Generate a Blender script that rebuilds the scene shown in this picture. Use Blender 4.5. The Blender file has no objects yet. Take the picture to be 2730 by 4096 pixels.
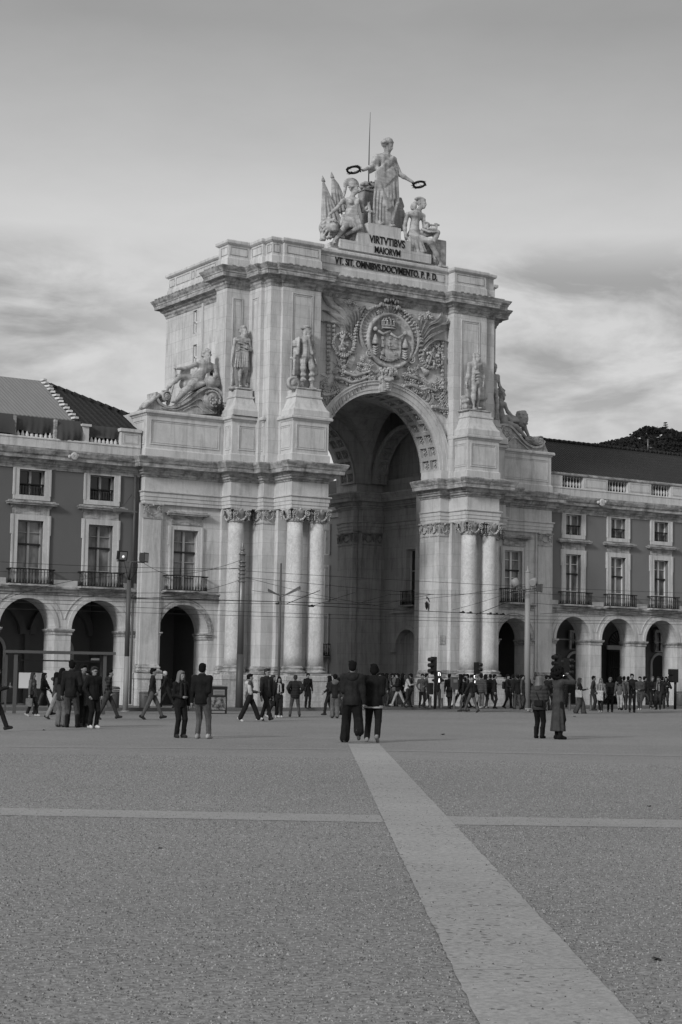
import bpy, math, random
import numpy as np
from mathutils import Vector, Matrix
rad = math.radians
random.seed(7); RNG = np.random.default_rng(7)
SC = bpy.context.scene
COL = SC.collection

# ------------------------------------------------------------------ camera
CF, CP, CR, CY, CH = 6957.2, 0.0940203, 0.0175134, 0.5686306, 1.58   # focal (px of 2730x4096), pitch, roll, yaw, height
_fw = np.array([math.sin(CY)*math.cos(CP), math.cos(CY)*math.cos(CP), math.sin(CP)])
_rt = np.array([math.cos(CY), -math.sin(CY), 0.0]); _up = np.cross(_rt, _fw)
_r2 = math.cos(CR)*_rt + math.sin(CR)*_up; _u2 = -math.sin(CR)*_rt + math.cos(CR)*_up
cd = bpy.data.cameras.new('camera'); cam = bpy.data.objects.new('camera', cd); COL.objects.link(cam)
cd.sensor_fit = 'VERTICAL'; cd.sensor_height = 36.0; cd.lens = CF/4096*36.0
cd.clip_start = 0.1; cd.clip_end = 5000
m = Matrix.Identity(4)
for i in range(3):
    m[i][0] = _r2[i]; m[i][1] = _u2[i]; m[i][2] = -_fw[i]
m[2][3] = CH
cam.matrix_world = m
SC.camera = cam

# ------------------------------------------------------------------ world, sun, exposure
SUN_EL, SUN_AZ = rad(24), rad(-113)     # light arrives from the left of the arch, a little in front of it
W = bpy.data.worlds.new('World'); SC.world = W; W.use_nodes = True
wn, wl = W.node_tree.nodes, W.node_tree.links
wn.clear()
def N(nodes, t, **kw):
    n = nodes.new(t)
    for k, v in kw.items(): setattr(n, k, v)
    return n
def val(nodes, links, op, a, b=None, c=None, clamp=False):
    n = nodes.new('ShaderNodeMath'); n.operation = op; n.use_clamp = clamp
    for i, v in enumerate((a, b, c)):
        if v is None: continue
        if isinstance(v, (int, float)): n.inputs[i].default_value = v
        else: links.new(v, n.inputs[i])
    return n.outputs[0]
def ramp(nodes, links, fac, stops, interp='LINEAR'):
    n = nodes.new('ShaderNodeValToRGB'); n.color_ramp.interpolation = interp
    cr = n.color_ramp
    while len(cr.elements) < len(stops): cr.elements.new(0.5)
    for e, (p, v) in zip(cr.elements, stops):
        e.position = p; e.color = (v, v, v, 1)
    links.new(fac, n.inputs[0]); return n.outputs[0]
def build_world():
    out = N(wn, 'ShaderNodeOutputWorld'); bg = N(wn, 'ShaderNodeBackground')
    sky = N(wn, 'ShaderNodeTexSky'); sky.sky_type = 'NISHITA'; sky.sun_disc = False
    sky.sun_elevation = SUN_EL; sky.sun_rotation = SUN_AZ; sky.air_density = 1.5; sky.dust_density = 4.0
    bw = N(wn, 'ShaderNodeRGBToBW'); wl.new(sky.outputs[0], bw.inputs[0])
    tc = N(wn, 'ShaderNodeTexCoord'); sep = N(wn, 'ShaderNodeSeparateXYZ'); wl.new(tc.outputs['Generated'], sep.inputs[0])
    x, y, z = sep.outputs
    A = lambda op, a, b=None, c=None, cl=False: val(wn, wl, op, a, b, c, cl)
    zc = A('MAXIMUM', z, 0.0)
    az = A('ARCTAN2', x, y)
    comb = N(wn, 'ShaderNodeCombineXYZ')
    wl.new(A('MULTIPLY', az, 5.2), comb.inputs[0]); wl.new(A('MULTIPLY', zc, 15.0), comb.inputs[1])
    n1 = N(wn, 'ShaderNodeTexNoise'); n1.inputs['Scale'].default_value = 1.9; n1.inputs['Detail'].default_value = 8
    n1.inputs['Roughness'].default_value = 0.58; n1.inputs['Distortion'].default_value = 0.35
    wl.new(comb.outputs[0], n1.inputs['Vector'])
    n2 = N(wn, 'ShaderNodeTexNoise'); n2.inputs['Scale'].default_value = 0.9; n2.inputs['Detail'].default_value = 5
    comb2 = N(wn, 'ShaderNodeCombineXYZ'); wl.new(A('MULTIPLY', az, 2.2), comb2.inputs[0]); wl.new(A('MULTIPLY', zc, 6.0), comb2.inputs[1]); comb2.inputs[2].default_value = 4.3
    wl.new(comb2.outputs[0], n2.inputs['Vector'])
    # veil of high cloud: bright low down, greyer overhead
    veil = ramp(wn, wl, zc, [(0.0, 0.54), (0.14, 0.54), (0.20, 0.54), (0.25, 0.51), (0.30, 0.385), (0.36, 0.26), (0.44, 0.30), (0.6, 0.55), (1.0, 0.62)])
    fine = A('MULTIPLY_ADD', A('SUBTRACT', n2.outputs[0], 0.5), 0.16, veil)
    # a lower bank of broken cloud between about 7 and 14 degrees
    band = ramp(wn, wl, zc, [(0.08, 0.0), (0.13, 0.6), (0.185, 1.0), (0.225, 0.95), (0.25, 0.0)])
    cl = ramp(wn, wl, n1.outputs[0], [(0.38, 0.0), (0.60, 1.0)])
    side = ramp(wn, wl, A('ABSOLUTE', A('SUBTRACT', az, 0.53)), [(0.045, 0.15), (0.13, 1.0)])
    dark = A('MULTIPLY', A('MULTIPLY', band, cl), side)
    c1 = A('MULTIPLY', fine, A('MULTIPLY_ADD', dark, -0.52, 1.0))
    glow = A('MULTIPLY', ramp(wn, wl, n1.outputs[0], [(0.42, 1.0), (0.58, 0.0)]), ramp(wn, wl, zc, [(0.05, 0.4), (0.13, 1.0), (0.19, 0.0)]))
    c2 = A('MULTIPLY_ADD', glow, 0.03, c1)
    # 0.80 of cloud veil over the clear Nishita sky
    nis = A('MULTIPLY', bw.outputs[0], 0.10)
    n3 = N(wn, 'ShaderNodeTexNoise'); n3.inputs['Scale'].default_value = 5.0; n3.inputs['Detail'].default_value = 7; n3.inputs['Roughness'].default_value = 0.62
    comb3 = N(wn, 'ShaderNodeCombineXYZ'); wl.new(A('MULTIPLY', az, 2.4), comb3.inputs[0]); wl.new(A('MULTIPLY', zc, 7.0), comb3.inputs[1]); comb3.inputs[2].default_value = 1.7
    wl.new(comb3.outputs[0], n3.inputs['Vector'])
    c2 = A('MULTIPLY', c2, A('MULTIPLY_ADD', A('SUBTRACT', n3.outputs[0], 0.5), 0.16, 1.0))
    tot = A('ADD', A('MULTIPLY', c2, 0.80), A('MULTIPLY', nis, 0.20))
    rgb = N(wn, 'ShaderNodeCombineColor')
    for i in range(3): wl.new(tot, rgb.inputs[i])
    wl.new(rgb.outputs[0], bg.inputs[0]); bg.inputs[1].default_value = 1.0
    wl.new(bg.outputs[0], out.inputs[0])
build_world()
sd = bpy.data.lights.new('sun', 'SUN'); sd.energy = 1.75; sd.angle = rad(9); sd.color = (1, 1, 1)
sun = bpy.data.objects.new('sun', sd); COL.objects.link(sun)
_d = Vector((math.sin(SUN_AZ)*math.cos(SUN_EL), math.cos(SUN_AZ)*math.cos(SUN_EL), math.sin(SUN_EL)))
sun.rotation_euler = _d.to_track_quat('Z', 'Y').to_euler()
sun.location = (20, 20, 60)
SC.view_settings.view_transform = 'Standard'; SC.view_settings.look = 'None'
SC.view_settings.exposure = 0.35; SC.view_settings.gamma = 1.0

# ------------------------------------------------------------------ measuring the photograph: pixel (2730x4096) -> point
def ray(px, py): return _fw*CF + _r2*(px-1365) - _u2*(py-2048)
def onY(px, py, Y):
    d = ray(px, py); t = Y/d[1]; return np.array([t*d[0], Y, CH+t*d[2]])
def onX(px, py, X):
    d = ray(px, py); t = X/d[0]; return np.array([X, t*d[1], CH+t*d[2]])
def onZ(px, py, z):
    d = ray(px, py); t = (z-CH)/d[2]; return np.array([t*d[0], t*d[1], z])
def _S(t): t = min(1.0, max(0.0, t)); return t*t*(3-2*t)
def gz(x, y):
    """height of the square: it rises very slightly towards the right-hand buildings"""
    return (.13*_S((x-36)/14)+.07*_S((x-50)/15))*_S((y-30)/32)
def onG(px, py, up=0.0):
    z = up
    for _ in range(12): p = onZ(px, py, z); z = .5*z+.5*(gz(p[0], p[1])+up)
    return np.array([p[0], p[1], gz(p[0], p[1])+up])
def depth_at(P): return float((np.array(P)-np.array([0, 0, CH])) @ _fw)

# ------------------------------------------------------------------ mesh building
class MB:
    def __init__(s): s.v = []; s.f = []; s.mi = []; s.cur = 0; s.smooth = False; s.sm = []
    def V(s, *pts):
        i = len(s.v); s.v.extend([tuple(float(c) for c in p) for p in pts]); return i
    def F(s, *idx):
        s.f.append(tuple(idx)); s.mi.append(s.cur); s.sm.append(s.smooth)
    def quad(s, a, b, c, d):
        i = s.V(a, b, c, d); s.F(i, i+1, i+2, i+3)
    def box(s, x0, x1, y0, y1, z0, z1, T=None):
        P = [(x0,y0,z0),(x1,y0,z0),(x1,y1,z0),(x0,y1,z0),(x0,y0,z1),(x1,y0,z1),(x1,y1,z1),(x0,y1,z1)]
        if T: P = [T(*p) for p in P]
        i = s.V(*P)
        for q in ((0,3,2,1),(4,5,6,7),(0,1,5,4),(1,2,6,5),(2,3,7,6),(3,0,4,7)): s.F(*[i+k for k in q])
        return s
    def obox(s, c, size, R=None):
        R = np.eye(3) if R is None else np.array(R); c = np.array(c, float); h = np.array(size)/2
        P = [c+R@(h*np.array(k)) for k in ((-1,-1,-1),(1,-1,-1),(1,1,-1),(-1,1,-1),(-1,-1,1),(1,-1,1),(1,1,1),(-1,1,1))]
        i = s.V(*P)
        for q in ((0,3,2,1),(4,5,6,7),(0,1,5,4),(1,2,6,5),(2,3,7,6),(3,0,4,7)): s.F(*[i+k for k in q])
        return s
    def prism(s, poly, z0, z1, caps=True):
        n = len(poly); i = s.V(*[(x,y,z0) for x,y in poly]); j = s.V(*[(x,y,z1) for x,y in poly])
        for k in range(n):
            l = (k+1)%n; s.F(i+k, i+l, j+l, j+k)
        if caps: s.F(*[j+k for k in range(n)]); s.F(*[i+k for k in range(n)][::-1])
        return s
    def sweep(s, path, prof, closed=False, endcaps=True):
        """profile (outward offset, z) along a plan path; outward is to the right of the walking direction"""
        n = len(path); P = np.array(path, float); offs = []
        for k in range(n):
            if closed: a, b, c = P[k-1], P[k], P[(k+1)%n]
            else: a, b, c = P[max(k-1,0)], P[k], P[min(k+1,n-1)]
            d1 = b-a; d2 = c-b
            if not d1.any(): d1 = d2
            if not d2.any(): d2 = d1
            d1 = d1/np.linalg.norm(d1); d2 = d2/np.linalg.norm(d2)
            n1 = np.array([d1[1], -d1[0]]); n2 = np.array([d2[1], -d2[0]])
            mm = n1+n2; mm = mm/np.linalg.norm(mm); offs.append(mm/max(0.3, mm@n1))
        m = len(prof); base = len(s.v)
        for k in range(n):
            for o, z in prof:
                q = P[k]+offs[k]*o; s.v.append((q[0], q[1], z))
        for k in range(n if closed else n-1):
            l = (k+1)%n
            for j in range(m-1): s.F(base+k*m+j, base+l*m+j, base+l*m+j+1, base+k*m+j+1)
        if not closed and endcaps:
            s.F(*[base+j for j in range(m)][::-1]); s.F(*[base+(n-1)*m+j for j in range(m)])
        return s
    def lathe(s, c, prof, n=20, axis='z', smooth=True):
        """profile of (radius, height)"""
        o = s.smooth; s.smooth = smooth; m = len(prof); b = len(s.v)
        for k in range(n):
            a = 2*math.pi*k/n; ca, sa = math.cos(a), math.sin(a)
            for r, h in prof:
                if axis == 'z': s.v.append((c[0]+r*ca, c[1]+r*sa, c[2]+h))
                elif axis == 'y': s.v.append((c[0]+r*ca, c[1]-h, c[2]+r*sa))
                else: s.v.append((c[0]+h, c[1]+r*ca, c[2]+r*sa))
        for k in range(n):
            l = (k+1)%n
            for j in range(m-1): s.F(b+k*m+j, b+l*m+j, b+l*m+j+1, b+k*m+j+1)
        s.smooth = False
        if prof[-1][0] > 1e-4: s.F(*[b+k*m+m-1 for k in range(n)])
        if prof[0][0] > 1e-4: s.F(*[b+k*m for k in range(n)][::-1])
        s.smooth = o; return s
    def tube(s, pts, r, n=6, smooth=True):
        o = s.smooth; s.smooth = smooth; pts = [np.array(p, float) for p in pts]; m = len(pts); b = len(s.v)
        rs = r if hasattr(r, '__len__') else [r]*m; ref = None
        for k in range(m):
            d = pts[min(k+1,m-1)]-pts[max(k-1,0)]; d = d/(np.linalg.norm(d)+1e-9)
            if ref is None: ref = np.array([0,0,1.]) if abs(d[2]) < .9 else np.array([1.,0,0])
            u = np.cross(d, ref); u /= np.linalg.norm(u)+1e-9; w = np.cross(u, d); ref = w
            for j in range(n):
                a = 2*math.pi*j/n; q = pts[k]+rs[k]*(math.cos(a)*u+math.sin(a)*w); s.v.append(tuple(q))
        for k in range(m-1):
            for j in range(n):
                l = (j+1)%n; s.F(b+k*n+j, b+(k+1)*n+j, b+(k+1)*n+l, b+k*n+l)
        s.smooth = False
        s.F(*[b+j for j in range(n)]); s.F(*[b+(m-1)*n+j for j in range(n)][::-1]); s.smooth = o
        return s
    def ball(s, c, r, n=6):
        r = np.array(r if hasattr(r, '__len__') else (r,r,r), float); c = np.array(c, float); o = s.smooth; s.smooth = True
        m = max(3, n//2+1); b = len(s.v); k2 = 2*n//2
        for i in range(1, m):
            t = math.pi*i/m
            for j in range(n):
                a = 2*math.pi*j/n; s.v.append(tuple(c+r*np.array([math.sin(t)*math.cos(a), math.sin(t)*math.sin(a), math.cos(t)])))
        tp = s.V(c+r*np.array([0,0,1])); bt = s.V(c-r*np.array([0,0,1]))
        for j in range(n):
            l = (j+1)%n; s.F(tp, b+j, b+l); s.F(bt, b+(m-2)*n+l, b+(m-2)*n+j)
            for i in range(m-2): s.F(b+i*n+j, b+(i+1)*n+j, b+(i+1)*n+l, b+i*n+l)
        s.smooth = o; return s
    def wall(s, u0, u1, z0, z1, ops, T, th):
        """a wall of thickness th with openings (ua, ub, za, zb, arched); T(u, d, z) places it, d goes into the wall"""
        xs = {u0, u1}
        for (a, b, za, zb, ar) in ops:
            xs |= {a, b}
            if ar:
                for k in range(1, 20): xs.add((a+b)/2-(b-a)/2*math.cos(math.pi*k/20))
        xs = sorted(x for x in xs if u0-1e-6 <= x <= u1+1e-6)
        def top(o, x):
            a, b, za, zb, ar = o
            if not ar: return zb
            h = ar if not isinstance(ar, bool) else (b-a)/2
            return zb + h*math.sqrt(max(0, 1-((x-(a+b)/2)/((b-a)/2))**2))
        for xa, xb in zip(xs[:-1], xs[1:]):
            if xb-xa < 1e-6: continue
            mid = (xa+xb)/2
            act = sorted([o for o in ops if o[0] < mid < o[1]], key=lambda o: o[2])
            lo = (z0, z0)
            for o in act+[None]:
                hi = (z1, z1) if o is None else (o[2], o[2])
                if hi[0]-lo[0] > 1e-5 or hi[1]-lo[1] > 1e-5:
                    s.quad(T(xa,0,lo[0]), T(xb,0,lo[1]), T(xb,0,hi[1]), T(xa,0,hi[0]))
                    s.quad(T(xb,th,lo[1]), T(xa,th,lo[0]), T(xa,th,hi[0]), T(xb,th,hi[1]))
                if o is not None:
                    ta, tb = top(o, xa), top(o, xb)
                    s.quad(T(xa,0,ta), T(xb,0,tb), T(xb,th,tb), T(xa,th,ta))
                    if o[2] > z0+1e-5: s.quad(T(xa,0,o[2]), T(xa,th,o[2]), T(xb,th,o[2]), T(xb,0,o[2]))
                    lo = (ta, tb)
        for (a, b, za, zb, ar) in ops:
            s.quad(T(a,0,za), T(a,0,zb), T(a,th,zb), T(a,th,za)); s.quad(T(b,0,za), T(b,th,za), T(b,th,zb), T(b,0,zb))
        s.quad(T(u0,0,z0), T(u0,0,z1), T(u0,th,z1), T(u0,th,z0)); s.quad(T(u1,0,z0), T(u1,th,z0), T(u1,th,z1), T(u1,0,z1))
        s.quad(T(u0,0,z1), T(u1,0,z1), T(u1,th,z1), T(u0,th,z1))
        return s
    def arcband(s, cx, cz, r0, r1, d0, d1, a0=0, a1=math.pi, n=28, T=None, caps=True):
        """a curved bar: radii r0..r1, depth d0..d1 (T(u, d, z) places it)"""
        T = T or (lambda u, d, z: (u, d, z))
        P = []
        for k in range(n+1):
            a = a0+(a1-a0)*k/n; c, q = math.cos(a), math.sin(a)
            P.append([T(cx+r0*c,d0,cz+r0*q), T(cx+r1*c,d0,cz+r1*q), T(cx+r1*c,d1,cz+r1*q), T(cx+r0*c,d1,cz+r0*q)])
        b = s.V(*[p for row in P for p in row])
        for k in range(n):
            for j in range(4):
                l = (j+1)%4; s.F(b+4*k+j, b+4*k+l, b+4*k+4+l, b+4*k+4+j)
        if caps: s.F(b, b+3, b+2, b+1); s.F(b+4*n, b+4*n+1, b+4*n+2, b+4*n+3)
        return s
    def build(s, name, mats, parent=None, flipcheck=True):
        if not isinstance(mats, (list, tuple)): mats = [mats]
        me = bpy.data.meshes.new(name)
        off = np.zeros(3); p = parent
        while p is not None: off += np.array(p.location); p = p.parent
        vv = np.array(s.v, float)-off
        me.from_pydata([tuple(q) for q in vv], [], s.f)
        for mt in mats: me.materials.append(mt)
        me.polygons.foreach_set('material_index', s.mi); me.polygons.foreach_set('use_smooth', s.sm)
        me.update()
        o = bpy.data.objects.new(name, me); COL.objects.link(o)
        if parent is not None: o.parent = parent
        return o
def raw_mesh(name, verts, faces, mats, parent=None, smooth=True, mi=None):
    me = bpy.data.meshes.new(name); off = np.zeros(3); p = parent
    while p is not None: off += np.array(p.location); p = p.parent
    me.from_pydata([tuple(q) for q in (np.asarray(verts)-off)], [], [tuple(f) for f in faces])
    for mt in (mats if isinstance(mats, (list, tuple)) else [mats]): me.materials.append(mt)
    if mi is not None: me.polygons.foreach_set('material_index', mi)
    me.polygons.foreach_set('use_smooth', [smooth]*len(me.polygons)); me.update()
    o = bpy.data.objects.new(name, me); COL.objects.link(o)
    if parent is not None: o.parent = parent
    return o
def thing(name, label, cat, loc=(0,0,0), group=None):
    o = bpy.data.objects.new(name, None); COL.objects.link(o); o.location = loc; o.empty_display_size = 0.3
    o['label'] = label; o['category'] = cat
    if group: o['group'] = group
    return o
def tag(o, label, cat, group=None):
    o['label'] = label; o['category'] = cat
    if group: o['group'] = group
    return o
def struct(o, kind='structure', label=None):
    o['kind'] = kind
    if label: o['label'] = label
    return o
def dup(root, loc=None, label=None, rotz=None):
    r = root.copy(); COL.objects.link(r)
    if loc is not None: r.location = loc
    if rotz is not None: r.rotation_euler = (0, 0, rotz)
    if label: r['label'] = label
    for ch in list(root.children):
        c = ch.copy(); COL.objects.link(c); c.parent = r
        for g in list(ch.children):
            d = g.copy(); COL.objects.link(d); d.parent = c
    return r
def front(Y): return lambda u, d, z: (u, Y+d, z)                 # wall facing the square
def west(X): return lambda u, d, z: (X+d, u, z)                  # wall facing left, u runs along +Y

# ------------------------------------------------------------------ solid modelling with distance fields (bodies, statues)
class SDF:
    def __init__(s): s.p = []
    def cap(s, a, b, ra, rb=None, k=0.03, sq=None, fold=None, op='+'):
        a = np.array(a, float); b = np.array(b, float); rb = ra if rb is None else rb
        s.p.append(('c', a, b, ra, rb, k, sq, fold, op)); return s
    def ell(s, c, r, k=0.03, R=None, op='+'):
        s.p.append(('e', np.array(c, float), np.array(r if hasattr(r,'__len__') else (r,r,r), float), R, k, op)); return s
    def box(s, c, h, k=0.01, R=None, rnd=0.01, op='+'):
        s.p.append(('b', np.array(c, float), np.array(h, float), R, k, rnd, op)); return s
    def bounds(s):
        lo = np.full(3, 1e9); hi = -lo
        for p in s.p:
            if p[-1] != '+': continue
            if p[0] == 'c': r = max(p[3], p[4])*1.1; l = np.minimum(p[1], p[2])-r; h = np.maximum(p[1], p[2])+r
            else: r = np.linalg.norm(p[2]) if p[3] is not None else p[2]; l = p[1]-r; h = p[1]+r
            lo = np.minimum(lo, l); hi = np.maximum(hi, h)
        return lo, hi
    def field(s, h):
        lo, hi = s.bounds(); lo = lo-3*h; hi = hi+3*h
        n = np.ceil((hi-lo)/h).astype(int)+1
        ax = [lo[i]+h*np.arange(n[i]) for i in range(3)]
        D = np.full(n, 0.5)
        for p in s.p:
            kk = p[5] if p[0] == 'c' else p[-2] if p[0] == 'e' else p[4]
            if p[0] == 'c': r = max(p[3], p[4])*1.15; l = np.minimum(p[1], p[2])-r; g = np.maximum(p[1], p[2])+r
            else: r = np.linalg.norm(p[2]) if p[3] is not None else p[2]; l = p[1]-r; g = p[1]+r
            mg = kk+3*h
            i0 = np.clip(np.floor((l-mg-lo)/h).astype(int), 0, n-1); i1 = np.clip(np.ceil((g+mg-lo)/h).astype(int)+1, 1, n)
            if (i1 <= i0).any(): continue
            X, Y, Z = np.meshgrid(*[ax[i][i0[i]:i1[i]] for i in range(3)], indexing='ij')
            Q = np.stack([X, Y, Z], -1)
            if p[0] == 'c':
                _, a, b, ra, rb, k, sq, fold, op = p
                v = b-a; q = Q-a; t = np.clip((q@v)/(v@v+1e-9), 0, 1); w = q-t[..., None]*v
                rr = ra+t*(rb-ra)
                if sq is not None:
                    nn, f = np.array(sq[0], float), sq[1]; w = w+(w@nn)[..., None]*nn*(1/f-1)
                if fold is not None:
                    am, fr, ph, tw = fold; e1 = np.cross(v, [0.01, 1, 0.02]); e1 /= np.linalg.norm(e1); e2 = np.cross(v, e1); e2 /= np.linalg.norm(e2)
                    th = np.arctan2(w@e2, w@e1); rr = rr+am*np.sin(fr*th+ph+tw*t)*(0.35+0.65*t)
                d = np.linalg.norm(w, axis=-1)-rr
                if sq is not None: d = d*min(1, max(0.6, sq[1]))
            elif p[0] == 'e':
                _, c, r, R, k, op = p
                q = Q-c
                if R is not None: q = q@np.array(R)
                l1 = np.linalg.norm(q/r, axis=-1); l2 = np.linalg.norm(q/(r*r), axis=-1)+1e-9; d = l1*(l1-1)/l2
            else:
                _, c, hh, R, k, rnd, op = p
                q = Q-c
                if R is not None: q = q@np.array(R)
                q = np.abs(q)-(hh-rnd); d = np.linalg.norm(np.maximum(q, 0), axis=-1)+np.minimum(q.max(-1), 0)-rnd
            S = (slice(i0[0],i1[0]), slice(i0[1],i1[1]), slice(i0[2],i1[2])); o = D[S]; k = max(kk, 1e-4)
            if op == '+':
                hh_ = np.clip(0.5+0.5*(o-d)/k, 0, 1); D[S] = o*(1-hh_)+d*hh_-k*hh_*(1-hh_)
            else:
                d = -d; hh_ = np.clip(0.5-0.5*(o-d)/k, 0, 1); D[S] = o*(1-hh_)+d*hh_+k*hh_*(1-hh_)
        return D, lo
    def mesh(s, h, noise=0.0):
        D, lo = s.field(h)
        if noise: D = D+noise*RNG.standard_normal(D.shape)
        return surface_nets(D, lo, h)
def surface_nets(D, lo, h):
    ins = D < 0; n = D.shape
    P = np.zeros((n[0]-1, n[1]-1, n[2]-1, 3)); C = np.zeros((n[0]-1, n[1]-1, n[2]-1))
    sl = lambda a, b, c: (slice(a, n[0]-1+a), slice(b, n[1]-1+b), slice(c, n[2]-1+c))
    corners = [(i, j, k) for i in (0,1) for j in (0,1) for k in (0,1)]
    for a in corners:
        for ax in range(3):
            if a[ax]: continue
            b = list(a); b[ax] = 1
            da, db = D[sl(*a)], D[sl(*b)]; m = (da < 0) != (db < 0)
            t = np.where(m, da/(da-db+1e-12), 0)
            for q in range(3): P[..., q] += m*(a[q]+(t if q == ax else 0))
            C += m
    act = C > 0; idx = np.full(C.shape, -1); idx[act] = np.arange(act.sum())
    g = np.argwhere(act); V = (P[act]/C[act][:, None]+g)*h+lo
    F = []
    for ax in range(3):
        s0 = [slice(1, n[q]-1) for q in range(3)]; s1 = list(s0); s0[ax] = slice(0, n[ax]-1); s1[ax] = slice(1, n[ax])
        a, b = ins[tuple(s0)], ins[tuple(s1)]; e = np.argwhere(a != b)
        if not len(e): continue
        sgn = a[tuple(e.T)]
        base = e.copy()
        for q in range(3):
            if q != ax: base[:, q] += 1
        u, w = (ax+1) % 3, (ax+2) % 3
        def I(du, dw):
            c = base.copy(); c[:, u] -= du; c[:, w] -= dw; return idx[tuple(c.T)]
        q0, q1, q2, q3 = I(1,1), I(0,1), I(0,0), I(1,0)
        f = np.stack([q0, q1, q2, q3], 1); f[~sgn] = f[~sgn][:, ::-1]; F.append(f)
    return V, np.concatenate(F)
def rotz(a):
    c, q = math.cos(a), math.sin(a); return np.array([[c,-q,0],[q,c,0],[0,0,1.]])
def rotx(a):
    c, q = math.cos(a), math.sin(a); return np.array([[1.,0,0],[0,c,-q],[0,q,c]])
def roty(a):
    c, q = math.cos(a), math.sin(a); return np.array([[c,0,q],[0,1.,0],[-q,0,c]])
# ------------------------------------------------------------------ materials (the photograph is black and white: neutral greys)
MATS = {}
def mat(name, v=0.5, rough=0.8, metal=0.0, fn=None, spec=0.3):
    m = bpy.data.materials.new(name); m.use_nodes = True; nt = m.node_tree; b = nt.nodes['Principled BSDF']
    b.inputs['Base Color'].default_value = (v, v, v, 1); b.inputs['Roughness'].default_value = rough
    b.inputs['Metallic'].default_value = metal; b.inputs['Specular IOR Level'].default_value = spec
    if fn: fn(nt.nodes, nt.links, b)
    MATS[name] = m; return m
def geo(nodes): return nodes.new('ShaderNodeNewGeometry').outputs['Position']
def mapped(nodes, links, vec, scale=(1,1,1), loc=(0,0,0), rot=(0,0,0)):
    mp = nodes.new('ShaderNodeMapping'); links.new(vec, mp.inputs['Vector'])
    mp.inputs['Scale'].default_value = scale; mp.inputs['Location'].default_value = loc; mp.inputs['Rotation'].default_value = rot
    return mp.outputs[0]
def noise(nodes, links, vec, sc, det=4, rough=0.55, dist=0.0):
    n = nodes.new('ShaderNodeTexNoise'); n.inputs['Scale'].default_value = sc; n.inputs['Detail'].default_value = det
    n.inputs['Roughness'].default_value = rough; n.inputs['Distortion'].default_value = dist
    links.new(vec, n.inputs['Vector']); return n.outputs[0]
def setcol(nodes, links, b, v):
    c = nodes.new('ShaderNodeCombineColor')
    for i in range(3): links.new(v, c.inputs[i])
    links.new(c.outputs[0], b.inputs['Base Color'])
def bump(nodes, links, b, h, st=0.3, dist=0.02):
    n = nodes.new('ShaderNodeBump'); n.inputs['Strength'].default_value = st; n.inputs['Distance'].default_value = dist
    links.new(h, n.inputs['Height']); links.new(n.outputs[0], b.inputs['Normal'])
def stone_fn(base=0.42, joints=True, stain=0.3, bw=1.35, bh=0.58, mottled=0.0, grime=0.0):
    def fn(nd, lk, b):
        A = lambda op, x, y=None, z=None, cl=False: val(nd, lk, op, x, y, z, cl)
        P = geo(nd); sep = nd.new('ShaderNodeSeparateXYZ'); lk.new(P, sep.inputs[0])
        big = noise(nd, lk, P, 0.35, 4, 0.6); mid = noise(nd, lk, P, 2.2, 6, 0.65, 0.6); fine = noise(nd, lk, P, 14, 4, 0.7)
        streak = noise(nd, lk, mapped(nd, lk, P, (3.4, 3.4, 0.36)), 1.0, 7, 0.72, 0.5)
        v = A('MULTIPLY_ADD', A('SUBTRACT', big, 0.5), 0.45, 1.0)
        v = A('MULTIPLY', v, A('MULTIPLY_ADD', A('SUBTRACT', mid, 0.5), 0.40, 1.0))
        v = A('MULTIPLY', v, A('MULTIPLY_ADD', A('SUBTRACT', fine, 0.5), 0.30, 1.0))
        st = ramp(nd, lk, streak, [(0.47, 0.0), (0.66, 1.0)])
        v = A('MULTIPLY', v, A('MULTIPLY_ADD', st, -stain, 1.0))
        hgt = mid
        if grime:
            g = ramp(nd, lk, noise(nd, lk, mapped(nd, lk, P, (1.0, 1.0, 3.5)), 1.7, 7, 0.7, 0.5), [(0.38, 0.0), (0.62, 1.0)])
            v = A('MULTIPLY', v, A('MULTIPLY_ADD', g, -grime, 1.0))
        if mottled:
            vo = noise(nd, lk, mapped(nd, lk, P, (1, 1, 0.8)), 7.5, 5, 0.75, 1.2)
            mo = ramp(nd, lk, vo, [(0.42, 0.0), (0.56, 1.0)])
            v = A('MULTIPLY', v, A('MULTIPLY_ADD', mo, mottled, 1.0-mottled*0.5)); hgt = vo
        if joints:
            cb = nd.new('ShaderNodeCombineXYZ'); lk.new(A('ADD', sep.outputs[0], sep.outputs[1]), cb.inputs[0]); lk.new(sep.outputs[2], cb.inputs[1])
            br = nd.new('ShaderNodeTexBrick'); lk.new(cb.outputs[0], br.inputs['Vector'])
            br.inputs['Scale'].default_value = 1.0; br.inputs['Brick Width'].default_value = bw; br.inputs['Row Height'].default_value = bh
            br.inputs['Mortar Size'].default_value = 0.012; br.inputs['Mortar Smooth'].default_value = 0.6; br.offset = 0.5
            for q, c in (('Color1', 0.91), ('Color2', 1.06), ('Mortar', 0.72)): br.inputs[q].default_value = (c, c, c, 1)
            s2 = nd.new('ShaderNodeSeparateColor'); lk.new(br.outputs['Color'], s2.inputs[0])
            v = A('MULTIPLY', v, s2.outputs[0])
        v = A('MULTIPLY', v, base)
        setcol(nd, lk, b, v); bump(nd, lk, b, A('ADD', hgt, A('MULTIPLY', fine, 0.5)), 0.35, 0.03)
    return fn
STONE = mat('limestone_ashlar', fn=stone_fn(0.50, stain=0.30), rough=0.85)
STONE_PLAIN = mat('limestone_plain', fn=stone_fn(0.49, joints=False, stain=0.28), rough=0.85)
STONE_CORN = mat('limestone_weathered_cornice', fn=stone_fn(0.46, joints=False, stain=0.5, grime=0.6), rough=0.9)
STONE_COL = mat('limestone_mottled_column', fn=stone_fn(0.50, joints=False, stain=0.15, mottled=0.2), rough=0.8)
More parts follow.
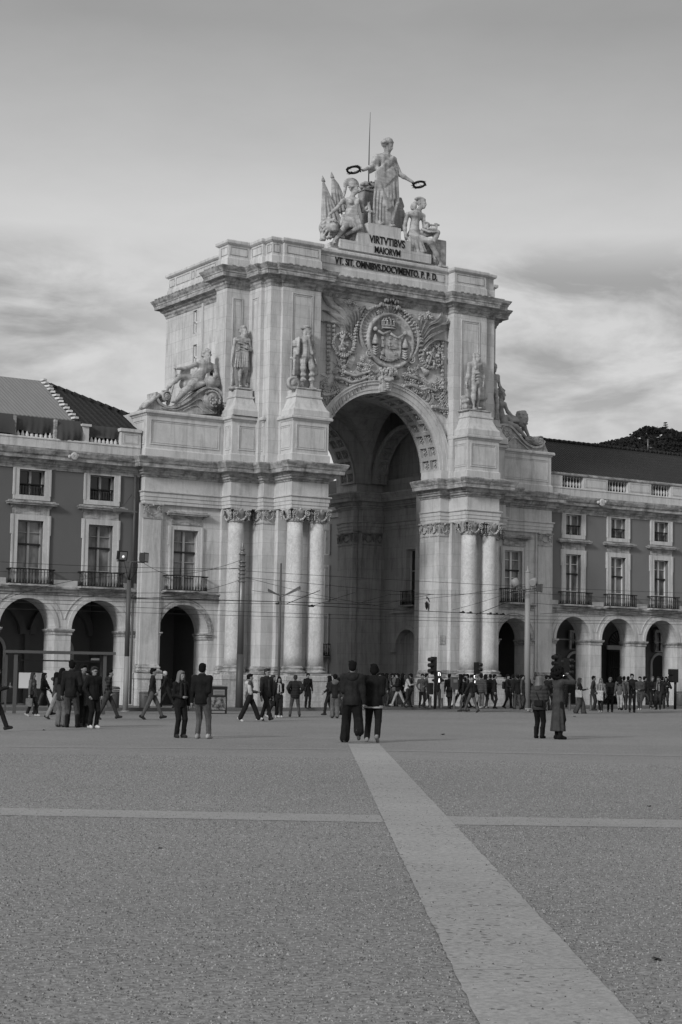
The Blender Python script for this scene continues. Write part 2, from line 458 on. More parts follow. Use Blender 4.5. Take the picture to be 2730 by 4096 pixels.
STONE_BASE = mat('limestone_plinth', fn=stone_fn(0.44, True, 0.32, 1.1, 0.42, mottled=0.22), rough=0.9)
STONE_SCULPT = mat('limestone_sculpture', fn=stone_fn(0.46, joints=False, stain=0.5, grime=0.40), rough=0.85)
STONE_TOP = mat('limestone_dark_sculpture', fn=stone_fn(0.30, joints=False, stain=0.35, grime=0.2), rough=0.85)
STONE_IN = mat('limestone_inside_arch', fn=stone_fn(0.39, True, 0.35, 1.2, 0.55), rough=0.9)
def paint_fn(base):
    def fn(nd, lk, b):
        A = lambda op, x, y=None, z=None, cl=False: val(nd, lk, op, x, y, z, cl)
        P = geo(nd); n1 = noise(nd, lk, P, 0.6, 5, 0.6); n2 = noise(nd, lk, P, 30, 3, 0.6); s = noise(nd, lk, mapped(nd, lk, P, (1.5,1.5,0.2)), 1, 5, 0.6)
        v = A('MULTIPLY_ADD', A('SUBTRACT', n1, 0.5), 0.22, 1.0); v = A('MULTIPLY', v, A('MULTIPLY_ADD', A('SUBTRACT', n2, 0.5), 0.16, 1.0))
        v = A('MULTIPLY', v, A('MULTIPLY_ADD', A('SUBTRACT', s, 0.5), 0.18, 1.0)); setcol(nd, lk, b, A('MULTIPLY', v, base)); bump(nd, lk, b, n2, 0.2, 0.01)
    return fn
PLASTER = mat('painted_plaster_left', fn=paint_fn(0.118), rough=0.9)
PLASTER_R = mat('painted_plaster_right', fn=paint_fn(0.158), rough=0.9)
PLASTER_IN = mat('arcade_inside_plaster', fn=paint_fn(0.14), rough=0.9)
PLASTER_P = mat('pale_render', fn=paint_fn(0.30), rough=0.9)
def tile_fn(base, ang=0.0, sc=4.6):
    def fn(nd, lk, b):
        A = lambda op, x, y=None, z=None, cl=False: val(nd, lk, op, x, y, z, cl)
        P = geo(nd); sep = nd.new('ShaderNodeSeparateXYZ'); lk.new(P, sep.inputs[0])
        col = A('SINE', A('MULTIPLY', sep.outputs[0], 2*math.pi*sc)); row = A('FRACT', A('MULTIPLY', sep.outputs[1], 2.6))
        n1 = noise(nd, lk, P, 3.0, 5, 0.7); n0 = noise(nd, lk, P, 0.5, 3)
        v = A('MULTIPLY_ADD', col, 0.30, 1.0); v = A('MULTIPLY', v, A('MULTIPLY_ADD', row, 0.35, 0.8)); v = A('MULTIPLY', v, A('MULTIPLY_ADD', n1, 1.0, 0.5))
        v = A('MULTIPLY', v, A('MULTIPLY_ADD', n0, 0.5, 0.75)); setcol(nd, lk, b, A('MULTIPLY', v, base))
        bump(nd, lk, b, A('ADD', col, A('MULTIPLY', row, 0.8)), 0.8, 0.05)
    return fn
TILE = mat('roof_tiles', fn=tile_fn(0.024), rough=0.85)
TILE_L = mat('roof_tiles_old', fn=tile_fn(0.018, sc=3.2), rough=0.9)
def tarp_fn(nd, lk, b):
    A = lambda op, x, y=None, z=None, cl=False: val(nd, lk, op, x, y, z, cl)
    P = geo(nd); sep = nd.new('ShaderNodeSeparateXYZ'); lk.new(P, sep.inputs[0]); n1 = noise(nd, lk, mapped(nd, lk, P, (3, 0.5, 0.5)), 2, 4)
    w = A('SINE', A('ADD', A('MULTIPLY', sep.outputs[0], 34.0), A('MULTIPLY', n1, 4.0)))
    setcol(nd, lk, b, A('MULTIPLY', A('MULTIPLY_ADD', w, 0.05, 1.0), A('MULTIPLY_ADD', n1, 0.05, 0.155))); bump(nd, lk, b, w, 0.3, 0.03)
TARP = mat('tarpaulin', fn=tarp_fn, rough=0.7)
CLOTH_NET = mat('dark_scaffold_netting', fn=paint_fn(0.055), rough=0.9)
IRON = mat('black_iron', 0.012, 0.5, 0.2); WOOD = mat('dark_painted_wood', 0.02, 0.6)
SASH = mat('white_sash_paint', fn=paint_fn(0.62), rough=0.5); SASH_OLD = mat('peeling_sash_paint', fn=paint_fn(0.30), rough=0.6)
def glass_fn(nd, lk, b):
    A = lambda op, x, y=None, z=None, cl=False: val(nd, lk, op, x, y, z, cl)
    P = geo(nd); n1 = noise(nd, lk, mapped(nd, lk, P, (1.6, 1.6, 0.7)), 1.3, 3)
    setcol(nd, lk, b, A('MULTIPLY', ramp(nd, lk, n1, [(0.36, 0.3), (0.60, 1.0)]), 0.22))
PANE = mat('window_pane_with_blind', fn=glass_fn, rough=0.12, spec=0.5)
PANE_D = mat('window_pane_dark', 0.02, 0.08, spec=0.5)
BRONZE = mat('dark_bronze', 0.022, 0.5, 0.4)
POLE_D = mat('pole_dark_paint', fn=paint_fn(0.07), rough=0.5); POLE_L = mat('pole_pale_paint', fn=paint_fn(0.22), rough=0.5)
METAL = mat('galvanised_metal', 0.16, 0.4, 0.5); BLACK = mat('black_plastic', 0.012, 0.45)
LENS = mat('lamp_lens', 0.18, 0.15, spec=0.6); WHITE = mat('white_panel', 0.55, 0.5); GLASSP = mat('shelter_glass', 0.05, 0.1)
def glow_fn(nd, lk, b):
    b.inputs['Emission Color'].default_value = (1,1,1,1); b.inputs['Emission Strength'].default_value = 1.1
SIGNAL = mat('lit_signal', 0.8, 0.5, fn=glow_fn)
def lum_fn(nd, lk, b):
    b.inputs['Emission Color'].default_value = (1,1,1,1); b.inputs['Emission Strength'].default_value = 0.3
LAMPLIT = mat('lit_floodlight', 0.8, 0.4, fn=lum_fn)
LETTER = mat('black_bronze_letters', 0.012, 0.6)
# ---- ground
def gravel_fn(base, grain=1.0, spots=0.0):
    def fn(nd, lk, b):
        A = lambda op, x, y=None, z=None, cl=False: val(nd, lk, op, x, y, z, cl)
        P = geo(nd); big = noise(nd, lk, P, 0.16, 5, 0.6); mid = noise(nd, lk, P, 1.6, 5, 0.65)
        n3 = noise(nd, lk, P, 22, 4, 0.8, 0.0); n4 = noise(nd, lk, P, 70, 3, 0.85)
        v = A('MULTIPLY_ADD', A('SUBTRACT', big, 0.5), 0.55, 1.0); v = A('MULTIPLY', v, A('MULTIPLY_ADD', A('SUBTRACT', mid, 0.5), 0.30, 1.0))
        g = ramp(nd, lk, n3, [(0.35, 0.0), (0.62, 1.0)]); v = A('MULTIPLY', v, A('MULTIPLY_ADD', A('SUBTRACT', g, 0.55), 0.80*grain, 1.0))
        n5 = noise(nd, lk, P, 5.5, 4, 0.7, 0.3); v = A('MULTIPLY', v, A('MULTIPLY_ADD', A('SUBTRACT', n5, 0.5), 0.45*grain, 1.0))
        v = A('MULTIPLY', v, A('MULTIPLY_ADD', A('SUBTRACT', n4, 0.5), 1.0*grain, 1.0))
        if spots:
            vo = nd.new('ShaderNodeTexVoronoi'); vo.inputs['Scale'].default_value = 12.0; lk.new(P, vo.inputs['Vector']); vo.inputs['Randomness'].default_value = 1
            wn_ = noise(nd, lk, P, 1.1, 3); th = A('MULTIPLY', ramp(nd, lk, wn_, [(0.34, 0.1), (0.60, 1.0)]), 0.30)
            sp = A('LESS_THAN', A('ADD', vo.outputs['Distance'], A('MULTIPLY', n4, 0.10)), th)
            v = A('MULTIPLY', v, A('MULTIPLY_ADD', sp, -spots, 1.0))
            # joints across the long slabs
        setcol(nd, lk, b, A('MULTIPLY', v, base)); bump(nd, lk, b, A('ADD', n3, A('MULTIPLY', n4, 0.6)), 0.22*grain, 0.01)
    return fn
GRAVEL = mat('bound_gravel', fn=gravel_fn(0.195, 1.1), rough=0.95, spec=0.15)
SLAB = mat('stone_slab_strip', fn=gravel_fn(0.27, 0.5, 0.6), rough=0.8)
SLAB2 = mat('stone_slab_band', fn=gravel_fn(0.25, 0.4, 0.3), rough=0.8)
PEBBLE = None
BAND_FAINT = mat('worn_stone_line', fn=gravel_fn(0.205, 0.8), rough=0.9)
PAVE = mat('pavement_stone', fn=gravel_fn(0.13, 0.6), rough=0.9); KERB = mat('kerb_stone', fn=gravel_fn(0.12, 0.5), rough=0.9)
ROADM = mat('asphalt', fn=gravel_fn(0.06, 0.6), rough=0.9)
LEAFM = mat('dry_leaf', 0.02, 0.8)
def veg_fn(base):
    def fn(nd, lk, b):
        A = lambda op, x, y=None, z=None, cl=False: val(nd, lk, op, x, y, z, cl)
        P = geo(nd); n1 = noise(nd, lk, P, 0.9, 4, 0.7); n0 = noise(nd, lk, P, 0.08, 3)
        setcol(nd, lk, b, A('MULTIPLY', A('MULTIPLY', A('MULTIPLY_ADD', n1, 1.3, 0.35), A('MULTIPLY_ADD', n0, 1.2, 0.4)), base))
    return fn
VEG = mat('foliage', fn=veg_fn(0.022), rough=0.95, spec=0.05); WEED = mat('weed_leaves', fn=veg_fn(0.03), rough=0.9); BARK = mat('bark', 0.06, 0.9)
GREY = {}
def cloth(v, pat=None):
    key = (round(v, 3), pat)
    if key in GREY: return GREY[key]
    def fn(nd, lk, b):
        A = lambda op, x, y=None, z=None, cl=False: val(nd, lk, op, x, y, z, cl)
        tc = nd.new('ShaderNodeTexCoord').outputs['Object']; n = noise(nd, lk, tc, 9, 4, 0.6); c = A('MULTIPLY', A('MULTIPLY_ADD', n, 1.1, 0.25), v)
        if pat == 'plaid':
            sp = nd.new('ShaderNodeSeparateXYZ'); lk.new(tc, sp.inputs[0])
            w1 = A('GREATER_THAN', A('SINE', A('MULTIPLY', sp.outputs[0], 55)), 0.2); w2 = A('GREATER_THAN', A('SINE', A('MULTIPLY', sp.outputs[2], 55)), 0.2)
            c = A('MULTIPLY', c, A('MULTIPLY_ADD', A('ADD', w1, w2), 1.2, 0.6))
        if pat == 'puffer':
            sp = nd.new('ShaderNodeSeparateXYZ'); lk.new(tc, sp.inputs[0]); w = A('SINE', A('MULTIPLY', sp.outputs[2], 62)); bump(nd, lk, b, A('ADD', A('MULTIPLY', w, .5), n), 0.5, 0.02)
            c = A('MULTIPLY', c, A('MULTIPLY_ADD', w, 0.10, 1.0))
        else:
            n2 = noise(nd, lk, mapped(nd, lk, tc, (1,1,0.6)), 14, 3); bump(nd, lk, b, n2, 0.7, 0.03)
        setcol(nd, lk, b, c)
    GREY[key] = mat('cloth_%s%d' % ((pat+'_') if pat else '', round(v*1000)), fn=fn, rough=0.85, spec=0.15); return GREY[key]
SKIN = mat('skin', 0.19, 0.55); SKIN_D = mat('skin_dark', 0.12, 0.55)
HAIRB = mat('hair_dark', 0.008, 0.85, spec=0.05); HAIRF = mat('hair_fair', 0.10, 0.5); HAIRM = mat('hair_brown', 0.03, 0.8, spec=0.1); HAIRW = mat('hair_white', 0.45, 0.6)
# ------------------------------------------------------------------ ground
_gx = [-900,-200,-60,0,10,20,30,36]+list(range(38,68,2))+[80,110,200,1500]; _gy = [-300,-20,0,15,30]+list(range(34,66,4))+[66,72,80,120,300,1800]
_v = [(x, y, gz(x, y)) for x in _gx for y in _gy]; _n = len(_gy)
struct(raw_mesh('ground', _v, [(i*_n+j, (i+1)*_n+j, (i+1)*_n+j+1, i*_n+j+1) for i in range(len(_gx)-1) for j in range(_n-1)], GRAVEL))
def gpoly(name, pts, z, m):
    mb = MB(); i = mb.V(*[tuple(onG(x, y)[:2])+(onG(x, y)[2]+z,) for x, y in pts]); mb.F(*range(i, i+len(pts))); return struct(mb.build(name, m))
# long pale strip running towards the arch, and the bands that cross it
pL0, pL1 = onZ(1393, 2977, 0), onZ(1915, 4096, 0); pR0, pR1 = onZ(1518, 2977, 0), onZ(2559, 4096, 0)
dL = (pL1-pL0)/np.linalg.norm(pL1-pL0); dR = (pR1-pR0)/np.linalg.norm(pR1-pR0)
mb = MB(); a, b = pL1+dL*9, pR1+dR*9
NS = int(np.linalg.norm(a-pL0)/2.5)
rr_ = random.Random(3); M_ = 18*NS; eL = [rr_.uniform(-.007,.007) for _ in range(M_+1)]; eR = [rr_.uniform(-.007,.007) for _ in range(M_+1)]
for k in range(M_):      # slabs laid end to end, a hairline joint between them, edges ragged with gravel
    t0, t1 = k/M_, (k+1)/M_; g0 = .0022/NS if k%18 == 0 else 0
    A_ = lambda t, e: a+(pL0-a)*t+np.array((e, 0, 0)); B_ = lambda t, e: b+(pR0-b)*t+np.array((e, 0, 0))
    mb.quad(*[(p[0], p[1], 0.008+gz(p[0], p[1])) for p in (A_(t0+g0, eL[k]), B_(t0+g0, eR[k]), B_(t1, eR[k+1]), A_(t1, eL[k+1]))])
struct(mb.build('paving_strip', SLAB))
gpoly('paving_band', [(-500,3222),(1522,3262),(1537,3291),(-500,3252)], 0.004, SLAB2)
gpoly('paving_band', [(1776,3266),(3300,3289),(3300,3320),(1819,3300)], 0.004, SLAB2)
gpoly('paving_band', [(-500,2979),(1390,2996),(1392,3000),(-500,2984)], 0.004, BAND_FAINT)
gpoly('paving_band', [(1520,2999),(3300,3030),(3300,3037),(1522,3004)], 0.004, BAND_FAINT)
# pavement in front of the buildings, with its kerb
PZ = 0.14
kp = [(-40,62.4),(10,64.2),(25.8,64.7),(37.7,65.2),(45,65.5),(50,65.7),(54,66.0),(60,66.6),(70,67.2),(130,69.5)]
def pave(name, off0, off1, za, zb, m):
    mb = MB()
    for (x0,y0),(x1,y1) in zip(kp[:-1], kp[1:]):
        q = [(x0,y0+off0),(x1,y1+off0),(x1,y1+off1),(x0,y0+off1)]; mb.quad(*[(x,y,gz(x,y)+zb) for x,y in q]); mb.quad(*[(x,y,gz(x,y)+z_) for (x,y),z_ in ((q[0],za),(q[1],za),(q[1],zb),(q[0],zb))])
    struct(mb.build(name, m))
pave('pavement', .28, 260, 0, PZ-.012, PAVE); pave('kerb', 0, .3, -.02, PZ, KERB)
XC = 45.70; RA = 3.42
arch = thing('triumphal_arch', 'tall pale stone triumphal arch with columns, carved coat of arms and crowning sculptures', 'arch', (XC, 72, PZ))
# plan outlines (walking left to right, outside on the right hand)
LOW_L = [(33.95,70.7),(33.95,69.3),(37.85,69.3),(37.85,68.5),(39.27,68.5),(39.27,68.0),(39.84,68.0),(39.84,66.45),(41.77,66.45),(41.77,67.95),(42.28,67.95),(42.28,69.6)]
LOW_R = [(49.12,69.6),(49.12,67.95),(49.64,67.95),(49.64,66.45),(51.55,66.45),(51.55,68.0),(52.13,68.0),(52.13,68.5),(53.55,68.5),(53.55,69.3),(57.17,69.3),(57.17,70.7)]
# core behind the columns
CORE_L = [(37.85,69.45),(37.85,69.25),(39.3,69.25),(39.3,68.05),(39.92,68.05),(39.92,67.75),(41.72,67.75),(41.72,68.0),(42.30,68.0),(42.30,69.58)]
CORE_R = [(49.10,69.58),(49.10,68.0),(49.68,68.0),(49.68,67.75),(51.5,67.75),(51.5,68.05),(52.1,68.05),(52.1,69.25),(53.55,69.25),(53.55,69.45)]
ZC = 9.08      # underside of the architrave
SPZ = 11.6     # springing of the great arch
def closed(path, back): return path+back
wingT = front(69.45)
def inset(path, d):
    P = np.array(path, float); out = []; n = len(P)
    for k in range(n):
        a, b, c = P[k-1], P[k], P[(k+1)%n]; d1 = (b-a)/np.linalg.norm(b-a); d2 = (c-b)/np.linalg.norm(c-b)
        n1 = np.array([d1[1],-d1[0]]); n2 = np.array([d2[1],-d2[0]]); m_ = n1+n2; m_ /= np.linalg.norm(m_); out.append(tuple(b-m_*d/(m_@n1)))
    return out
def in_prism(mb, path, yb, z0, z1, ins=0.012):
    a, b = path[0], path[-1]; Y = 69.6   # the passage widens behind the front piers
    if b[0] < XC: back = [(b[0], Y), (42.05-.6, Y), (42.05-.6, yb), (a[0], yb)]
    else: back = [(b[0], yb), (49.95, yb), (49.95, Y), (a[0], Y)]
    pts = list(path)
    if b[0] < XC and abs(pts[-1][1]-Y) < .5 and pts[-1][0] == back[0][0]: pts = pts[:-1]
    if b[0] > XC and abs(pts[0][1]-Y) < .5: pts = pts[1:]
    mb.prism(inset(pts+back, ins), z0, z1)
# --- core piers
for p_ in (CORE_L, CORE_R): mb = MB(); in_prism(mb, p_, 71.2, PZ, ZC, 0); mb.build('pier', STONE, arch)
NPX0, NPX1 = 41.85, 49.55
for sgn in (-1, 1):
    mb = MB(); a, b = (37.9, NPX0) if sgn < 0 else (NPX1, 53.9)
    mb.box(a, b, 75.5, 77.8, PZ, ZC)
    mb.box(NPX0-1.2 if sgn < 0 else NPX1-.28, NPX0+.28 if sgn < 0 else NPX1+1.2, 75.9, 77.0, PZ, ZC-.003)
    mb.box(*((37.903,41.4) if sgn < 0 else (51.2,53.897)), 71.2, 75.5, PZ, ZC-.006)
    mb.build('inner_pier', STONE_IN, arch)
# far capitals band (carved) on the inner piers
def leafball(mb, c, r, n=7):
    for k in range(n):
        a = 2*math.pi*k/n; mb.ball((c[0]+r*.6*math.cos(a), c[1]-r*.2, c[2]+r*.6*math.sin(a)), r*.42, 5)
# --- wings (bay with window over archway) and its pilasters
def wing(x0, x1, wx0, wx1, ax0, ax1, dz, pil):
    mb = MB()
    ops = [(ax0, ax1, PZ, 3.40+dz, True), (wx0, wx1, 5.22+dz*.9, 7.98+dz*.4, False)]
    mb.wall(x0, x1, PZ, ZC, ops, front(69.45), 1.3); mb.build('wing_wall', STONE, arch)
    mb = MB()     # giant pilaster with its base
    a, b = pil
    mb.box(a, b, 69.30, 69.46, 1.95, 8.45); mb.box(a-0.12, b+0.12, 69.36, 69.47, 1.95, ZC)
    mb.build('pilaster', STONE_PLAIN, arch)
    mb = MB(); mb.sweep([(a,69.46),(a,69.30),(b,69.30),(b,69.46)], BASE_PROF); mb.build('pilaster_base', STONE_CORN, arch)
    # string course, archivolt, imposts, window hood
    mb = MB()
    zs = 4.86+dz
    mb.sweep([(x0 if pil[0] > wx1 else b+.12, 69.45), ((a-.12) if pil[0] > wx1 else x1, 69.45)], [(0,zs),(0.05,zs),(0.05,zs+.1),(0.1,zs+.13),(0.1,zs+.22),(0.2,zs+.27),(0.2,zs+.33),(0,zs+.36)])
    r = (ax1-ax0)/2; cx = (ax0+ax1)/2
    mb.arcband(cx, 3.40+dz, r+.002, r+.16, 69.40, 69.46); mb.arcband(cx, 3.40+dz, r+.22, r+.27, 69.43, 69.46)
    for s_, e in ((-1, ax0), (1, ax1)):
        p = [(e-s_*.02, 70.7), (e-s_*.02, 69.45), (e+s_*.2, 69.45)]
        if s_ > 0: p = p
        else: p = p[::-1]
        mb.sweep(p, [(0,3.1+dz),(0.04,3.1+dz),(0.04,3.2+dz),(0.07,3.22+dz),(0.07,3.28+dz),(0.13,3.33+dz),(0.13,3.38+dz),(0,3.39+dz)])
    mb.build('archway_mouldings', STONE_CORN, arch)
    return
BASE_PROF = [(0,1.95),(0.05,1.93),(0.06,1.86),(0.1,1.84),(0.1,1.80),(0.07,1.76),(0.09,1.71),(0.15,1.69),(0.16,1.62),(0.15,1.58),(0.0,1.58)]
wing(33.95, 37.85, 35.50, 36.73, 34.88, 37.36, 0.0, (33.9, 34.8))
wing(53.55, 57.12, 54.22, 55.34, 53.85, 55.95, 0.2, (56.3, 57.17))
for a_, b_ in ((33.86,33.95),(57.12,57.2)): mb = MB(); mb.box(a_, b_, 69.46, 70.6, PZ, ZC); mb.build('wing_return', STONE, arch)
# wing archway passage: dark vaulted walk behind, with its inner wall
for a_, b_ in ((33.72,37.88),(53.72,57.18)):
    mb = MB(); mb.box(a_,b_,73.8,74.0,PZ,5.0); mb.box(a_,b_,70.76,73.8,4.95,5.1); mb.box(a_-.15,a_,70.8,77.6,PZ,ZC); mb.box(b_,b_+.15,70.8,77.6,PZ,ZC)
    mb.build('walkway', PLASTER_IN, arch)
# --- plinth
def plinth(mb, path, m=0.22, z1=1.56):
    mb.sweep(path, [(m,PZ-.01),(m,1.32),(m+.03,1.34),(m+.03,z1-.03),(m,z1),(-0.35,z1)])
PL_L = [(37.6,69.5),(37.6,68.35),(39.15,68.35),(39.15,67.85),(39.72,67.85),(39.72,66.35),(41.9,66.35),(41.9,67.9),(42.38,67.9),(42.38,69.58)]
PL_R = [(49.02,69.58),(49.02,67.9),(49.5,67.9),(49.5,66.35),(51.68,66.35),(51.68,67.85),(52.25,67.85),(52.25,68.35),(53.8,68.35),(53.8,69.5)]
for P_ in (PL_L, PL_R):
    mb = MB(); plinth(mb, P_, .12); in_prism(mb, P_, 71.15, PZ, 1.52, -.08); mb.build('plinth', STONE_BASE, arch)
for a_, b_ in ((33.9,34.85),(56.25,57.2)):
    mb = MB(); mb.sweep([(a_,70.7),(a_,69.3),(b_,69.3),(b_,70.7)], [(0.1,PZ-.01),(0.1,1.30),(0.14,1.32),(0.14,1.52),(0.1,1.56),(-.1,1.56)]); mb.build('plinth', STONE_BASE, arch)
for a_, b_ in ((NPX1-.35,53.88),(37.92,NPX0+.35)): mb = MB(); mb.box(a_,b_,75.3,77.9,PZ,1.5); mb.build('plinth', STONE_BASE, arch)
for p_ in (CORE_L, CORE_R): mb = MB(); mb.sweep(p_, BASE_PROF); mb.build('base_moulding', STONE_CORN, arch)
# --- columns
def capital(mb, c, w=1.02, h=0.63, r=0.37, faces=(0,1,2,3), plan='round'):
    cx, cy, z0 = c
    if plan == 'round': mb.lathe((cx,cy,z0), [(r+.03,0),(r+.05,.03),(r+.01,.06),(r,.1),(r+.02,.3),(r+.12,.48),(r+.10,h-.08)], 18)
    hw = w/2
    def F(k):
        R = rotz(k*math.pi/2)
        return lambda u, o, z: tuple(R@np.array([u, -o, 0])+np.array([cx, cy, z0+z]))
    # abacus with curved-in sides
    n = 9
    ring = []
    for k in range(4):
        T = F(k)
        for i in range(n):
            u = -hw+w*i/n; o = hw-0.07*math.sin(math.pi*i/n); ring.append(T(u, o, 0))
    mb.prism([(p[0], p[1]) for p in ring], z0+h-.08, z0+h)
    for k in faces:
        T = F(k)
        for s_ in (-1, 1):
            vc = (s_*(hw-.16), hw-.03, h-.24)
            pts = []
            for i in range(22):
                a = i/21*4.2*math.pi*0.5*1.9; rr = .155*(1-i/24.0)
                pts.append(T(vc[0]+s_*rr*math.cos(a+1.2), vc[1]+.03, vc[2]+rr*math.sin(a+1.2)))
            mb.tube(pts, .022, 5)
            q = [T(vc[0]+.13*math.cos(2*math.pi*j/12), vc[1], vc[2]+.13*math.sin(2*math.pi*j/12)) for j in range(12)]
            i0 = mb.V(*q); mb.F(*range(i0, i0+12)); i0 = mb.V(*q[::-1]); mb.F(*range(i0, i0+12))
            mb.ball(T(vc[0], vc[1]+.04, vc[2]), .035, 6)
            mb.tube([T(vc[0], vc[1], vc[2]+.14), T(0, hw-.1, h-.12)], .03, 5)
            # hanging drop beside the volute
            for j in range(4): mb.ball(T(s_*(hw-.03), hw-.12, .34-j*.075), .045-.004*j, 5)
        for j in range(11):   # swag
            t = j/10; u = (t-.5)*(w-.42); z = h-.30-.26*(1-(2*t-1)**2)
            mb.ball(T(u, hw-.06+.02*math.sin(t*math.pi), z), .05+.012*(j%2), 5)
        mb.ball(T(0, hw-.05, h-.07), (.06), 6)
        for s_ in (-1,1): mb.tube([T(s_*.2,hw-.12,.34),T(s_*.2,hw-.1,.4),T(0,hw-.1,.4)],.015,4)
def column(x, y):
    c = thing('column', '', 'column') if False else None
    mb = MB(); prof = []
    for i in range(13):
        t = i/12; prof.append((0.405-0.05*t**1.7, 1.98+t*(8.45-1.98)))
    mb.lathe((x,y,0), prof, 32); s_ = mb.build('column_shaft', STONE_COL, arch)
    mb = MB(); mb.lathe((x,y,0), [(0.5,1.66),(0.56,1.68),(0.575,1.73),(0.55,1.78),(0.48,1.80),(0.47,1.84),(0.49,1.87),(0.51,1.90),(0.50,1.93),(0.45,1.95),(0.43,1.99)], 32)
    mb.box(x-.57, x+.57, y-.57, y+.57, 1.555, 1.66); mb.build('column_base', STONE_CORN, arch)
    return
cap0 = None
def place_cap(x, y, kind='round'):
    global cap0
    mb = MB()
    if kind == 'round': capital(mb, (x, y, 8.45))
    o = mb.build('capital', STONE_SCULPT, arch); return o
COLS = [(38.41,68.95),(40.29,66.87),(41.42,66.87),(50.05,66.87),(51.22,66.87),(53.0,68.95)]
for x, y in COLS:
    column(x, y)
    if cap0 is None:
        cap0 = place_cap(x, y); cx0, cy0 = x, y
    else:
        o = cap0.copy(); COL.objects.link(o); o.parent = arch; o.location = (x-cx0, y-cy0, 0)
def flatcap(x0, x1, y, zt=ZC-.01, T=None, name='pilaster_capital', mtl=None, fs=1.0):
    """carved pilaster capital: volutes, swag, necking, between x0 and x1 on a face"""
    T = T or front(y); mb = MB(); w = x1-x0; xm = (x0+x1)/2; h = .62
    mb.box(x0-.06, x1+.06, -.12, .05, zt-.07, zt, T); mb.box(x0-.01, x1+.01, -.035, .05, zt-h-.06, zt-h, T)
    rr = min(.15, w*.22)
    for s_ in (-1, 1):
        c = (xm+s_*(w/2-rr*.7), zt-.10-rr)
        pts = []
        for i in range(20):
            a = i/19*3.9*math.pi; q = rr*(1-i/22.0); pts.append(T(c[0]+s_*q*math.cos(a+1.2), -.09, c[1]+q*math.sin(a+1.2)))
        mb.tube(pts, .02, 5)
        i0 = mb.V(*[T(c[0]+rr*.9*math.cos(2*math.pi*j/10), -.06, c[1]+rr*.9*math.sin(2*math.pi*j/10)) for j in range(10)]); mb.F(*range(i0, i0+10))
        mb.ball(T(c[0], -.09, c[1]), .035, 5)
        for j in range(3): mb.ball(T(xm+s_*(w/2-.02), -.05, zt-.32-.07*j), .04, 5)
    for j in range(9):
        t = j/8; mb.ball(T(xm+(t-.5)*(w-.22), -.07, zt-.30-.2*(1-(2*t-1)**2)), .045, 5)
    mb.ball(T(xm, -.1, zt-.08), .06, 5); mb.tube([T(x0+rr*1.6, -.06, zt-.12), T(x1-rr*1.6, -.06, zt-.12)], .03, 5)
    return mb.build(name, mtl or STONE_SCULPT, arch)
flatcap(33.9, 34.8, 69.30); flatcap(56.3, 57.17, 69.30)
flatcap(39.3, 39.92, 68.05); flatcap(51.5, 52.1, 68.05)
flatcap(41.74, 42.3, 68.0); flatcap(49.1, 49.66, 68.0)
flatcap(68.05, 68.72, 0, T=west(49.10)); flatcap(68.85, 69.55, 0, T=west(49.10))
flatcap(68.1, 69.0, 0, T=west(39.3))
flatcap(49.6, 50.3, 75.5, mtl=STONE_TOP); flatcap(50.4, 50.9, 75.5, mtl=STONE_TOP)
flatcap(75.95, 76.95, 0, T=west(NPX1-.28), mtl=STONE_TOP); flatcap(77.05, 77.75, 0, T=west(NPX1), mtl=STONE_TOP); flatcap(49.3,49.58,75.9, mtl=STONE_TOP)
# --- entablature: architrave, frieze, cornice all round
ENT = [(0.0,ZC-.02),(0.0,9.20),(0.03,9.21),(0.03,9.37),(0.06,9.38),(0.06,9.54),(0.12,9.58),(0.12,9.63),(0.0,9.65),(0.0,10.24),(0.05,10.26),(0.08,10.32),(0.16,10.36),(0.17,10.44),(0.24,10.47),(0.27,10.58),(0.30,10.62),
       (0.52,10.64),(0.54,10.80),(0.57,10.82),(0.60,10.90),(0.66,11.00),(0.68,11.05),(0.68,11.09),(0.60,11.12),(0.0,11.16)]
def entab(path, yb, m1):
    i = next(k for k, q in enumerate(ENT) if q[1] > 10.25)
    mb = MB(); mb.sweep(path, ENT[:i]); (in_prism(mb, path, yb, ZC+.02, 11.14) if m1 is not STONE_IN else mb.prism(inset(list(path)+[(path[-1][0], yb), (path[0][0], yb)], .012), ZC+.02, 11.14)); mb.build('architrave_and_frieze', m1, arch)
    mb = MB(); mb.sweep(path, ENT[i-1:]); mb.build('cornice', STONE_CORN if m1 is not STONE_IN else STONE_IN, arch)
entab(LOW_L, 71.2, STONE_PLAIN); entab(LOW_R, 71.2, STONE_PLAIN)
entab([(41.4,71.3),(41.4,75.4),(NPX0,75.4),(NPX0,75.9),(NPX0+.28,75.9),(NPX0+.28,77.0),(NPX0,77.0),(NPX0,77.8)], 77.9, STONE_IN)
entab([(NPX1,77.8),(NPX1,77.0),(NPX1-.28,77.0),(NPX1-.28,75.9),(NPX1,75.9),(NPX1,75.4),(50.85,75.4),(50.85,71.3)], 71.3, STONE_IN)
mb = MB(); mb.box(NPX1+.1, 53.85, 75.6, 77.75, ZC, 11.12); mb.box(51.0, 53.83, 71.3, 75.7, ZC, 11.11); mb.build('inner_entablature_core', STONE_IN, arch)
mb = MB(); mb.box(37.95,41.3,71.3,77.75,ZC,11.12); mb.build('inner_entablature_core', STONE_IN, arch)
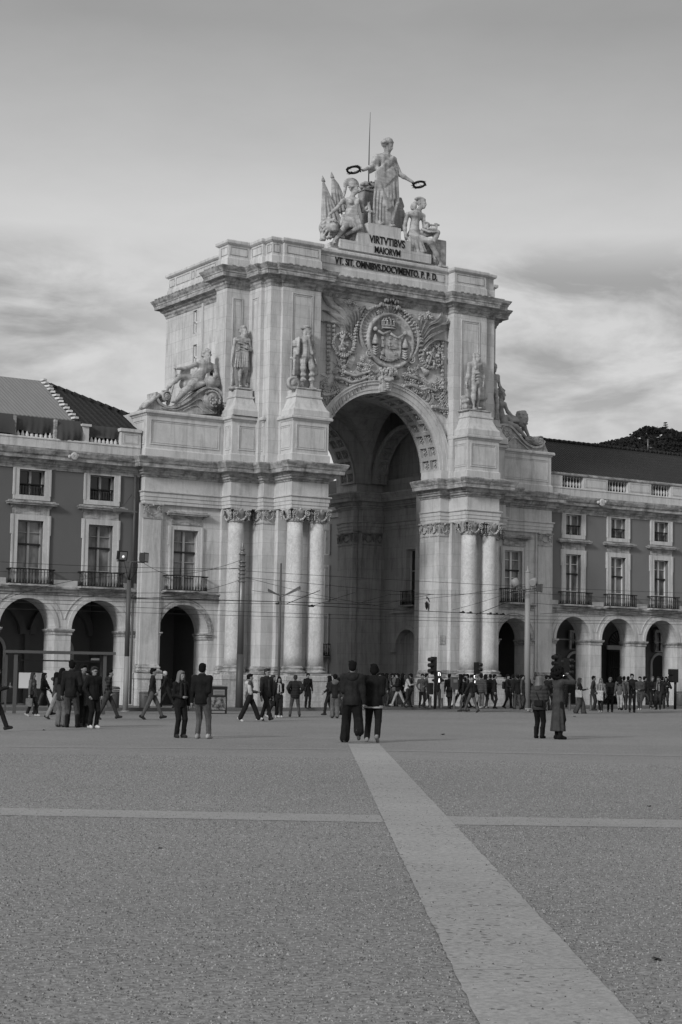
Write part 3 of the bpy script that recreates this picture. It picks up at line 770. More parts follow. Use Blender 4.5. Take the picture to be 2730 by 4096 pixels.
# --- pedestal storey above the entablature
PED = [(0.06,11.14),(0.06,11.50),(0.03,11.53),(0.0,11.56),(0.0,13.0),(0.03,13.02),(0.06,13.08),(0.14,13.12),(0.15,13.20),(0.12,13.22),(0.12,13.26),(-0.3,13.30)]
PEDW = [(o, 11.16+(z-11.14)*0.94) for o, z in PED]
def recpanel(mb, T, u0, u1, z0, z1, w=0.045, dp=.03):
    """framed panel: a raised rim casting a line of shade"""
    for a, b, c, d in ((u0,u1,z1-w,z1),(u0,u1,z0,z0+w),(u0,u0+w,z0+w,z1-w),(u1-w,u1,z0+w,z1-w)): mb.box(a, b, -dp, .02, c, d, T)
    for a, b, c, d in ((u0+w*2,u1-w*2,z1-w*2.6,z1-w*2),(u0+w*2,u1-w*2,z0+w*2,z0+w*2.6),(u0+w*2,u0+w*2.6,z0+w*2.6,z1-w*2.6),(u1-w*2.6,u1-w*2,z0+w*2.6,z1-w*2.6)): mb.box(a, b, -dp*.6, .02, c, d, T)
PB_L = [(33.98,70.9),(33.98,69.35),(37.88,69.35),(37.88,68.55),(39.27,68.55),(39.27,68.05),(39.86,68.05),(39.86,66.5),(41.75,66.5),(41.75,68.0),(41.9,68.0)]
PB_R = [(49.5,68.0),(49.66,68.0),(49.66,66.5),(51.53,66.5),(51.53,68.05),(52.13,68.05),(52.13,68.55),(53.5,68.55),(53.5,69.35),(57.15,69.35),(57.15,70.9)]
for p_ in (PB_L, PB_R):
    mb = MB(); mb.sweep(p_, PED); mb.prism(inset(p_+([(41.9,69.3),(38.9,69.3),(38.9,73.5),(33.98,73.5)] if p_ is PB_L else [(57.15,73.5),(52.5,73.5),(52.5,69.3),(49.5,69.3)]), .012), 11.12, 13.27); mb.build('pedestal_storey', STONE_PLAIN, arch)
def dado(T, u0, u1): mb = MB(); recpanel(mb, T, u0, u1, 11.72, 12.86); mb.build('dado_panel', STONE_PLAIN, arch)
dado(front(69.35), 34.15, 37.65); dado(front(68.55), 38.2, 39.1); dado(front(68.05), 39.4, 39.78); dado(front(66.5), 40.02, 41.6)
dado(west(37.88), 68.68, 69.2); dado(west(39.86), 66.65, 67.9); dado(west(39.27),68.12,68.48); dado(west(33.98), 69.5, 70.7)
dado(front(66.5), 49.82, 51.37); dado(west(49.66), 66.65, 67.85); dado(front(69.35), 53.8, 56.95); dado(front(68.05), 51.65,52.02)
# --- upper walls
UPL = [(38.95,77.6),(38.95,70.4),(37.9,70.4),(37.9,69.4),(39.1,69.4),(39.1,68.3),(39.28,68.3),(39.28,67.72),(39.82,67.72),(39.82,67.55),(41.87,67.55),(41.87,68.1)]
UPR = [(49.53,68.1),(49.53,67.55),(51.52,67.55),(51.52,67.72),(52.12,67.72),(52.12,68.3),(52.3,68.3),(52.3,69.4),(53.5,69.4),(53.5,70.4),(52.45,70.4),(52.45,77.6)]
UZ0, UZ1 = 11.1, 19.6
mb = MB(); mb.prism(UPL[2:]+[(41.87,69.9),(38.97,69.9),(38.97,70.4)], UZ0, UZ1); mb.build('upper_pier', STONE, arch)
mb = MB(); mb.prism(UPR[:-2]+[(52.43,70.4),(52.43,70.0),(49.53,70.0)], UZ0, UZ1); mb.build('upper_pier', STONE, arch)
for Y_, th in ((68.1,1.5),(75.6,2.0)):
    mb = MB(); mb.wall(41.88, 49.52, UZ0, UZ1-.004, [(XC-RA-.16, XC+RA+.16, UZ0, SPZ, True)], front(Y_), th); mb.build('upper_front_wall', STONE, arch)
mb = MB()     # left (west) flank with its windows
mb.wall(70.4, 77.6, UZ0, UZ1, [(74.25,74.65,16.35,17.55,False),(74.3,74.7,18.1,19.25,False),(72.5,73.1,14.6,16.0,True),(70.75,71.65,14.4,16.3,True)], west(38.95), 0.8)
mb.build('upper_side_wall', STONE, arch)
mb = MB(); mb.box(51.65,52.45,70.4,77.6,UZ0,UZ1-.01); mb.box(49.52,51.65,75.62,77.58,UZ0,UZ1-.02); mb.build('upper_side_wall', STONE, arch)
mb = MB(); mb.box(39.75,41.88,75.62,77.58,UZ0,UZ1-.02); mb.build('upper_back_wall', STONE, arch)
mb = MB(); mb.box(38.88,38.96,73.55,73.72,13.3,19.45); mb.build('wall_strip', STONE_PLAIN, arch)
for a, b, z0, z1, ar in ((74.25,74.65,16.35,17.55,0),(74.3,74.7,18.1,19.25,0),(72.5,73.1,14.6,16.0,1),(70.75,71.65,14.4,16.3,1)):
    T = west(39.15); mb = MB()
    if not ar:
        for q in ((a,b,z0,z0+.06),(a,b,z1-.06,z1),(a,b,(z0+z1)/2-.04,(z0+z1)/2+.04),(a,a+.07,z0,z1),(b-.07,b,z0,z1)): mb.box(q[0],q[1],-.1,.03,q[2],q[3],T)
        f_ = mb.build('window', SASH, arch); mb = MB(); mb.box(a,b,.04,.06,z0,z1,T); mb.build('pane', PANE_D, f_)
    else:
        r_ = (b-a)/2; mb.arcband((a+b)/2, z1, r_-.06, r_, -.08, .03, T=T); mb.box(a,b,-.06,.03,z1-.05,z1+.03,T); mb.box((a+b)/2-.03,(a+b)/2+.03,-.05,.03,z0,z1+r_-.03,T)
        mb.box(a,a+.06,-.06,.03,z0,z1,T); mb.box(b-.06,b,-.06,.03,z0,z1,T)
        f_ = mb.build('window', WOOD, arch); mb = MB(); mb.box(a,b,.04,.06,z0,z1+r_,T); mb.build('pane', PANE_D, f_)
        mb = MB(); mb.arcband((a+b)/2, z1, r_+.01, r_+.12, -.28, -.18, T=T); mb.build('window_surround', STONE_PLAIN, f_)
# --- great cornice
CORN = [(0.0,19.30),(0.03,19.34),(0.05,19.44),(0.10,19.50),(0.12,19.58),(0.22,19.64),(0.26,19.72),(0.30,19.75),(0.46,19.77),(0.47,19.94),(0.50,19.96),(0.51,20.02),(0.57,20.10),(0.61,20.18),(0.63,20.22),(0.58,20.25),(0.0,20.30)]
UP_ALL = UPL+UPR
UP_ALL = UPL+UPR
mb = MB(); mb.sweep(UP_ALL+[], CORN, closed=True); mb.build('great_cornice', STONE_CORN, arch)
mb = MB()     # row of tile ends on top of the cornice
def tiles_on(mb, path, off, z, step=0.36):
    for (x0,y0),(x1,y1) in zip(path[:-1], path[1:]):
        L = math.hypot(x1-x0, y1-y0)
        if L < .5: continue
        dx, dy = (x1-x0)/L, (y1-y0)/L; nx, ny = dy, -dx; n = int(L/step)
        for k in range(n+1):
            t = k*step; px, py = x0+dx*t+nx*off, y0+dy*t+ny*off
            mb.obox((px,py,z), (step*.55 if abs(dx)>.5 else .1, .1 if abs(dx)>.5 else step*.55, .045))
tiles_on(mb, UP_ALL, .6, 20.25); mb.build('cornice_tiles', STONE_CORN, arch)
mb = MB(); mb.box(38.9,52.9,70.0,77.6,19.9,20.25); mb.box(38.0,53.4,69.5,70.3,19.62,20.27); mb.box(39.4,52.0,68.2,70.1,19.63,20.28); mb.build('roof_slab', STONE_CORN, arch)
# --- parapet (attic) with panels
def inset(path, d):
    P = np.array(path, float); out = []
    n = len(P)
    for k in range(n):
        a, b, c = P[k-1], P[k], P[(k+1)%n]; d1 = (b-a)/np.linalg.norm(b-a); d2 = (c-b)/np.linalg.norm(c-b)
        n1 = np.array([d1[1],-d1[0]]); n2 = np.array([d2[1],-d2[0]]); m_ = n1+n2; m_ /= np.linalg.norm(m_); out.append(tuple(b-m_*d/(m_@n1)))
    return out
ATT = [(0.0,20.2),(0.0,20.74),(-.03,20.77),(-.04,20.80),(-.04,21.36),(0.02,21.39),(0.05,21.42),(0.08,21.44),(0.09,21.56),(0.05,21.60),(-.5,21.62)]
AP = UP_ALL
mb = MB(); mb.sweep(AP, ATT, closed=True); 
inn = inset(AP, .45)
mb.prism(inset(AP,.3), 20.2, 21.6)
mb.build('attic_parapet', STONE, arch)
def apan(T, u0, u1, z0=20.90, z1=21.28):
    mb = MB()
    for a, b, c, d in ((u0,u1,z1-.02,z1),(u0,u1,z0,z0+.02),(u0,u0+.02,z0+.02,z1-.02),(u1-.02,u1,z0+.02,z1-.02)): mb.box(a, b, .02, .06, c, d, T)
    mb.build('parapet_panel', STONE_CORN, arch)
apan(front(69.4), 38.05, 38.95); apan(front(67.55), 39.98, 41.7); apan(front(67.72),39.38,39.72); apan(west(37.9), 69.5, 70.1); apan(west(39.1),68.4,69.3); apan(west(39.28),67.82,68.2)
for a, b in ((70.9,72.0),(72.15,72.4),(72.6,74.6),(74.75,75.05),(75.2,76.7),(76.85,77.4)): apan(west(38.95), a, b)
apan(front(67.55), 49.7, 51.35); apan(front(68.1), 42.05, 49.35)
def tall(T, u0, u1, z0, z1):
    mb = MB(); recpanel(mb, T, u0, u1, z0, z1, .05, .035); mb.build('wall_panel', STONE_PLAIN, arch)
tall(front(67.55), 40.3, 41.45, 13.6, 19.1); tall(front(69.4), 38.2, 38.75, 13.6, 18.9); tall(west(39.1), 68.55, 69.1, 13.6, 18.9); tall(front(67.55), 49.95, 51.1, 13.6, 19.05)
# --- archivolt, keystone
mb = MB()
for a_, b_, y_ in ((0,.16,68.02),(.16,.40,67.99),(.40,.54,67.94),(.54,.60,67.90)): mb.arcband(XC, SPZ, RA+a_, RA+b_, y_, 68.12, n=48)
for x0, x1 in ((XC-RA-.6, XC-RA), (XC+RA, XC+RA+.6)): mb.box(x0, x1, 67.9, 69.6, 11.14, SPZ)
mb.build('archivolt', STONE_PLAIN, arch)
mb = MB()
kz = SPZ+RA
mb.box(XC-.26, XC+.26, 67.62, 68.1, kz+.0, kz+.62); mb.box(XC-.32, XC+.32, 67.56, 68.1, kz+.62, kz+.74)
mb.lathe((XC-.28,67.75,kz+.55), [(0.001,0),(.16,0),(.16,.02),(.1,.04)], 14, 'y'); mb.tube([(XC-.3,67.7,kz+.66),(XC,67.5,kz+.52),(XC+.3,67.7,kz+.66)], .08, 6)
for j in range(5): mb.ball((XC-.14+.07*j, 67.6, kz+.1), .06, 6)
for j in range(3): mb.ball((XC, 67.58, kz+.2+.1*j), (.11,.08,.06), 6)
mb.build('keystone', STONE_SCULPT, arch)
# --- coffered soffits
def soffit(T, cx, cz, R, d0, d1, ncof, rows, m):
    mb = MB()
    mb.arcband(cx, cz, R+.13, R+.2, d0, d1, T=T, n=40)
    w = (d1-d0); rib = .13*w/1.5*2/rows if rows > 1 else .12
    edges = [d0+i*w/rows for i in range(rows+1)]
    for e in edges: mb.arcband(cx, cz, R, R+.14, max(d0, e-rib/2 if e > d0 else d0), min(d1, e+rib/2 if e < d1 else d1) if e < d1 else d1, T=T, n=40) if e not in (d0, d1) else mb.arcband(cx, cz, R, R+.14, d0 if e == d0 else d1-rib, d0+rib if e == d0 else d1, T=T, n=40)
    for k in range(ncof+1):
        a = math.pi*k/ncof; da = .055
        mb.arcband(cx, cz, R, R+.14, d0+.01, d1-.01, max(0,a-da/2), min(math.pi,a+da/2), 2, T=T)
    for k in range(ncof):
        a = math.pi*(k+.5)/ncof
        for i in range(rows):
            dm = (edges[i]+edges[i+1])/2
            for j in range(6):
                b = 2*math.pi*j/6; rr = R+.08
                mb.ball(T(cx+(rr)*math.cos(a)-math.sin(a)*.13*math.cos(b), dm+.13*math.sin(b), cz+rr*math.sin(a)+math.cos(a)*.13*math.cos(b)), .042, 5)
            mb.ball(T(cx+(R+.05)*math.cos(a), dm, cz+(R+.05)*math.sin(a)), .06, 5)
            for q in (-1,1): mb.arcband(cx, cz, R+.05, R+.13, dm+q*(w/rows/2-rib*.9)-.02, dm+q*(w/rows/2-rib*.9)+.02, a-math.pi/ncof*.36, a+math.pi/ncof*.36, 3, T=T)
    return mb.build('coffered_soffit', m, arch)
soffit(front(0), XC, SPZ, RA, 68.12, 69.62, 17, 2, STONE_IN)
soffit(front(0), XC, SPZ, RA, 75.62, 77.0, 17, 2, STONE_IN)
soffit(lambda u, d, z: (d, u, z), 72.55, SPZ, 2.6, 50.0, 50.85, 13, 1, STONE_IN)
# --- groin vault between the two arches
mb = MB(); nx, ny = 44, 34; mb.smooth = True
x0, x1, y0, y1 = XC-4.3, XC+4.3, 69.62, 75.5; g = []
for i in range(nx+1):
    for j in range(ny+1):
        x = x0+(x1-x0)*i/nx; y = y0+(y1-y0)*j/ny
        hx = 3.75*math.sqrt(max(0, 1-((x-XC)/4.3)**2)); hy = 3.75*math.sqrt(max(0, 1-((y-72.56)/2.95)**2)); g.append((x, y, SPZ+.02+max(hx, hy)))
b0 = mb.V(*g)
for i in range(nx):
    for j in range(ny): k = b0+i*(ny+1)+j; mb.F(k, k+1, k+ny+2, k+ny+1)
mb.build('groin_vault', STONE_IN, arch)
mb = MB()
for Y in (69.66, 75.44): mb.arcband(XC, SPZ, RA, 4.4, min(Y,Y+.02), max(Y,Y+.02), n=30)
mb.wall(69.6, 75.6, 11.1, SPZ+.25, [], west(50.9), .2)
mb.box(51.3,51.45,69.6,75.6,11.1,16.5); mb.lathe((51.3,72.55,13.2), [(.001,-.02),(.5,-.06),(.6,-.12),(.62,0),(.7,-.05),(.72,0)], 24, 'x')
mb.box(41.2,41.38,69.6,75.6,11.1,16)
mb.build('lunette_wall', STONE_IN, arch)
# inner side wall of the passage: balcony and small archway
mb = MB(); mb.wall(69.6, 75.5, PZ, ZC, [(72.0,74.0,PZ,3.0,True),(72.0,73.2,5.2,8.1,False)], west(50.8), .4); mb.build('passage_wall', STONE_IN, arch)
mb = MB(); mb.box(52.2,52.3,69,76,PZ,ZC); mb.build('passage_inner_dark', PLASTER_IN, arch)
mb = MB(); T = west(50.8); mb.arcband(73.0, 3.0, 1.0, 1.18, -.08, .02, T=T); mb.box(71.7,72.0,-.12,.02,2.85,3.0,T); mb.box(74.0,74.4,-.12,.02,2.85,3.0,T); mb.box(71.5,74.5,-.12,.02,4.85,5.1,T); mb.build('passage_mouldings', STONE_IN, arch)
# --- capitals' neighbours: nothing else; inscription
def text_mesh(name, s, x0, x1, z0, z1, T, m, parent, th=0.04, bold=0.02):
    cu = bpy.data.curves.new('t', 'FONT'); cu.body = s; cu.extrude = th; cu.offset = bold; cu.resolution_u = 3
    to = bpy.data.objects.new('t', cu); COL.objects.link(to)
    dg = bpy.context.evaluated_depsgraph_get(); me = bpy.data.meshes.new_from_object(to.evaluated_get(dg))
    v = np.array([q.co[:] for q in me.vertices]); lo, hi = v.min(0), v.max(0)
    mn, mx = lo, hi
    out = []
    for q in v: out.append(T(x0+(q[0]-mn[0])/(mx[0]-mn[0])*(x1-x0), -(q[2]), z0+(q[1]-mn[1])/(mx[1]-mn[1])*(z1-z0)))
    f = [tuple(p.vertices) for p in me.polygons]
    bpy.data.objects.remove(to); bpy.data.curves.remove(cu); bpy.data.meshes.remove(me)
    return raw_mesh(name, out, f, m, parent, smooth=False)
text_mesh('inscription', 'VT. SIT. OMNIBVS.DOCVMENTO. P. P. D.', 42.95, 48.88, 20.93, 21.27, front(68.12), LETTER, arch, .03, .015)
# --- windows and balconies -------------------------------------------------
def balcony(T, x0, x1, z0, z1, parent, out=.42, n=None, m=None):
    mb = MB(); n = n or int((x1-x0)/.135)
    for a, b, c, d in ((x0,x1,-out,-out+.05),(x0,x0+.05,-out,0),(x1-.05,x1,-out,0)):
        mb.box(a-.02, b+.02, c-.02, d, z1-.045, z1, T); mb.box(a, b, c, d, z0+.03, z0+.07, T)
    def bal(u, d):
        c = T(u, d, 0); mb.lathe((c[0], c[1], z0+.05), [(.012,0),(.03,.04),(.034,.13),(.016,.2),(.012,.3),(.02,.42),(.012,z1-z0-.09)], 6)
    for k in range(n+1): bal(x0+.04+(x1-x0-.08)*k/n, -out+.02)
    for k in range(1, 3): bal(x0+.03, -out+out*k/3); bal(x1-.03, -out+out*k/3)
    o = mb.build('balcony', IRON, parent); mb = MB(); mb.box(x0-.06, x1+.06, -out-.06, .0, z0-.05, z0+.03, T); mb.build('balcony_slab', STONE_CORN, o)
    return o
def window(T, x0, x1, z0, z1, parent, rows, old=False, surround=None, pane=None, dep=.22, arched=False, trans=None):
    m = SASH_OLD if old else SASH; mb = MB(); xm = (x0+x1)/2; T2 = lambda u, d, z: T(u, d+dep, z); b = .045
    mb.box(x0, x0+b, -.03, .04, z0, z1, T2); mb.box(x1-b, x1, -.03, .04, z0, z1, T2); mb.box(x0+b, x1-b, -.03, .04, z1-b, z1, T2); mb.box(x0+b, x1-b, -.03, .04, z0, z0+b, T2)
    mb.box(xm-.05, xm+.05, -.045, .04, z0+b, z1-b, T2)
    if trans: mb.cur = 1; mb.box(x0+b, x1-b, -.06, .05, trans-.05, trans+.03, T2); mb.cur = 0
    for r_ in rows: mb.box(x0+b, xm-.05, -.02, .035, r_-.014, r_+.014, T2); mb.box(xm+.05, x1-b, -.02, .035, r_-.014, r_+.014, T2)
    w = mb.build('window', [m, WOOD], parent)
    mb = MB(); mb.box(x0, x1, .05, .07, z0, z1, T2); mb.build('pane', pane or PANE, w)
    if surround:
        s0, s1, zt = surround; mb = MB(); sw0 = x0-s0; 
        mb.box(x0-s0, x0, -.06, .02, z0, z1, T); mb.box(x1, x1+s1, -.06, .02, z0, z1, T); mb.box(x0-s0, x1+s1, -.06, .02, z1, zt, T)
        mb.box(x0-s0-.02, x0-s0+.05, -.09, .02, z0, zt, T); mb.box(x1+s1-.05, x1+s1+.02, -.09, .02, z0, zt, T)
        if z1-z0 > 2:
            mb.box(x0-s0-.07, x0-s0, -.075, .02, zt-.85, zt, T); mb.box(x1+s1, x1+s1+.07, -.075, .02, zt-.85, zt, T)
        mb.build('window_surround', STONE_PLAIN, w)
    return w
def hood(T, x0, x1, z, parent, fz=None):
    mb = MB(); 
    for o_, a, b in ((.06,-.12,-.06),(.1,-.06,0),(.26,0,.07),(.3,.07,.12),(.2,.12,.18)): mb.box(x0-o_+.2, x1+o_-.2, -o_, .02, z+a, z+b, T)
    if fz: mb.box(x0+.22, x1-.22, -.05, .02, fz, z-.12, T)
    return mb.build('window_hood', STONE_CORN, parent)
T = front(69.45)
window(T, 35.50, 36.73, 5.22, 7.98, arch, [5.9,6.55,7.45], True, (.2,.2,8.14), trans=7.0); hood(T, 35.15, 37.1, 8.62, arch, 8.22); balcony(T, 35.05, 37.07, 5.22, 5.92, arch)
window(T, 54.22, 55.34, 5.4, 8.06, arch, [6.05,6.7,7.6], False, (.2,.2,8.24), trans=7.08); hood(T, 53.9, 55.8, 8.7, arch, 8.3); balcony(T, 53.95, 55.45, 5.4, 6.12, arch)
balcony(west(50.8), 72.0, 73.1, 5.2, 5.95, arch)
window(west(50.8), 72.0, 73.2, 5.2, 8.1, arch, [6,7], False, None, pane=PANE_D, dep=.3)
# plaque and little wall lantern on the right pier
mb = MB(); mb.box(49.18,49.5,67.96,68.0,3.2,3.62); mb.build('wall_plaque', STONE_CORN, arch)
q = onX(1200+905*.574, 1600+1420*.574, 49.1)
mb = MB(); mb.lathe((48.92, q[1], q[2]-.3), [(.01,0),(.04,.06),(.07,.12),(.08,.3),(.1,.32),(.04,.38),(.01,.42)], 6); mb.tube([(49.1,q[1],q[2]+.1),(48.92,q[1],q[2]+.35),(48.92,q[1],q[2]+.25)], .02); mb.build('wall_lantern', IRON, arch)
# sculpture base blocks on the roof, with lettering
mb = MB(); mb.box(42.6,49.9,68.25,70.6,21.55,21.72); mb.box(43.2,48.5,68.1,70.4,21.72,22.17); mb.box(44.2,47.3,68.12,70.2,22.17,22.66); mb.box(44.85,46.75,68.2,69.9,22.66,23.23)
mb.build('sculpture_base', STONE, arch)
text_mesh('inscription', 'VIRTVTIBVS', 44.86, 46.92, 22.24, 22.62, front(68.12), LETTER, arch, .03, .015)
text_mesh('inscription', 'MAIORVM', 45.16, 46.65, 21.77, 22.11, front(68.10), LETTER, arch, .03, .015)
# statue pedestals on the dado
def stat_ped(x0, x1, y0, y1, zb=13.28, zt=14.5):
    mb = MB(); path = [(x0,y1),(x0,y0),(x1,y0),(x1,y1)]
    pr = [(.30,zb),(.30,zb+.25),(.22,zb+.35),(.12,zb+.55),(.05,zb+.75),(.02,zb+.85),(.06,zb+.87),(.06,zb+.95),(0.0,zb+.97),(0,zt),(-.3,zt)]
    mb.sweep(path, pr); mb.box(x0+.02, x1-.02, y0+.02, y1-.02, zb, zt+.004); mb.build('statue_pedestal', STONE_PLAIN, arch)
stat_ped(38.1, 38.95, 68.65, 69.5); stat_ped(40.15, 41.45, 66.75, 67.6); stat_ped(49.92, 51.25, 66.75, 67.6); stat_ped(52.5, 53.25, 68.65, 69.5)
# ------------------------------------------------------------------ the two long buildings either side
def bay_building(name, label, x0, x1, bays, dz, plaster, roof, zl, old, arcs, extra=None):
    """bays: x centres; zl: levels dict"""
    B = thing(name, label, 'building', ((x0+x1)/2, 74, PZ)); T = front(69.7); L = zl
    w2 = L['ww']/2; ops = []
    for c in bays:
        ops.append((c-w2, c+w2, L['u0'], L['u1'], False)); ops.append((c-w2, c+w2, L['l0'], L['l1'], False))
    mb = MB(); mb.wall(x0, x1, L['str']+.02, 10.3, ops, T, .5)
    mb.build('plaster_wall', plaster, B)
    mb = MB(); mb.wall(x0, x1, PZ, L['str']+.02, [(a, b, PZ, L['sp'], True) for a, b in arcs], front(69.68), 1.15); mb.build('arcade_wall', STONE, B)
    # pale band at floor level, broken by the balconies
    edges = [x0]+sum([[c-L['bw']/2-.02, c+L['bw']/2+.02] for c in bays], [])+[x1]
    for a, b in zip(edges[::2], edges[1::2]):
        if b > a: mb = MB(); mb.box(a, b, -.03, .02, L['l0'], L['band'], T); mb.build('pale_band', STONE_PLAIN, B)
    zs = L['str']
    mb = MB(); mb.sweep([(x0,69.68),(x1,69.68)], [(0,zs-.36),(.04,zs-.36),(.04,zs-.26),(.08,zs-.24),(.08,zs-.12),(.18,zs-.08),(.2,zs),(.16,zs+.03),(0,zs+.05)])
    mb.build('string_course', STONE_CORN, B)
    mb = MB()
    for a, b in arcs:
        r = (b-a)/2; cx = (a+b)/2; mb.arcband(cx, L['sp'], r+.002, r+.17, 69.63, 69.69, n=28); mb.arcband(cx, L['sp'], r+.36, r+.40, 69.65, 69.69, math.pi*.08, math.pi*.92, 24)
    mb.build('archivolts', STONE_PLAIN, B)
    mb = MB(); ed = [arcs[0][0]]
    prs = [(x0, arcs[0][0])]+[(arcs[i][1], arcs[i+1][0]) for i in range(len(arcs)-1)]+[(arcs[-1][1], x1)]
    z = L['sp']
    for a, b in prs:
        if b-a < .1: continue
        mb = MB(); mb.sweep([(a,70.8),(a,69.68),(b,69.68),(b,70.8)], [(0,z-.26),(.04,z-.26),(.04,z-.15),(.08,z-.13),(.12,z-.06),(.12,z-.01),(0,z)]); mb.build('impost', STONE_CORN, B)
    # entablature under the parapet, cornice
    mb = MB(); mb.sweep([(x0,69.7),(x1,69.7)], [(.04,10.22),(.04,10.36),(.08,10.38),(.08,10.44),(.18,10.50),(.22,10.60),(.42,10.63),(.44,10.78),(.5,10.82),(.58,10.98),(.6,11.08),(0,11.14)])
    mb.build('cornice', STONE_CORN, B)
    mb = MB(); mb.box(x0, x1, 69.68, 70.2, 10.3, 11.59); mb.sweep([(x0,69.66),(x1,69.66)], [(0,11.12),(0,11.5),(.03,11.52),(.03,11.57),(0,11.6)]); mb.build('parapet_base', STONE_PLAIN, B)
    for c in bays:
        window(T, c-w2, c+w2, L['u0']+.32 if False else L['u0'], L['u1'], B, [], old, (.26,.26,L['u1']+.06), dep=.24, pane=PANE_D if old else PANE)
        mb = MB(); 
        for k in range(9): u = c-w2+.07+(2*w2-.14)*k/8; q = T(u, .1, 0); mb.lathe((q[0], q[1], L['u0']+.02), [(.012,0),(.03,.05),(.012,.12),(.022,.3),(.012,.44)], 6)
        mb.box(c-w2, c+w2, .05, .16, L['u0']+.46, L['u0']+.51, T); mb.box(c-w2, c+w2, .05, .16, L['u0'], L['u0']+.03, T); mb.build('window_railing', IRON, B)
        mb = MB(); mb.box(c-w2-.26, c+w2+.26, -.07, .02, L['u0']-.2, L['u0'], T); mb.build('window_sill', STONE_PLAIN, B)
        hood(T, c-w2-.42-.05, c+w2+.42+.05, L['u0']-.42, B, L['l1']+.22)
        window(T, c-w2, c+w2, L['l0'], L['l1'], B, [L['l0']+.75, L['l1']-.5], old, (.26,.26,L['l1']+.24), trans=L['l1']-1.0, dep=.24, pane=PANE)
        balcony(T, c-L['bw']/2, c+L['bw']/2, L['l0'], L['l0']+.68, B)
    # arcade walk behind
    mb = MB(); mb.box(x0, x1, 73.8, 74.0, PZ, L['str']); mb.box(x0, x1, 70.85, 73.8, L['str']-.35, L['str']-.2)
    for a, b in prs:
        if b-a > .1: mb.box(a+.25, b-.25, 73.55, 73.8, PZ, L['sp'])
    for a, b in arcs:
        cx = (a+b)/2; r = (b-a)/2
        mb.arcband(cx, L['sp']-.2, r, r+.3, 73.5, 73.8, n=14)
    mb.build('arcade_inner_wall', PLASTER_IN, B)
    return B
LZ = dict(ww=1.17, u0=9.06, u1=10.16, l0=5.22, l1=7.98, bw=2.0, str=5.18, band=5.49, sp=3.40)
LA = [(27.50,30.04),(30.80,33.36)]
LARC = [(c-1.28, c+1.28) for c in (12.35,15.62,18.9,22.18,25.48)]+LA
left = bay_building('arcaded_building', 'painted building left of the arch with tarpaulin on its roof', 10.6, 33.86, [12.36,15.64,18.92,22.2,25.48,28.77,32.05], 0, PLASTER, None, LZ, True, LARC)
RZ = dict(ww=1.04, u0=9.12, u1=10.18, l0=5.45, l1=8.10, bw=1.95, str=5.38, band=5.68, sp=3.70)
RARC = [(57.80,60.12),(60.88,63.20),(63.97,66.28),(67.05,69.36),(70.1,72.4)]
right = bay_building('arcaded_building', 'painted building right of the arch with plain tiled roof and balustrade', 57.2, 76.0, [58.94,62.03,65.10,68.2,71.3], 0, PLASTER_R, None, RZ, False, RARC)
mb = MB(); mb.box(57.15,57.3,69.7,78,PZ,5); mb.build('end_wall', PLASTER_IN, right)
# plain body behind the fronts
mb = MB(); mb.box(10.6,33.8,74.5,79.5,PZ,11.2); mb.box(10.6,33.8,70.2,74.5,5.4,11.19); mb.prism([(10.62,70.3),(10.9,70.3),(10.9,79.6),(10.62,79.6)],11.1,12.4)
for sx in (0,): i = mb.V((10.7,70.3,12.3),(10.7,79.6,12.3),(10.7,75,14.85)); mb.F(i,i+1,i+2); mb.build('body', PLASTER, left)
mb = MB(); mb.box(57.4,76,74.5,79.5,PZ,11.2); mb.box(57.4,76,70.2,74.5,5.6,11.2); mb.build('body', PLASTER_R, right)
# doors and windows inside the right arcade
def adoor(c, w, z1, arch_h, parent, m=WOOD, Yw=73.78):
    mb = MB(); mb.box(c-w/2, c+w/2, Yw-.06, Yw, PZ, z1)
    if arch_h: mb.arcband(c, z1, .001, w/2, Yw-.06, Yw, n=14)
    d = mb.build('door', m, parent); mb = MB()
    mb.arcband(c, z1, w/2, w/2+.14, Yw-.1, Yw, n=14) if arch_h else mb.box(c-w/2-.14,c+w/2+.14,Yw-.1,Yw,z1,z1+.14)
    mb.box(c-w/2-.14,c-w/2,Yw-.1,Yw,PZ,z1); mb.box(c+w/2,c+w/2+.14,Yw-.1,Yw,PZ,z1); mb.build('door_frame', STONE_PLAIN, d)
    return d
# right arcade: shop window and door, iron gate, window and door
window(front(73.5), 62.03, 63.0, 3.25, 4.2, right, [], True, (.12,.12,4.3), pane=PANE_D, dep=.1); adoor(62.5, 1.05, 2.5, True, right)
window(front(73.5), 68.25, 69.3, 3.25, 4.4, right, [3.8], False, (.1,.1,4.5), pane=PANE_D, dep=.1); adoor(68.72, 1.05, 2.55, True, right)
mb = MB(); gx, gtz, gr = 65.45, 3.55, .85
mb.arcband(gx, gtz, gr-.06, gr, 73.3, 73.36, n=20)
for k in range(1, 12): a = math.pi*k/12; mb.tube([(gx+.15*math.cos(a),73.33,gtz+.15*math.sin(a)),(gx+gr*math.cos(a),73.33,gtz+gr*math.sin(a))], .025, 5)
for k in range(13): u = gx-gr+2*gr*k/12; mb.tube([(u,73.33,PZ),(u,73.33,3.25)], .022, 5)
for z in (.2,.9,1.6,2.3,3.2): mb.box(gx-gr,gx+gr,73.3,73.36,z,z+.06)
mb.box(gx-gr,gx+gr,73.4,73.45,PZ,3.3); mb.build('iron_gate', IRON, right)
mb = MB(); mb.box(gx-gr-.1,gx+gr+.1,73.3,73.42,3.3,3.54); mb.build('gate_lintel', STONE_PLAIN, right)
for c in (28.77, 32.05, 25.4): adoor(c, 1.1, 2.5, True, left)
window(front(73.5), 27.9, 28.6, 3.2, 4.1, left, [3.7], True, None, pane=PANE_D, dep=.1)
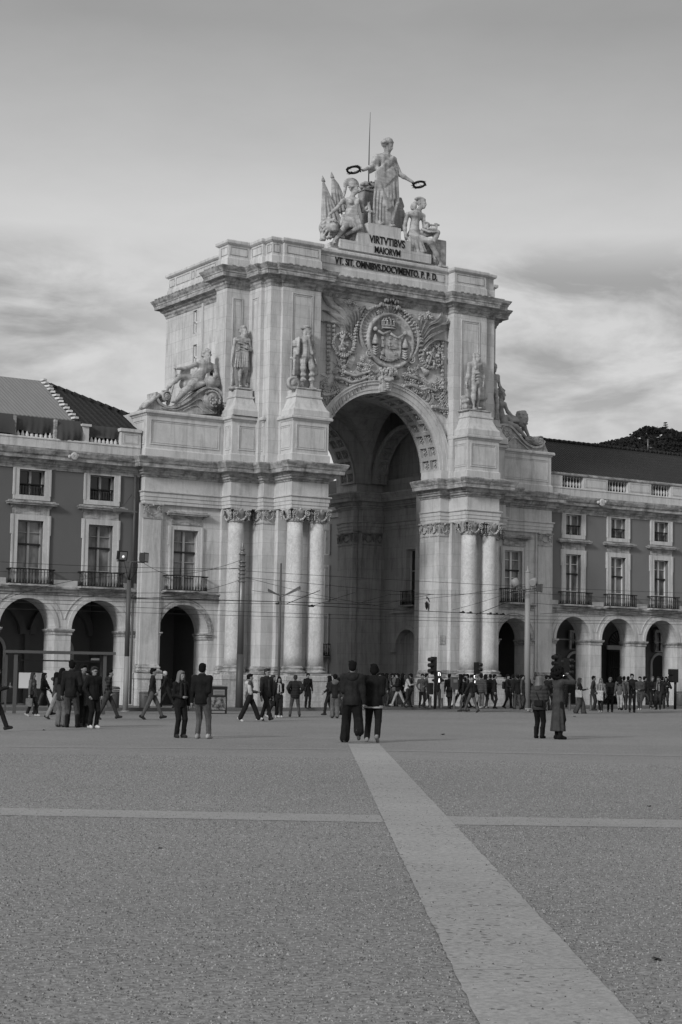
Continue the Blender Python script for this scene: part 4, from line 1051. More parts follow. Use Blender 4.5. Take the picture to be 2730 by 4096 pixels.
# hanging lantern in the third archway
lan = thing('lantern', 'black iron lantern hanging in the third archway right of the arch', 'lantern', (64.14+.98,70.4,3.16))
mb = MB(); lx, ly = 65.12, 70.3
mb.lathe((lx,ly,3.12), [(.01,0),(.06,.05),(.12,.1),(.17,.42),(.19,.44),(.1,.52),(.02,.6)], 6, smooth=False); mb.build('lamp_body', IRON, lan)
mb = MB(); mb.tube([(lx,ly,3.7),(lx,ly,4.05),(lx+.2,ly,4.4)], .015); mb.tube([(lx-.12,ly,3.85),(lx,ly,4.0),(lx+.12,ly,3.85)], .012); mb.build('bracket', IRON, lan)
# ---- parapet of the right building: panelled piers with balusters between
def balusters(x0, x1, z0, z1, Y, parent, n=7):
    for k in range(n):
        u = x0+(x1-x0)*(k+.5)/n; mb = MB(); h = z1-z0
        mb.lathe((u,Y+.22,z0), [(.05,0),(.055,.02*h),(.03,.1*h),(.075,.3*h),(.07,.42*h),(.028,.62*h),(.025,.8*h),(.05,.92*h),(.055,h)], 8); mb.build('baluster', STONE_PLAIN, parent)
def parapet(B, x0, x1, gaps, z0, z1, n=7):
    e = [x0]+[q for g in gaps for q in g]+[x1]
    for a, b in zip(e[::2], e[1::2]):
        if b-a < .05: continue
        mb = MB(); mb.box(a, b, 69.72, 70.16, z0, z1); recpanel(mb, front(69.72), a+.12, b-.12, z0+.08, z1-.06, .02, .015) if b-a > .6 else None; mb.build('parapet_pier', STONE_PLAIN, B)
    for a, b in gaps: balusters(a, b, z0, z1, 69.72, B, n)
    mb = MB(); mb.sweep([(x0,69.72),(x1,69.72)], [(0,z1),(.05,z1+.02),(.07,z1+.05),(.07,z1+.13),(.03,z1+.15),(-.5,z1+.16)]); mb.build('coping', STONE_CORN, B)
parapet(right, 57.3, 76.0, [(58.22,59.65),(61.33,62.77),(64.43,65.85),(67.5,68.9),(70.6,72.0)], 11.6, 12.2)
mb = MB()     # scroll ornament on the cornice
q = onY(1900+970*.5293, 1600+775*.5293, 69.0); mb.lathe((q[0],69.1,q[2]), [(.001,.04),(.05,.1),(.09,.06),(.14,.09),(.2,.04),(.2,0)], 16, 'y'); mb.ball((q[0]-.25,69.1,q[2]),.09); mb.ball((q[0]+.22,69.1,q[2]+.05),.1); mb.build('cornice_ornament', STONE_PLAIN, right)
mb = MB(); q = onY(525*.574, 1500+565*.574, 69.0); mb.lathe((q[0],69.1,q[2]), [(.001,.04),(.05,.1),(.09,.06),(.14,.09),(.17,.04),(.17,0)], 16, 'y'); mb.ball((q[0]-.2,69.1,q[2]-.03),.09); mb.ball((q[0]+.17,69.1,q[2]+.03),.08); mb.build('cornice_ornament', STONE_PLAIN, left)
# left parapet: broken balusters under draped netting
def pier_top(B, a, b, z1):
    mb = MB(); mb.box(a, b, 69.74, 70.2, 11.6, z1-.1); mb.box(a-.06, b+.08, 69.66, 70.26, z1-.1, z1); mb.build('parapet_pier', STONE_PLAIN, B)
pier_top(left, 31.08, 31.38, 12.38)
mb = MB(); mb.box(32.93, 33.9, 69.72, 70.2, 11.6, 12.22); mb.box(32.86,33.9,69.64,70.26,12.22,12.36); recpanel(mb, front(69.72), 33.05, 33.75, 11.7, 12.12, .02, .015); mb.build('parapet_pier', STONE_PLAIN, left)
for a, b, n in ((28.05,29.75,8),(31.5,32.85,7),(24.8,26.5,8)):
    for k in range(n): mb = MB(); mb.lathe((a+(b-a)*(k+.5)/n, 69.95, 11.58), [(.07,0),(.09,.03),(.085,.14),(.05,.2),(.03,.28)], 8); mb.build('baluster_stump', STONE_PLAIN, left)
def sheet(name, m, parent, x0, x1, rows, n=60, amp=.05, seed=1):
    """cloth hung along X; rows = [(z, Y)] from top to bottom; wrinkled"""
    r = random.Random(seed); ph = [r.uniform(0, 6) for _ in range(6)]; mb = MB(); mb.smooth = True; m_ = len(rows); i0 = len(mb.v)
    for k in range(n+1):
        x = x0+(x1-x0)*k/n
        for j, (z, Y) in enumerate(rows):
            w = amp*(j/(m_-1))*(math.sin(x*5+ph[0]+j)+.6*math.sin(x*11+ph[1])+.4*math.sin(x*23+ph[2]+j)); mb.v.append((x, Y+w, z+w*.5+(.04*math.sin(x*2.2+ph[3]) if j else 0)))
    for k in range(n):
        for j in range(m_-1): a = i0+k*m_+j; mb.F(a, a+m_, a+m_+1, a+1)
    return mb.build(name, m, parent)
sheet('netting', CLOTH_NET, left, 10.6, 27.9, [(12.52,69.9),(12.2,69.7),(11.85,69.66),(11.68,69.66)], seed=2)
sheet('netting', CLOTH_NET, left, 27.95, 29.78, [(12.5,69.95),(12.2,69.85),(11.95,69.9),(11.84,69.9)], seed=3)
sheet('netting', CLOTH_NET, left, 29.85, 31.05, [(12.5,69.95),(12.15,69.72),(11.85,69.62),(11.62,69.66)], seed=4)
sheet('netting', CLOTH_NET, left, 31.42, 32.9, [(12.4,70.0),(12.15,69.9),(11.95,69.95),(11.84,69.9)], seed=5)
for x in (27.92, 29.8): mb = MB(); mb.box(x-.05,x+.08,69.75,70.1,11.6,12.45); mb.build('parapet_pier', STONE_CORN, left)
# roofs
def roofplane(name, pts, m, parent, th=.08):
    mb = MB(); i = mb.V(*pts); n = len(pts); mb.F(*range(i, i+n)); j = mb.V(*[(x,y,z-th) for x,y,z in pts]); mb.F(*range(j, j+n)[::-1])
    for k in range(n): l = (k+1)%n; mb.F(i+k, j+k, j+l, i+l)
    return mb.build(name, m, parent)
RZL, RY = 14.93, 75.0
roofplane('roof', [(30.84,70.2,12.45),(35.9,70.2,12.40),(31.33,RY,RZL)], TILE_L, left)
roofplane('tarpaulin', [(10.4,70.1,12.56),(30.84,70.1,12.56),(31.33,RY,RZL+.08),(10.4,RY,RZL+.08)], TARP, left)
roofplane('roof', [(31.33,RY,RZL),(35.9,70.2,12.4),(35.9,79.8,12.4)], TILE_L, left)
roofplane('roof', [(10.4,RY,RZL),(31.33,RY,RZL),(35.9,79.8,12.4),(10.4,79.8,12.4)], TILE_L, left)
mb = MB()
for k in range(13):
    t = k/12; p = np.array((31.33,RY,RZL+.13))*(1-t)+np.array((30.84,70.1,12.66))*t; rr = random.Random(k)
    mb.obox(p+np.array((rr.uniform(-.03,.03),0,0)), (.2,.33,.09), rotz(rr.uniform(-.4,.4)))
mb.build('ridge_tiles', WHITE, left)
def ridge_bumps(name, A, B_, n, parent, m):
    mb = MB(); A = np.array(A); B_ = np.array(B_)
    for k in range(n): p = A+(B_-A)*(k+.5)/n; mb.tube([p-(B_-A)/n*.5, p+(B_-A)/n*.5], [.13,.09], 6)
    return mb.build(name, m, parent)
ridge_bumps('ridge_tiles', (31.33,RY,RZL+.02), (35.9,70.2,12.45), 17, left, TILE_L)
roofplane('roof', [(57.0,70.1,12.05),(76.5,70.1,12.05),(76.5,RY,14.86),(57.0,RY,14.86)], TILE, right)
roofplane('roof', [(57.0,RY,14.86),(76.5,RY,14.86),(76.5,79.8,12.05),(57.0,79.8,12.05)], TILE, right)
ridge_bumps('ridge_tiles', (57.0,RY,14.9), (76.5,RY,14.9), 55, right, TILE)
q = onY(1900+1308*.5293, 1600+392*.5293, 75); mb = MB(); mb.tube([(q[0],75,14.8),(q[0],75,q[2]+.75)], .035, 6); mb.tube([(q[0],75,q[2]+.25),(q[0]+.25,75,q[2]+.25)], .02, 5); mb.lathe((q[0]+.25,75,q[2]+.2), [(.0,0),(.06,.03),(.08,.08),(.0,.1)], 8)
mast = tag(mb.build('antenna_mast', METAL), 'short pale mast with small instrument on the ridge of the right roof', 'mast')
# downpipe at the corner next to the arch
mb = MB(); mb.tube([(33.62,69.6,10.3),(33.62,69.6,5.3)], .06, 8); mb.tube([(33.62,69.5,5.0),(33.62,69.5,.2)], .055, 8); mb.build('downpipe', POLE_D, left)
# ---- the street beyond the arch
PLASTER_S = mat('street_plaster', fn=paint_fn(0.34), rough=0.9)
def street_house(name, label, x0, x1, y0, y1, h, wins, m):
    B = thing(name, label, 'building', ((x0+x1)/2, y0, 0)); mb = MB(); mb.box(x0, x1, y0, y1, 0, h); mb.build('wall', m, B)
    mb = MB(); mb.sweep([(x0,y1),(x0,y0),(x1,y0)], [(0,h-.6),(.1,h-.55),(.1,h-.3),(.3,h-.2),(.35,h),(0,h+.05)]); mb.build('cornice', STONE_PLAIN, B)
    roofplane('roof', [(x0-.3,y0-.2,h+.05),(x0-.3,y1,h+.05),((x0+x1)/2,y1,h+2.4),((x0+x1)/2,y0+2,h+2.4)], TILE, B)
    T = west(x0)
    for yc in wins:
        for z0, z1, rr in ((.6,3.0,0),(3.35,4.9,0),(5.7,7.6,0),(8.3,9.9,1)):
            window(T, yc-.42, yc+.42, z0, z1-(0.2 if rr else 0), B, [z0+.8], False, (.15,.15,z1+.12), pane=PANE_D, dep=.02) if not rr else window(T, yc-.42, yc+.42, z0, z1-.2, B, [z0+.9], False, (.15,.15,z1+.1), pane=PANE_D, dep=.02)
        balcony(T, yc-.7, yc+.7, 3.0-.35, 3.35, B, .35)
    return B
street_house('street_building', 'dark painted house on the street beyond the great archway', 51.6, 60, 80.6, 96, 10.9, [82.3,84.7,87.1,89.5], PLASTER_S)
street_house('street_building', 'farther house with red-tiled roof glimpsed high through the archway', 52.2, 62, 98, 125, 12.4, [100,104,108], PLASTER_P)
street_house('street_building', 'house on the left side of the street beyond the archway', 24, 35.0, 84.0, 110, 9.5, [], PLASTER)
# ------------------------------------------------------------------ wooded hill far off to the right
def hill_h(x, y):
    q = x*620/max(y, 1); h = float(np.interp(q, [300,380,480,531,547,561,563,570,580,593,650,900], [20,50,95,108,111.5,115,117.5,120.5,121,120,118,100]))
    return (h*y/620 if y < 640 else h*640/620-(y-640)*.1)*float(np.interp(y, [330,470,545,600], [.1,.55,.9,1]))
def build_hill():
    V, F = [], []; nx, ny = 70, 30; x0, x1, y0, y1 = 380, 900, 330, 950
    for i in range(nx+1):
        for j in range(ny+1):
            x = x0+(x1-x0)*i/nx; y = y0+(y1-y0)*j/ny; V.append((x, y, hill_h(x, y)-2))
    for i in range(nx):
        for j in range(ny): a = i*(ny+1)+j; F.append((a, a+ny+1, a+ny+2, a+1))
    struct(raw_mesh('hill', V, F, VEG))
    # the wood: crowns built of many small leaf-clump faces, one mass
    r = random.Random(5); v, f = [], []
    for t in range(1100):
        x = r.uniform(470, 640); y = r.uniform(500, 655); z = hill_h(x, y)-2; R = r.uniform(2.0, 4.0)
        if x < 530 and r.random() < .4: R *= .7
        for k in range(60):
            u = r.uniform(0, 6.283); w = r.uniform(-.2, 1); q = math.sqrt(max(0, 1-w*w)); rr = R*r.uniform(.7, 1.02)
            c = np.array((x+rr*q*math.cos(u), y+rr*q*math.sin(u), z+3+rr*w*.62)); s_ = r.uniform(.35, .85)
            nrm = np.array([r.gauss(0,1), r.gauss(0,1), r.gauss(0,1)]); nrm /= np.linalg.norm(nrm); a = np.cross(nrm, (0.3,.2,1)); a /= np.linalg.norm(a); b = np.cross(nrm, a)
            i = len(v); v += [tuple(c+a*s_), tuple(c+b*s_*.7), tuple(c-a*s_), tuple(c-b*s_*.7)]; f.append((i, i+1, i+2, i+3))
    o = raw_mesh('woodland', v, f, VEG, smooth=False); struct(o, 'stuff', 'dark wood covering the far hill behind the right roof')
    # one tall pine standing above the rest
    c = onY(1900+1440*.5293, 1600+208*.5293, 610); T = thing('pine_tree', 'lone layered pine standing above the wood on the far hilltop', 'tree', tuple(c-np.array((0,0,6))))
    mb = MB(); mb.tube([c-np.array((0,0,8)), c+np.array((0,0,2.4))], [.4,.1]); mb.build('trunk', BARK, T)
    v, f = [], []
    for lay in range(6):
        zz = -3+lay*1.05; R = 2.6-lay*.38
        for k in range(70):
            u = r.uniform(0, 6.283); q = R*math.sqrt(r.random()); p = c+np.array((q*math.cos(u), q*math.sin(u), zz+r.gauss(0,.12))); s_ = r.uniform(.2,.45)
            a = np.array([math.cos(u*3), math.sin(u*3), r.gauss(0,.3)]); b = np.array([-math.sin(u*3), math.cos(u*3), r.gauss(0,.3)]); i = len(v)
            v += [tuple(p+a*s_), tuple(p+b*s_*.8), tuple(p-a*s_), tuple(p-b*s_*.8)]; f.append((i,i+1,i+2,i+3))
    raw_mesh('crown', v, f, VEG, T, smooth=False)
build_hill()
# ------------------------------------------------------------------ sculpture
def unit(v): v = np.array(v, float); return v/(np.linalg.norm(v)+1e-9)
def frame(fd, up=(0,0,1)):
    f = unit(fd); r = unit(np.cross(f, up)); u = np.cross(r, f); return r, f, u
h_big = True
def head(S, c, fd, s=1.0, up=(0,0,1), hair='curls', beard=None, k=.02, seed=1, haironly=False, hs=None):
    """face and skull about 0.23 m high times s"""
    s = s*(1.22 if not haironly and h_big else 1.0); r, f, u = frame(fd, up); c = np.array(c, float); P = lambda a, b, d: c+s*(a*r+b*f+d*u); M = np.stack([r, f, u], 1); rnd = random.Random(seed); H = hs or S
    if not haironly:
        S.ell(P(0,-.012,.025), np.array((.073,.092,.092))*s, .01*s, M); S.ell(P(0,.022,-.035), np.array((.057,.070,.080))*s, .03*s, M)
        S.cap(P(0,.088,.012), P(0,.108,-.022), .009*s, .016*s, .012*s); S.ell(P(0,.066,-.086), np.array((.026,.024,.022))*s, .02*s, M)
        S.cap(P(-.035,.082,.022), P(.035,.082,.022), .011*s, .011*s, .012*s); S.cap(P(-.02,.092,-.052), P(.02,.092,-.052), .009*s, .009*s, .006*s)
        for e in (-1, 1):
            S.ell(P(e*.031,.094,.003), np.array((.017,.014,.011))*s, .008*s, M, '-'); S.ell(P(e*.033,.082,.002), np.array((.013,.012,.010))*s, .003*s, M)
            S.ell(P(e*.077,-.005,-.005), np.array((.012,.022,.032))*s, .008*s, M)
    if hair == 'curls':
        for i in range(58):
            a = rnd.uniform(0, 6.28); w = rnd.uniform(-.35, 1); q = math.sqrt(1-w*w); x, y = q*math.cos(a), q*math.sin(a)
            if y > .45 and w < .55: continue
            if w < -.1 and y > -.1: continue
            H.ell(P(x*.080, y*.097-.012, w*.097+.03), np.full(3, rnd.uniform(.022,.034))*s, .006*s)
    elif hair == 'cap':
        H.ell(P(0,-.022,.042), np.array((.083,.10,.093))*s, .01*s, M)
    elif hair == 'wig':
        H.ell(P(0,-.02,.045), np.array((.085,.10,.09))*s, .01*s, M)
        for e in (-1, 1):
            for j in range(6): H.ell(P(e*.082, -.02, .03-j*.04), np.array((.026,.045,.024))*s, .012*s, M)
    if beard:
        for i in range(int(34*beard)):
            a = rnd.uniform(-1, 1); d = rnd.uniform(0, 1)
            H.ell(P(a*.05*(1-.4*d), .075-.02*abs(a)+.01*rnd.random(), -.055-.10*d*beard), np.full(3, rnd.uniform(.018,.028))*s, .006*s)
    return P
def hand(S, wr, d, n, s=1.0, curl=.5, k=.008):
    """palm at wrist wr pointing along d, n = back of hand normal, five fingers"""
    d = unit(d); n = unit(np.array(n)-d*(np.array(n)@d)); t = np.cross(d, n); wr = np.array(wr, float)
    S.cap(wr, wr+d*.055*s, .026*s, .030*s, .02*s, (n, .6)); pc = wr+d*.09*s
    for i, L in enumerate((.068,.078,.074,.058)):
        b = wr+d*.085*s+t*(i-1.5)*.019*s; m = b+(d*math.cos(curl*.5)-n*math.sin(curl*.5))*L*.55*s; e = m+(d*math.cos(curl*1.5)-n*math.sin(curl*1.5))*L*.5*s
        S.cap(b, m, .0095*s, .0088*s, .006*s); S.cap(m, e, .0088*s, .007*s, .004*s)
    b = wr+d*.03*s-t*.03*s; m = b+unit(d*.7-t*.6-n*.2)*.042*s; e = m+unit(d*.9-t*.1-n*.3)*.032*s
    S.cap(b, m, .013*s, .011*s, .01*s); S.cap(m, e, .011*s, .008*s, .005*s)
def foot(S, an, d, s=1.0, r=.034):
    d = unit((d[0], d[1], 0)) if abs(d[2]) < .5 else unit(d); an = np.array(an, float); h = an-np.array((0,0,.045*s))
    S.cap(an, h-d*.035*s, r*s, r*s, .03*s); S.cap(h-d*.03*s, h+d*.13*s+np.array((0,0,-.01*s)), .034*s, .024*s, .03*s)
    t = np.array((-d[1], d[0], 0))
    for i in range(5): b = h+d*.115*s+t*(i-2)*.017*s-np.array((0,0,.014*s)); S.cap(b, b+d*(.05-.006*abs(i-1.5))*s, .011*s, .009*s, .008*s)
def limb(S, a, m, e, r0, r1, r2, s, k=.03):
    S.cap(a, m, r0*s, r1*s, k*s); S.cap(m, e, r1*s*1.08, r2*s, k*s*.8)
    a, m, e = map(lambda q: np.array(q, float), (a, m, e)); S.ell(m+(e-m)*.28, np.full(3, r1*s*1.12), k*s)      # calf / forearm swell
def torso(S, J, s, fr):
    r, f, u = frame(fr, unit(np.array(J['chest'])-np.array(J['pelvis']))); sp = unit(np.array(J['chest'])-np.array(J['pelvis']))
    c, p, w = (np.array(J[q], float) for q in ('chest', 'pelvis', 'waist'))
    S.cap(p-r*.075*s, p+r*.075*s, .105*s, .105*s, .05*s, (f, .85)); S.cap(w, c, .115*s, .125*s, .08*s, (f, .8)); S.cap(p, w, .125*s, .11*s, .06*s, (f, .85))
    S.cap(c-r*.09*s+u*.03*s, c+r*.09*s+u*.03*s, .105*s, .105*s, .05*s, (f, .85))
    for e in (-1, 1): S.ell(c+e*r*.075*s+f*.075*s+u*.02*s, np.array((.07,.035,.055))*s, .03*s, np.stack([r, f, u], 1))
    for e in (-1,1):
        for j in range(3): S.ell(w+e*r*.032*s+f*.088*s+u*(-.04+.055*j)*s, np.array((.028,.018,.024))*s, .02*s)
    n = np.array(J['neck'], float); S.cap(c+u*.10*s, n, .075*s, .055*s, .05*s); S.cap(n, np.array(J['head'])-u*.04*s, .055*s, .052*s, .02*s)
    for q in ('shL', 'shR'): S.cap(c+u*.09*s, J[q], .075*s, .065*s, .05*s)
def zz(ox, oy, sc): return lambda x, y, Y: onY(ox+x*sc, oy+y*sc, Y)
zB = zz(550, 900, .5102); zA = zz(1200, 400, .574); zC = zz(1200, 1050, .6059)
def sculpt(name, S, h, m, parent=None, noise_=0.0):
    V, F = S.mesh(h, noise_); return raw_mesh(name, V, F, m, parent)
def folds(S, a, b, n, ra, rb, spread, dirn, k=.03, seed=0, jit=.3):
    """hanging cloth: n ridges falling from the line a to the line b"""
    r = random.Random(seed); a0, a1 = np.array(a[0], float), np.array(a[1], float); b0, b1 = np.array(b[0], float), np.array(b[1], float)
    for i in range(n):
        t = (i+.5)/n; p = a0+(a1-a0)*t; q = b0+(b1-b0)*min(1, max(0, t+r.uniform(-jit, jit)/n)); q = q+np.array(dirn)*r.uniform(-spread, spread)
        S.cap(p, q, ra*r.uniform(.7, 1.2), rb*r.uniform(.8, 1.3), k)
HS = .035
# --- first standing figure: bareheaded warrior in a short tunic, oval shield at his feet
def viriato():
    Y = 69.05; P = lambda x, y, d=0: zB(x, y, Y+d); s = 1.62; S = SDF(); fr = (.25,-1,0)
    T = thing('statue', 'stone statue of a bare-armed warrior in short tunic on the farther left pedestal', 'statue', (38.53,69.05,14.5))
    J = dict(head=P(833,838), neck=P(826,878), chest=P(820,915), waist=P(826,975), pelvis=P(826,1020), shL=P(768,900), shR=P(872,905))
    torso(S, J, s, fr)
    head(S, J['head'], (.35,-1,-.05), s*1.05, hair='curls', beard=.5)
    limb(S, J['shL'], P(752,985,.05), P(738,1075,-.05), .052,.043,.032, s); hand(S, P(738,1075,-.05), (0,-.1,-1), (-1,0,0), s*1.05)
    limb(S, J['shR'], P(893,985,.0), P(868,965,-.25), .052,.043,.032, s); hand(S, P(870,965,-.25), (-.5,-.3,.3), (0,-1,0), s)
    limb(S, P(806,1040), P(806,1150,-.12), P(800,1250,-.05), .088,.058,.038, s); foot(S, P(800,1252,-.05), (-.1,-1,0), s)
    limb(S, P(850,1040), P(850,1150,.0), P(838,1245,.12), .088,.058,.038, s); foot(S, P(838,1250,.1), (.5,-1,0), s)
    S.cap(P(822,985), P(822,1110), .19, .30, .04, ((0,1,0), .75), (.035, 15, 0, 1.0))           # tunic skirt with folds
    for i in range(12): a = i/11; S.cap(P(780+88*a,1000,-.15), P(766+106*a,1112,-.22+.1*(i%2)), .035, .05, .03)
    for i in range(4): S.cap(P(790,900+i*22,-.18), P(870,925+i*22,-.2), .03, .03, .03)
    S.cap(P(780,985,-.1), P(868,988,-.1), .05, .05, .03, ((0,1,0),.9)); S.cap(P(778,900,-.12), P(868,960,-.18), .035, .04, .03)
    for i in range(5): S.cap(P(880+5*i,920,.15), P(862+10*i,1230,.15), .05, .07, .04)              # cloak behind
    sculpt('body', S, HS, STONE_SCULPT, T)
    S = SDF(); c = P(745,1215,-.1); S.ell(c, (.20,.07,.40), .02, rotz(.9)); S.ell(c+np.array((-.03,-.05,0)), (.15,.06,.33), .02, rotz(.9)); S.cap(P(738,1085,-.1), P(765,1250,-.12), .03, .04, .02); sculpt('shield', S, .03, STONE_SCULPT, T)
    S = SDF(); S.box(P(812,1290,0), (.42,.38,.05), .02); S.ell(P(745,1280,-.1), (.2,.15,.1), .05); sculpt('base', S, .04, STONE_SCULPT, T)
viriato()
def navigator():
    Y = 67.15; P = lambda x, y, d=0: zB(x, y, Y+d); s = 1.62; S = SDF(); fr = (.35,-1,0)
    T = thing('statue', 'stone statue of a bearded navigator in flat cap and long open coat, left front pedestal', 'statue', (40.85,67.15,14.5))
    J = dict(head=P(1330,850), neck=P(1322,885), chest=P(1318,920), waist=P(1322,985), pelvis=P(1322,1035), shL=P(1255,905), shR=P(1362,905))
    torso(S, J, s*1.05, fr); head(S, J['head'], (.75,-1,-.08), s*1.05, hair='wig', beard=.8, seed=3)
    S.cap(P(1298,812,-.0), P(1352,812,-.03), .12, .12, .02, ((0,0,1), .35)); S.ell(P(1325,800,0), (.2,.2,.07), .03)      # flat cap
    limb(S, J['shL'], P(1240,985,.05), P(1232,1050,-.12), .07,.055,.036, s); hand(S, P(1230,1050,-.12), (-.1,-.2,-1), (-1,0,0), s*1.05)
    limb(S, J['shR'], P(1378,980,.1), P(1395,1060,-.02), .07,.055,.036, s); hand(S, P(1395,1060,-.02), (.1,-.2,-1), (1,0,0), s)
    for i in range(3): S.ell(P(1238,915+i*16,0), (.15,.14,.07), .03)                                # puffed sleeve
    for i in range(3): S.ell(P(1372,912+i*16,.03), (.13,.13,.07), .03)
    # long coat, open in front
    for i in range(7): S.cap(P(1262+4*i,890,-.05+.04*i), P(1228+11*i,1168,.0+.035*i), .07, .085, .045)
    for i in range(6): S.cap(P(1352+4*i,890,-.05+.05*i), P(1352+11*i,1165,.12+.03*i), .06, .085, .045)
    for x0, x1 in ((1270,1262),(1345,1372)): S.cap(P(x0,880,-.2), P(x1,1010,-.18), .055, .065, .03)
    S.cap(P(1318,935,-.05), P(1322,1030,-.05), .2, .21, .05, ((0,1,0), .8)); S.cap(P(1296,1032,-.1), P(1350,1038,-.1), .1, .1, .03)
    for e, (hx, kx, ky, fx, dy) in enumerate(((1302,1298,1130,1292,0),(1348,1366,1125,1368,-.08))):
        S.cap(P(hx,1045), P(kx,ky,-.08), .17, .14, .05, None, (.02, 9, e, .5)); S.ell(P(kx,ky-8,-.08), (.17,.17,.17), .04, ); limb(S, P(kx,ky,-.06), P((kx+fx)/2,1205,-.04), P(fx,1262,dy), .09,.07,.05, s*.9)
        foot(S, P(fx,1268,dy), ((.1,-1,0),(.8,-1,0))[e], s*1.1, .045)
        for q in (1175,1215): S.cap(P(kx-8,q,-.1), P(kx+14,q,-.1), .09, .09, .02)
    for i in range(6): S.cap(P(1262+16*i,1060,.25), P(1262+17*i,1270,.22), .09, .1, .06)
    sculpt('body', S, HS, STONE_SCULPT, T)
    S = SDF(); S.cap(P(1232,1060,-.2), P(1228,1170,-.22), .06, .075, .02); S.cap(P(1208,1042,-.1), P(1240,1058,-.2), .07, .05, .02); sculpt('scroll', S, .03, STONE_SCULPT, T)
    mb = MB(); c = P(1218,1240,-.25); mb.lathe(tuple(c), [(.0,-.1),(.30,-.1),(.31,.1),(.25,.14),(.2,.1),(.12,.1),(.1,.16),(.04,.17),(0,.17)], 28, 'y'); mb.build('capstan_wheel', STONE_SCULPT, T)
    S = SDF(); S.box(P(1312,1296,0), (.66,.45,.05), .02); sculpt('base', S, .04, STONE_SCULPT, T)
navigator()
def marquis():
    Y = 67.15; P = lambda x, y, d=0: zC(x, y, Y+d); s = 1.62; S = SDF(); fr = (.1,-1,0)
    T = thing('statue', 'stone statue of a wigged statesman in frock coat on the right front pedestal', 'statue', (50.95,67.15,14.5))
    J = dict(head=P(1166,628), neck=P(1160,655), chest=P(1158,685), waist=P(1162,742), pelvis=P(1162,780), shL=P(1120,672), shR=P(1192,670))
    torso(S, J, s, fr); head(S, J['head'], (.45,-1,0), s*1.05, hair='wig')
    limb(S, J['shL'], P(1108,745,.05), P(1098,800,-.1), .065,.055,.036, s); hand(S, P(1098,800,-.1), (0,-.2,-1), (-1,0,0), s*1.1)
    limb(S, J['shR'], P(1212,745,.15), P(1212,800,-.1), .06,.05,.036, s); hand(S, P(1212,802,-.1), (-.2,-.1,-1), (1,0,0), s)
    for i in range(7): S.cap(P(1122+5*i,675,.02+.03*i), P(1104+7*i,888,.0+.03*i), .075, .11, .05)
    for i in range(5): S.cap(P(1186+3*i,675,.05+.04*i), P(1188+9*i,895,.1+.03*i), .07, .11, .05)
    S.cap(P(1160,695,-.05), P(1165,795,-.08), .17, .19, .05, ((0,1,0), .85)); S.cap(P(1160,650,-.12), P(1162,700,-.2), .05, .06, .03)
    for i in range(3): S.cap(P(1146,735+i*20,-.25), P(1190,730+i*20,-.22), .03, .03, .03)
    limb(S, P(1152,790), P(1150,880,-.1), P(1146,950,0), .095,.062,.04, s); foot(S, P(1146,955,0), (.1,-1,0), s, .04)
    limb(S, P(1182,790), P(1180,875,.0), P(1170,945,.15), .095,.062,.04, s); foot(S, P(1172,950,.12), (.7,-1,0), s, .04)
    for i in range(5): S.cap(P(1185+7*i,860,.3), P(1180+9*i,965,.3), .08, .09, .06)
    sculpt('body', S, HS, STONE_SCULPT, T)
    S = SDF(); rr = random.Random(4)
    for i in range(16): S.ell(P(rr.uniform(1078,1125), rr.uniform(890,965), rr.uniform(-.15,.25)), np.array((rr.uniform(.1,.2),.15,rr.uniform(.1,.17))), .04)
    sculpt('rock', S, .04, STONE_SCULPT, T)
    S = SDF(); S.box(P(1150,985,0), (.7,.45,.05), .02); sculpt('base', S, .04, STONE_SCULPT, T)
marquis()
# hidden from here except for a shoulder: fourth statue on its pedestal behind the right front one
def fourth():
    T = thing('statue', 'stone statue mostly hidden behind the right front pier of the arch', 'statue', (53.1,69.05,14.5)); S = SDF(); b = np.array((53.1,69.05,14.5)); s = 1.65
    Q = lambda x, y, z: b+np.array((x, y, z))*s
    J = dict(head=Q(0,-.02,1.62), neck=Q(0,0,1.48), chest=Q(0,0,1.28), waist=Q(0,0,1.1), pelvis=Q(0,0,.93), shL=Q(-.18,0,1.4), shR=Q(.18,0,1.4))
    torso(S, J, s, (0,-1,0)); head(S, J['head'], (0,-1,0), s)
    limb(S, J['shL'], Q(-.25,.02,1.12), Q(-.2,-.12,.9), .055,.045,.035, s); limb(S, J['shR'], Q(.26,.02,1.12), Q(.3,-.12,.9), .055,.045,.035, s)
    limb(S, Q(-.1,0,.9), Q(-.1,-.05,.5), Q(-.1,0,.1), .085,.06,.04, s); limb(S, Q(.1,0,.9), Q(.12,-.05,.5), Q(.12,0,.1), .085,.06,.04, s); foot(S, Q(-.1,0,.1), (0,-1,0), s); foot(S, Q(.12,0,.1), (.2,-1,0), s)
    hand(S, Q(-.2,-.12,.9), (0,0,-1), (-1,0,0), s); hand(S, Q(.3,-.12,.9), (0,0,-1), (1,0,0), s)
    sculpt('body', S, .04, STONE_SCULPT, T)
fourth()
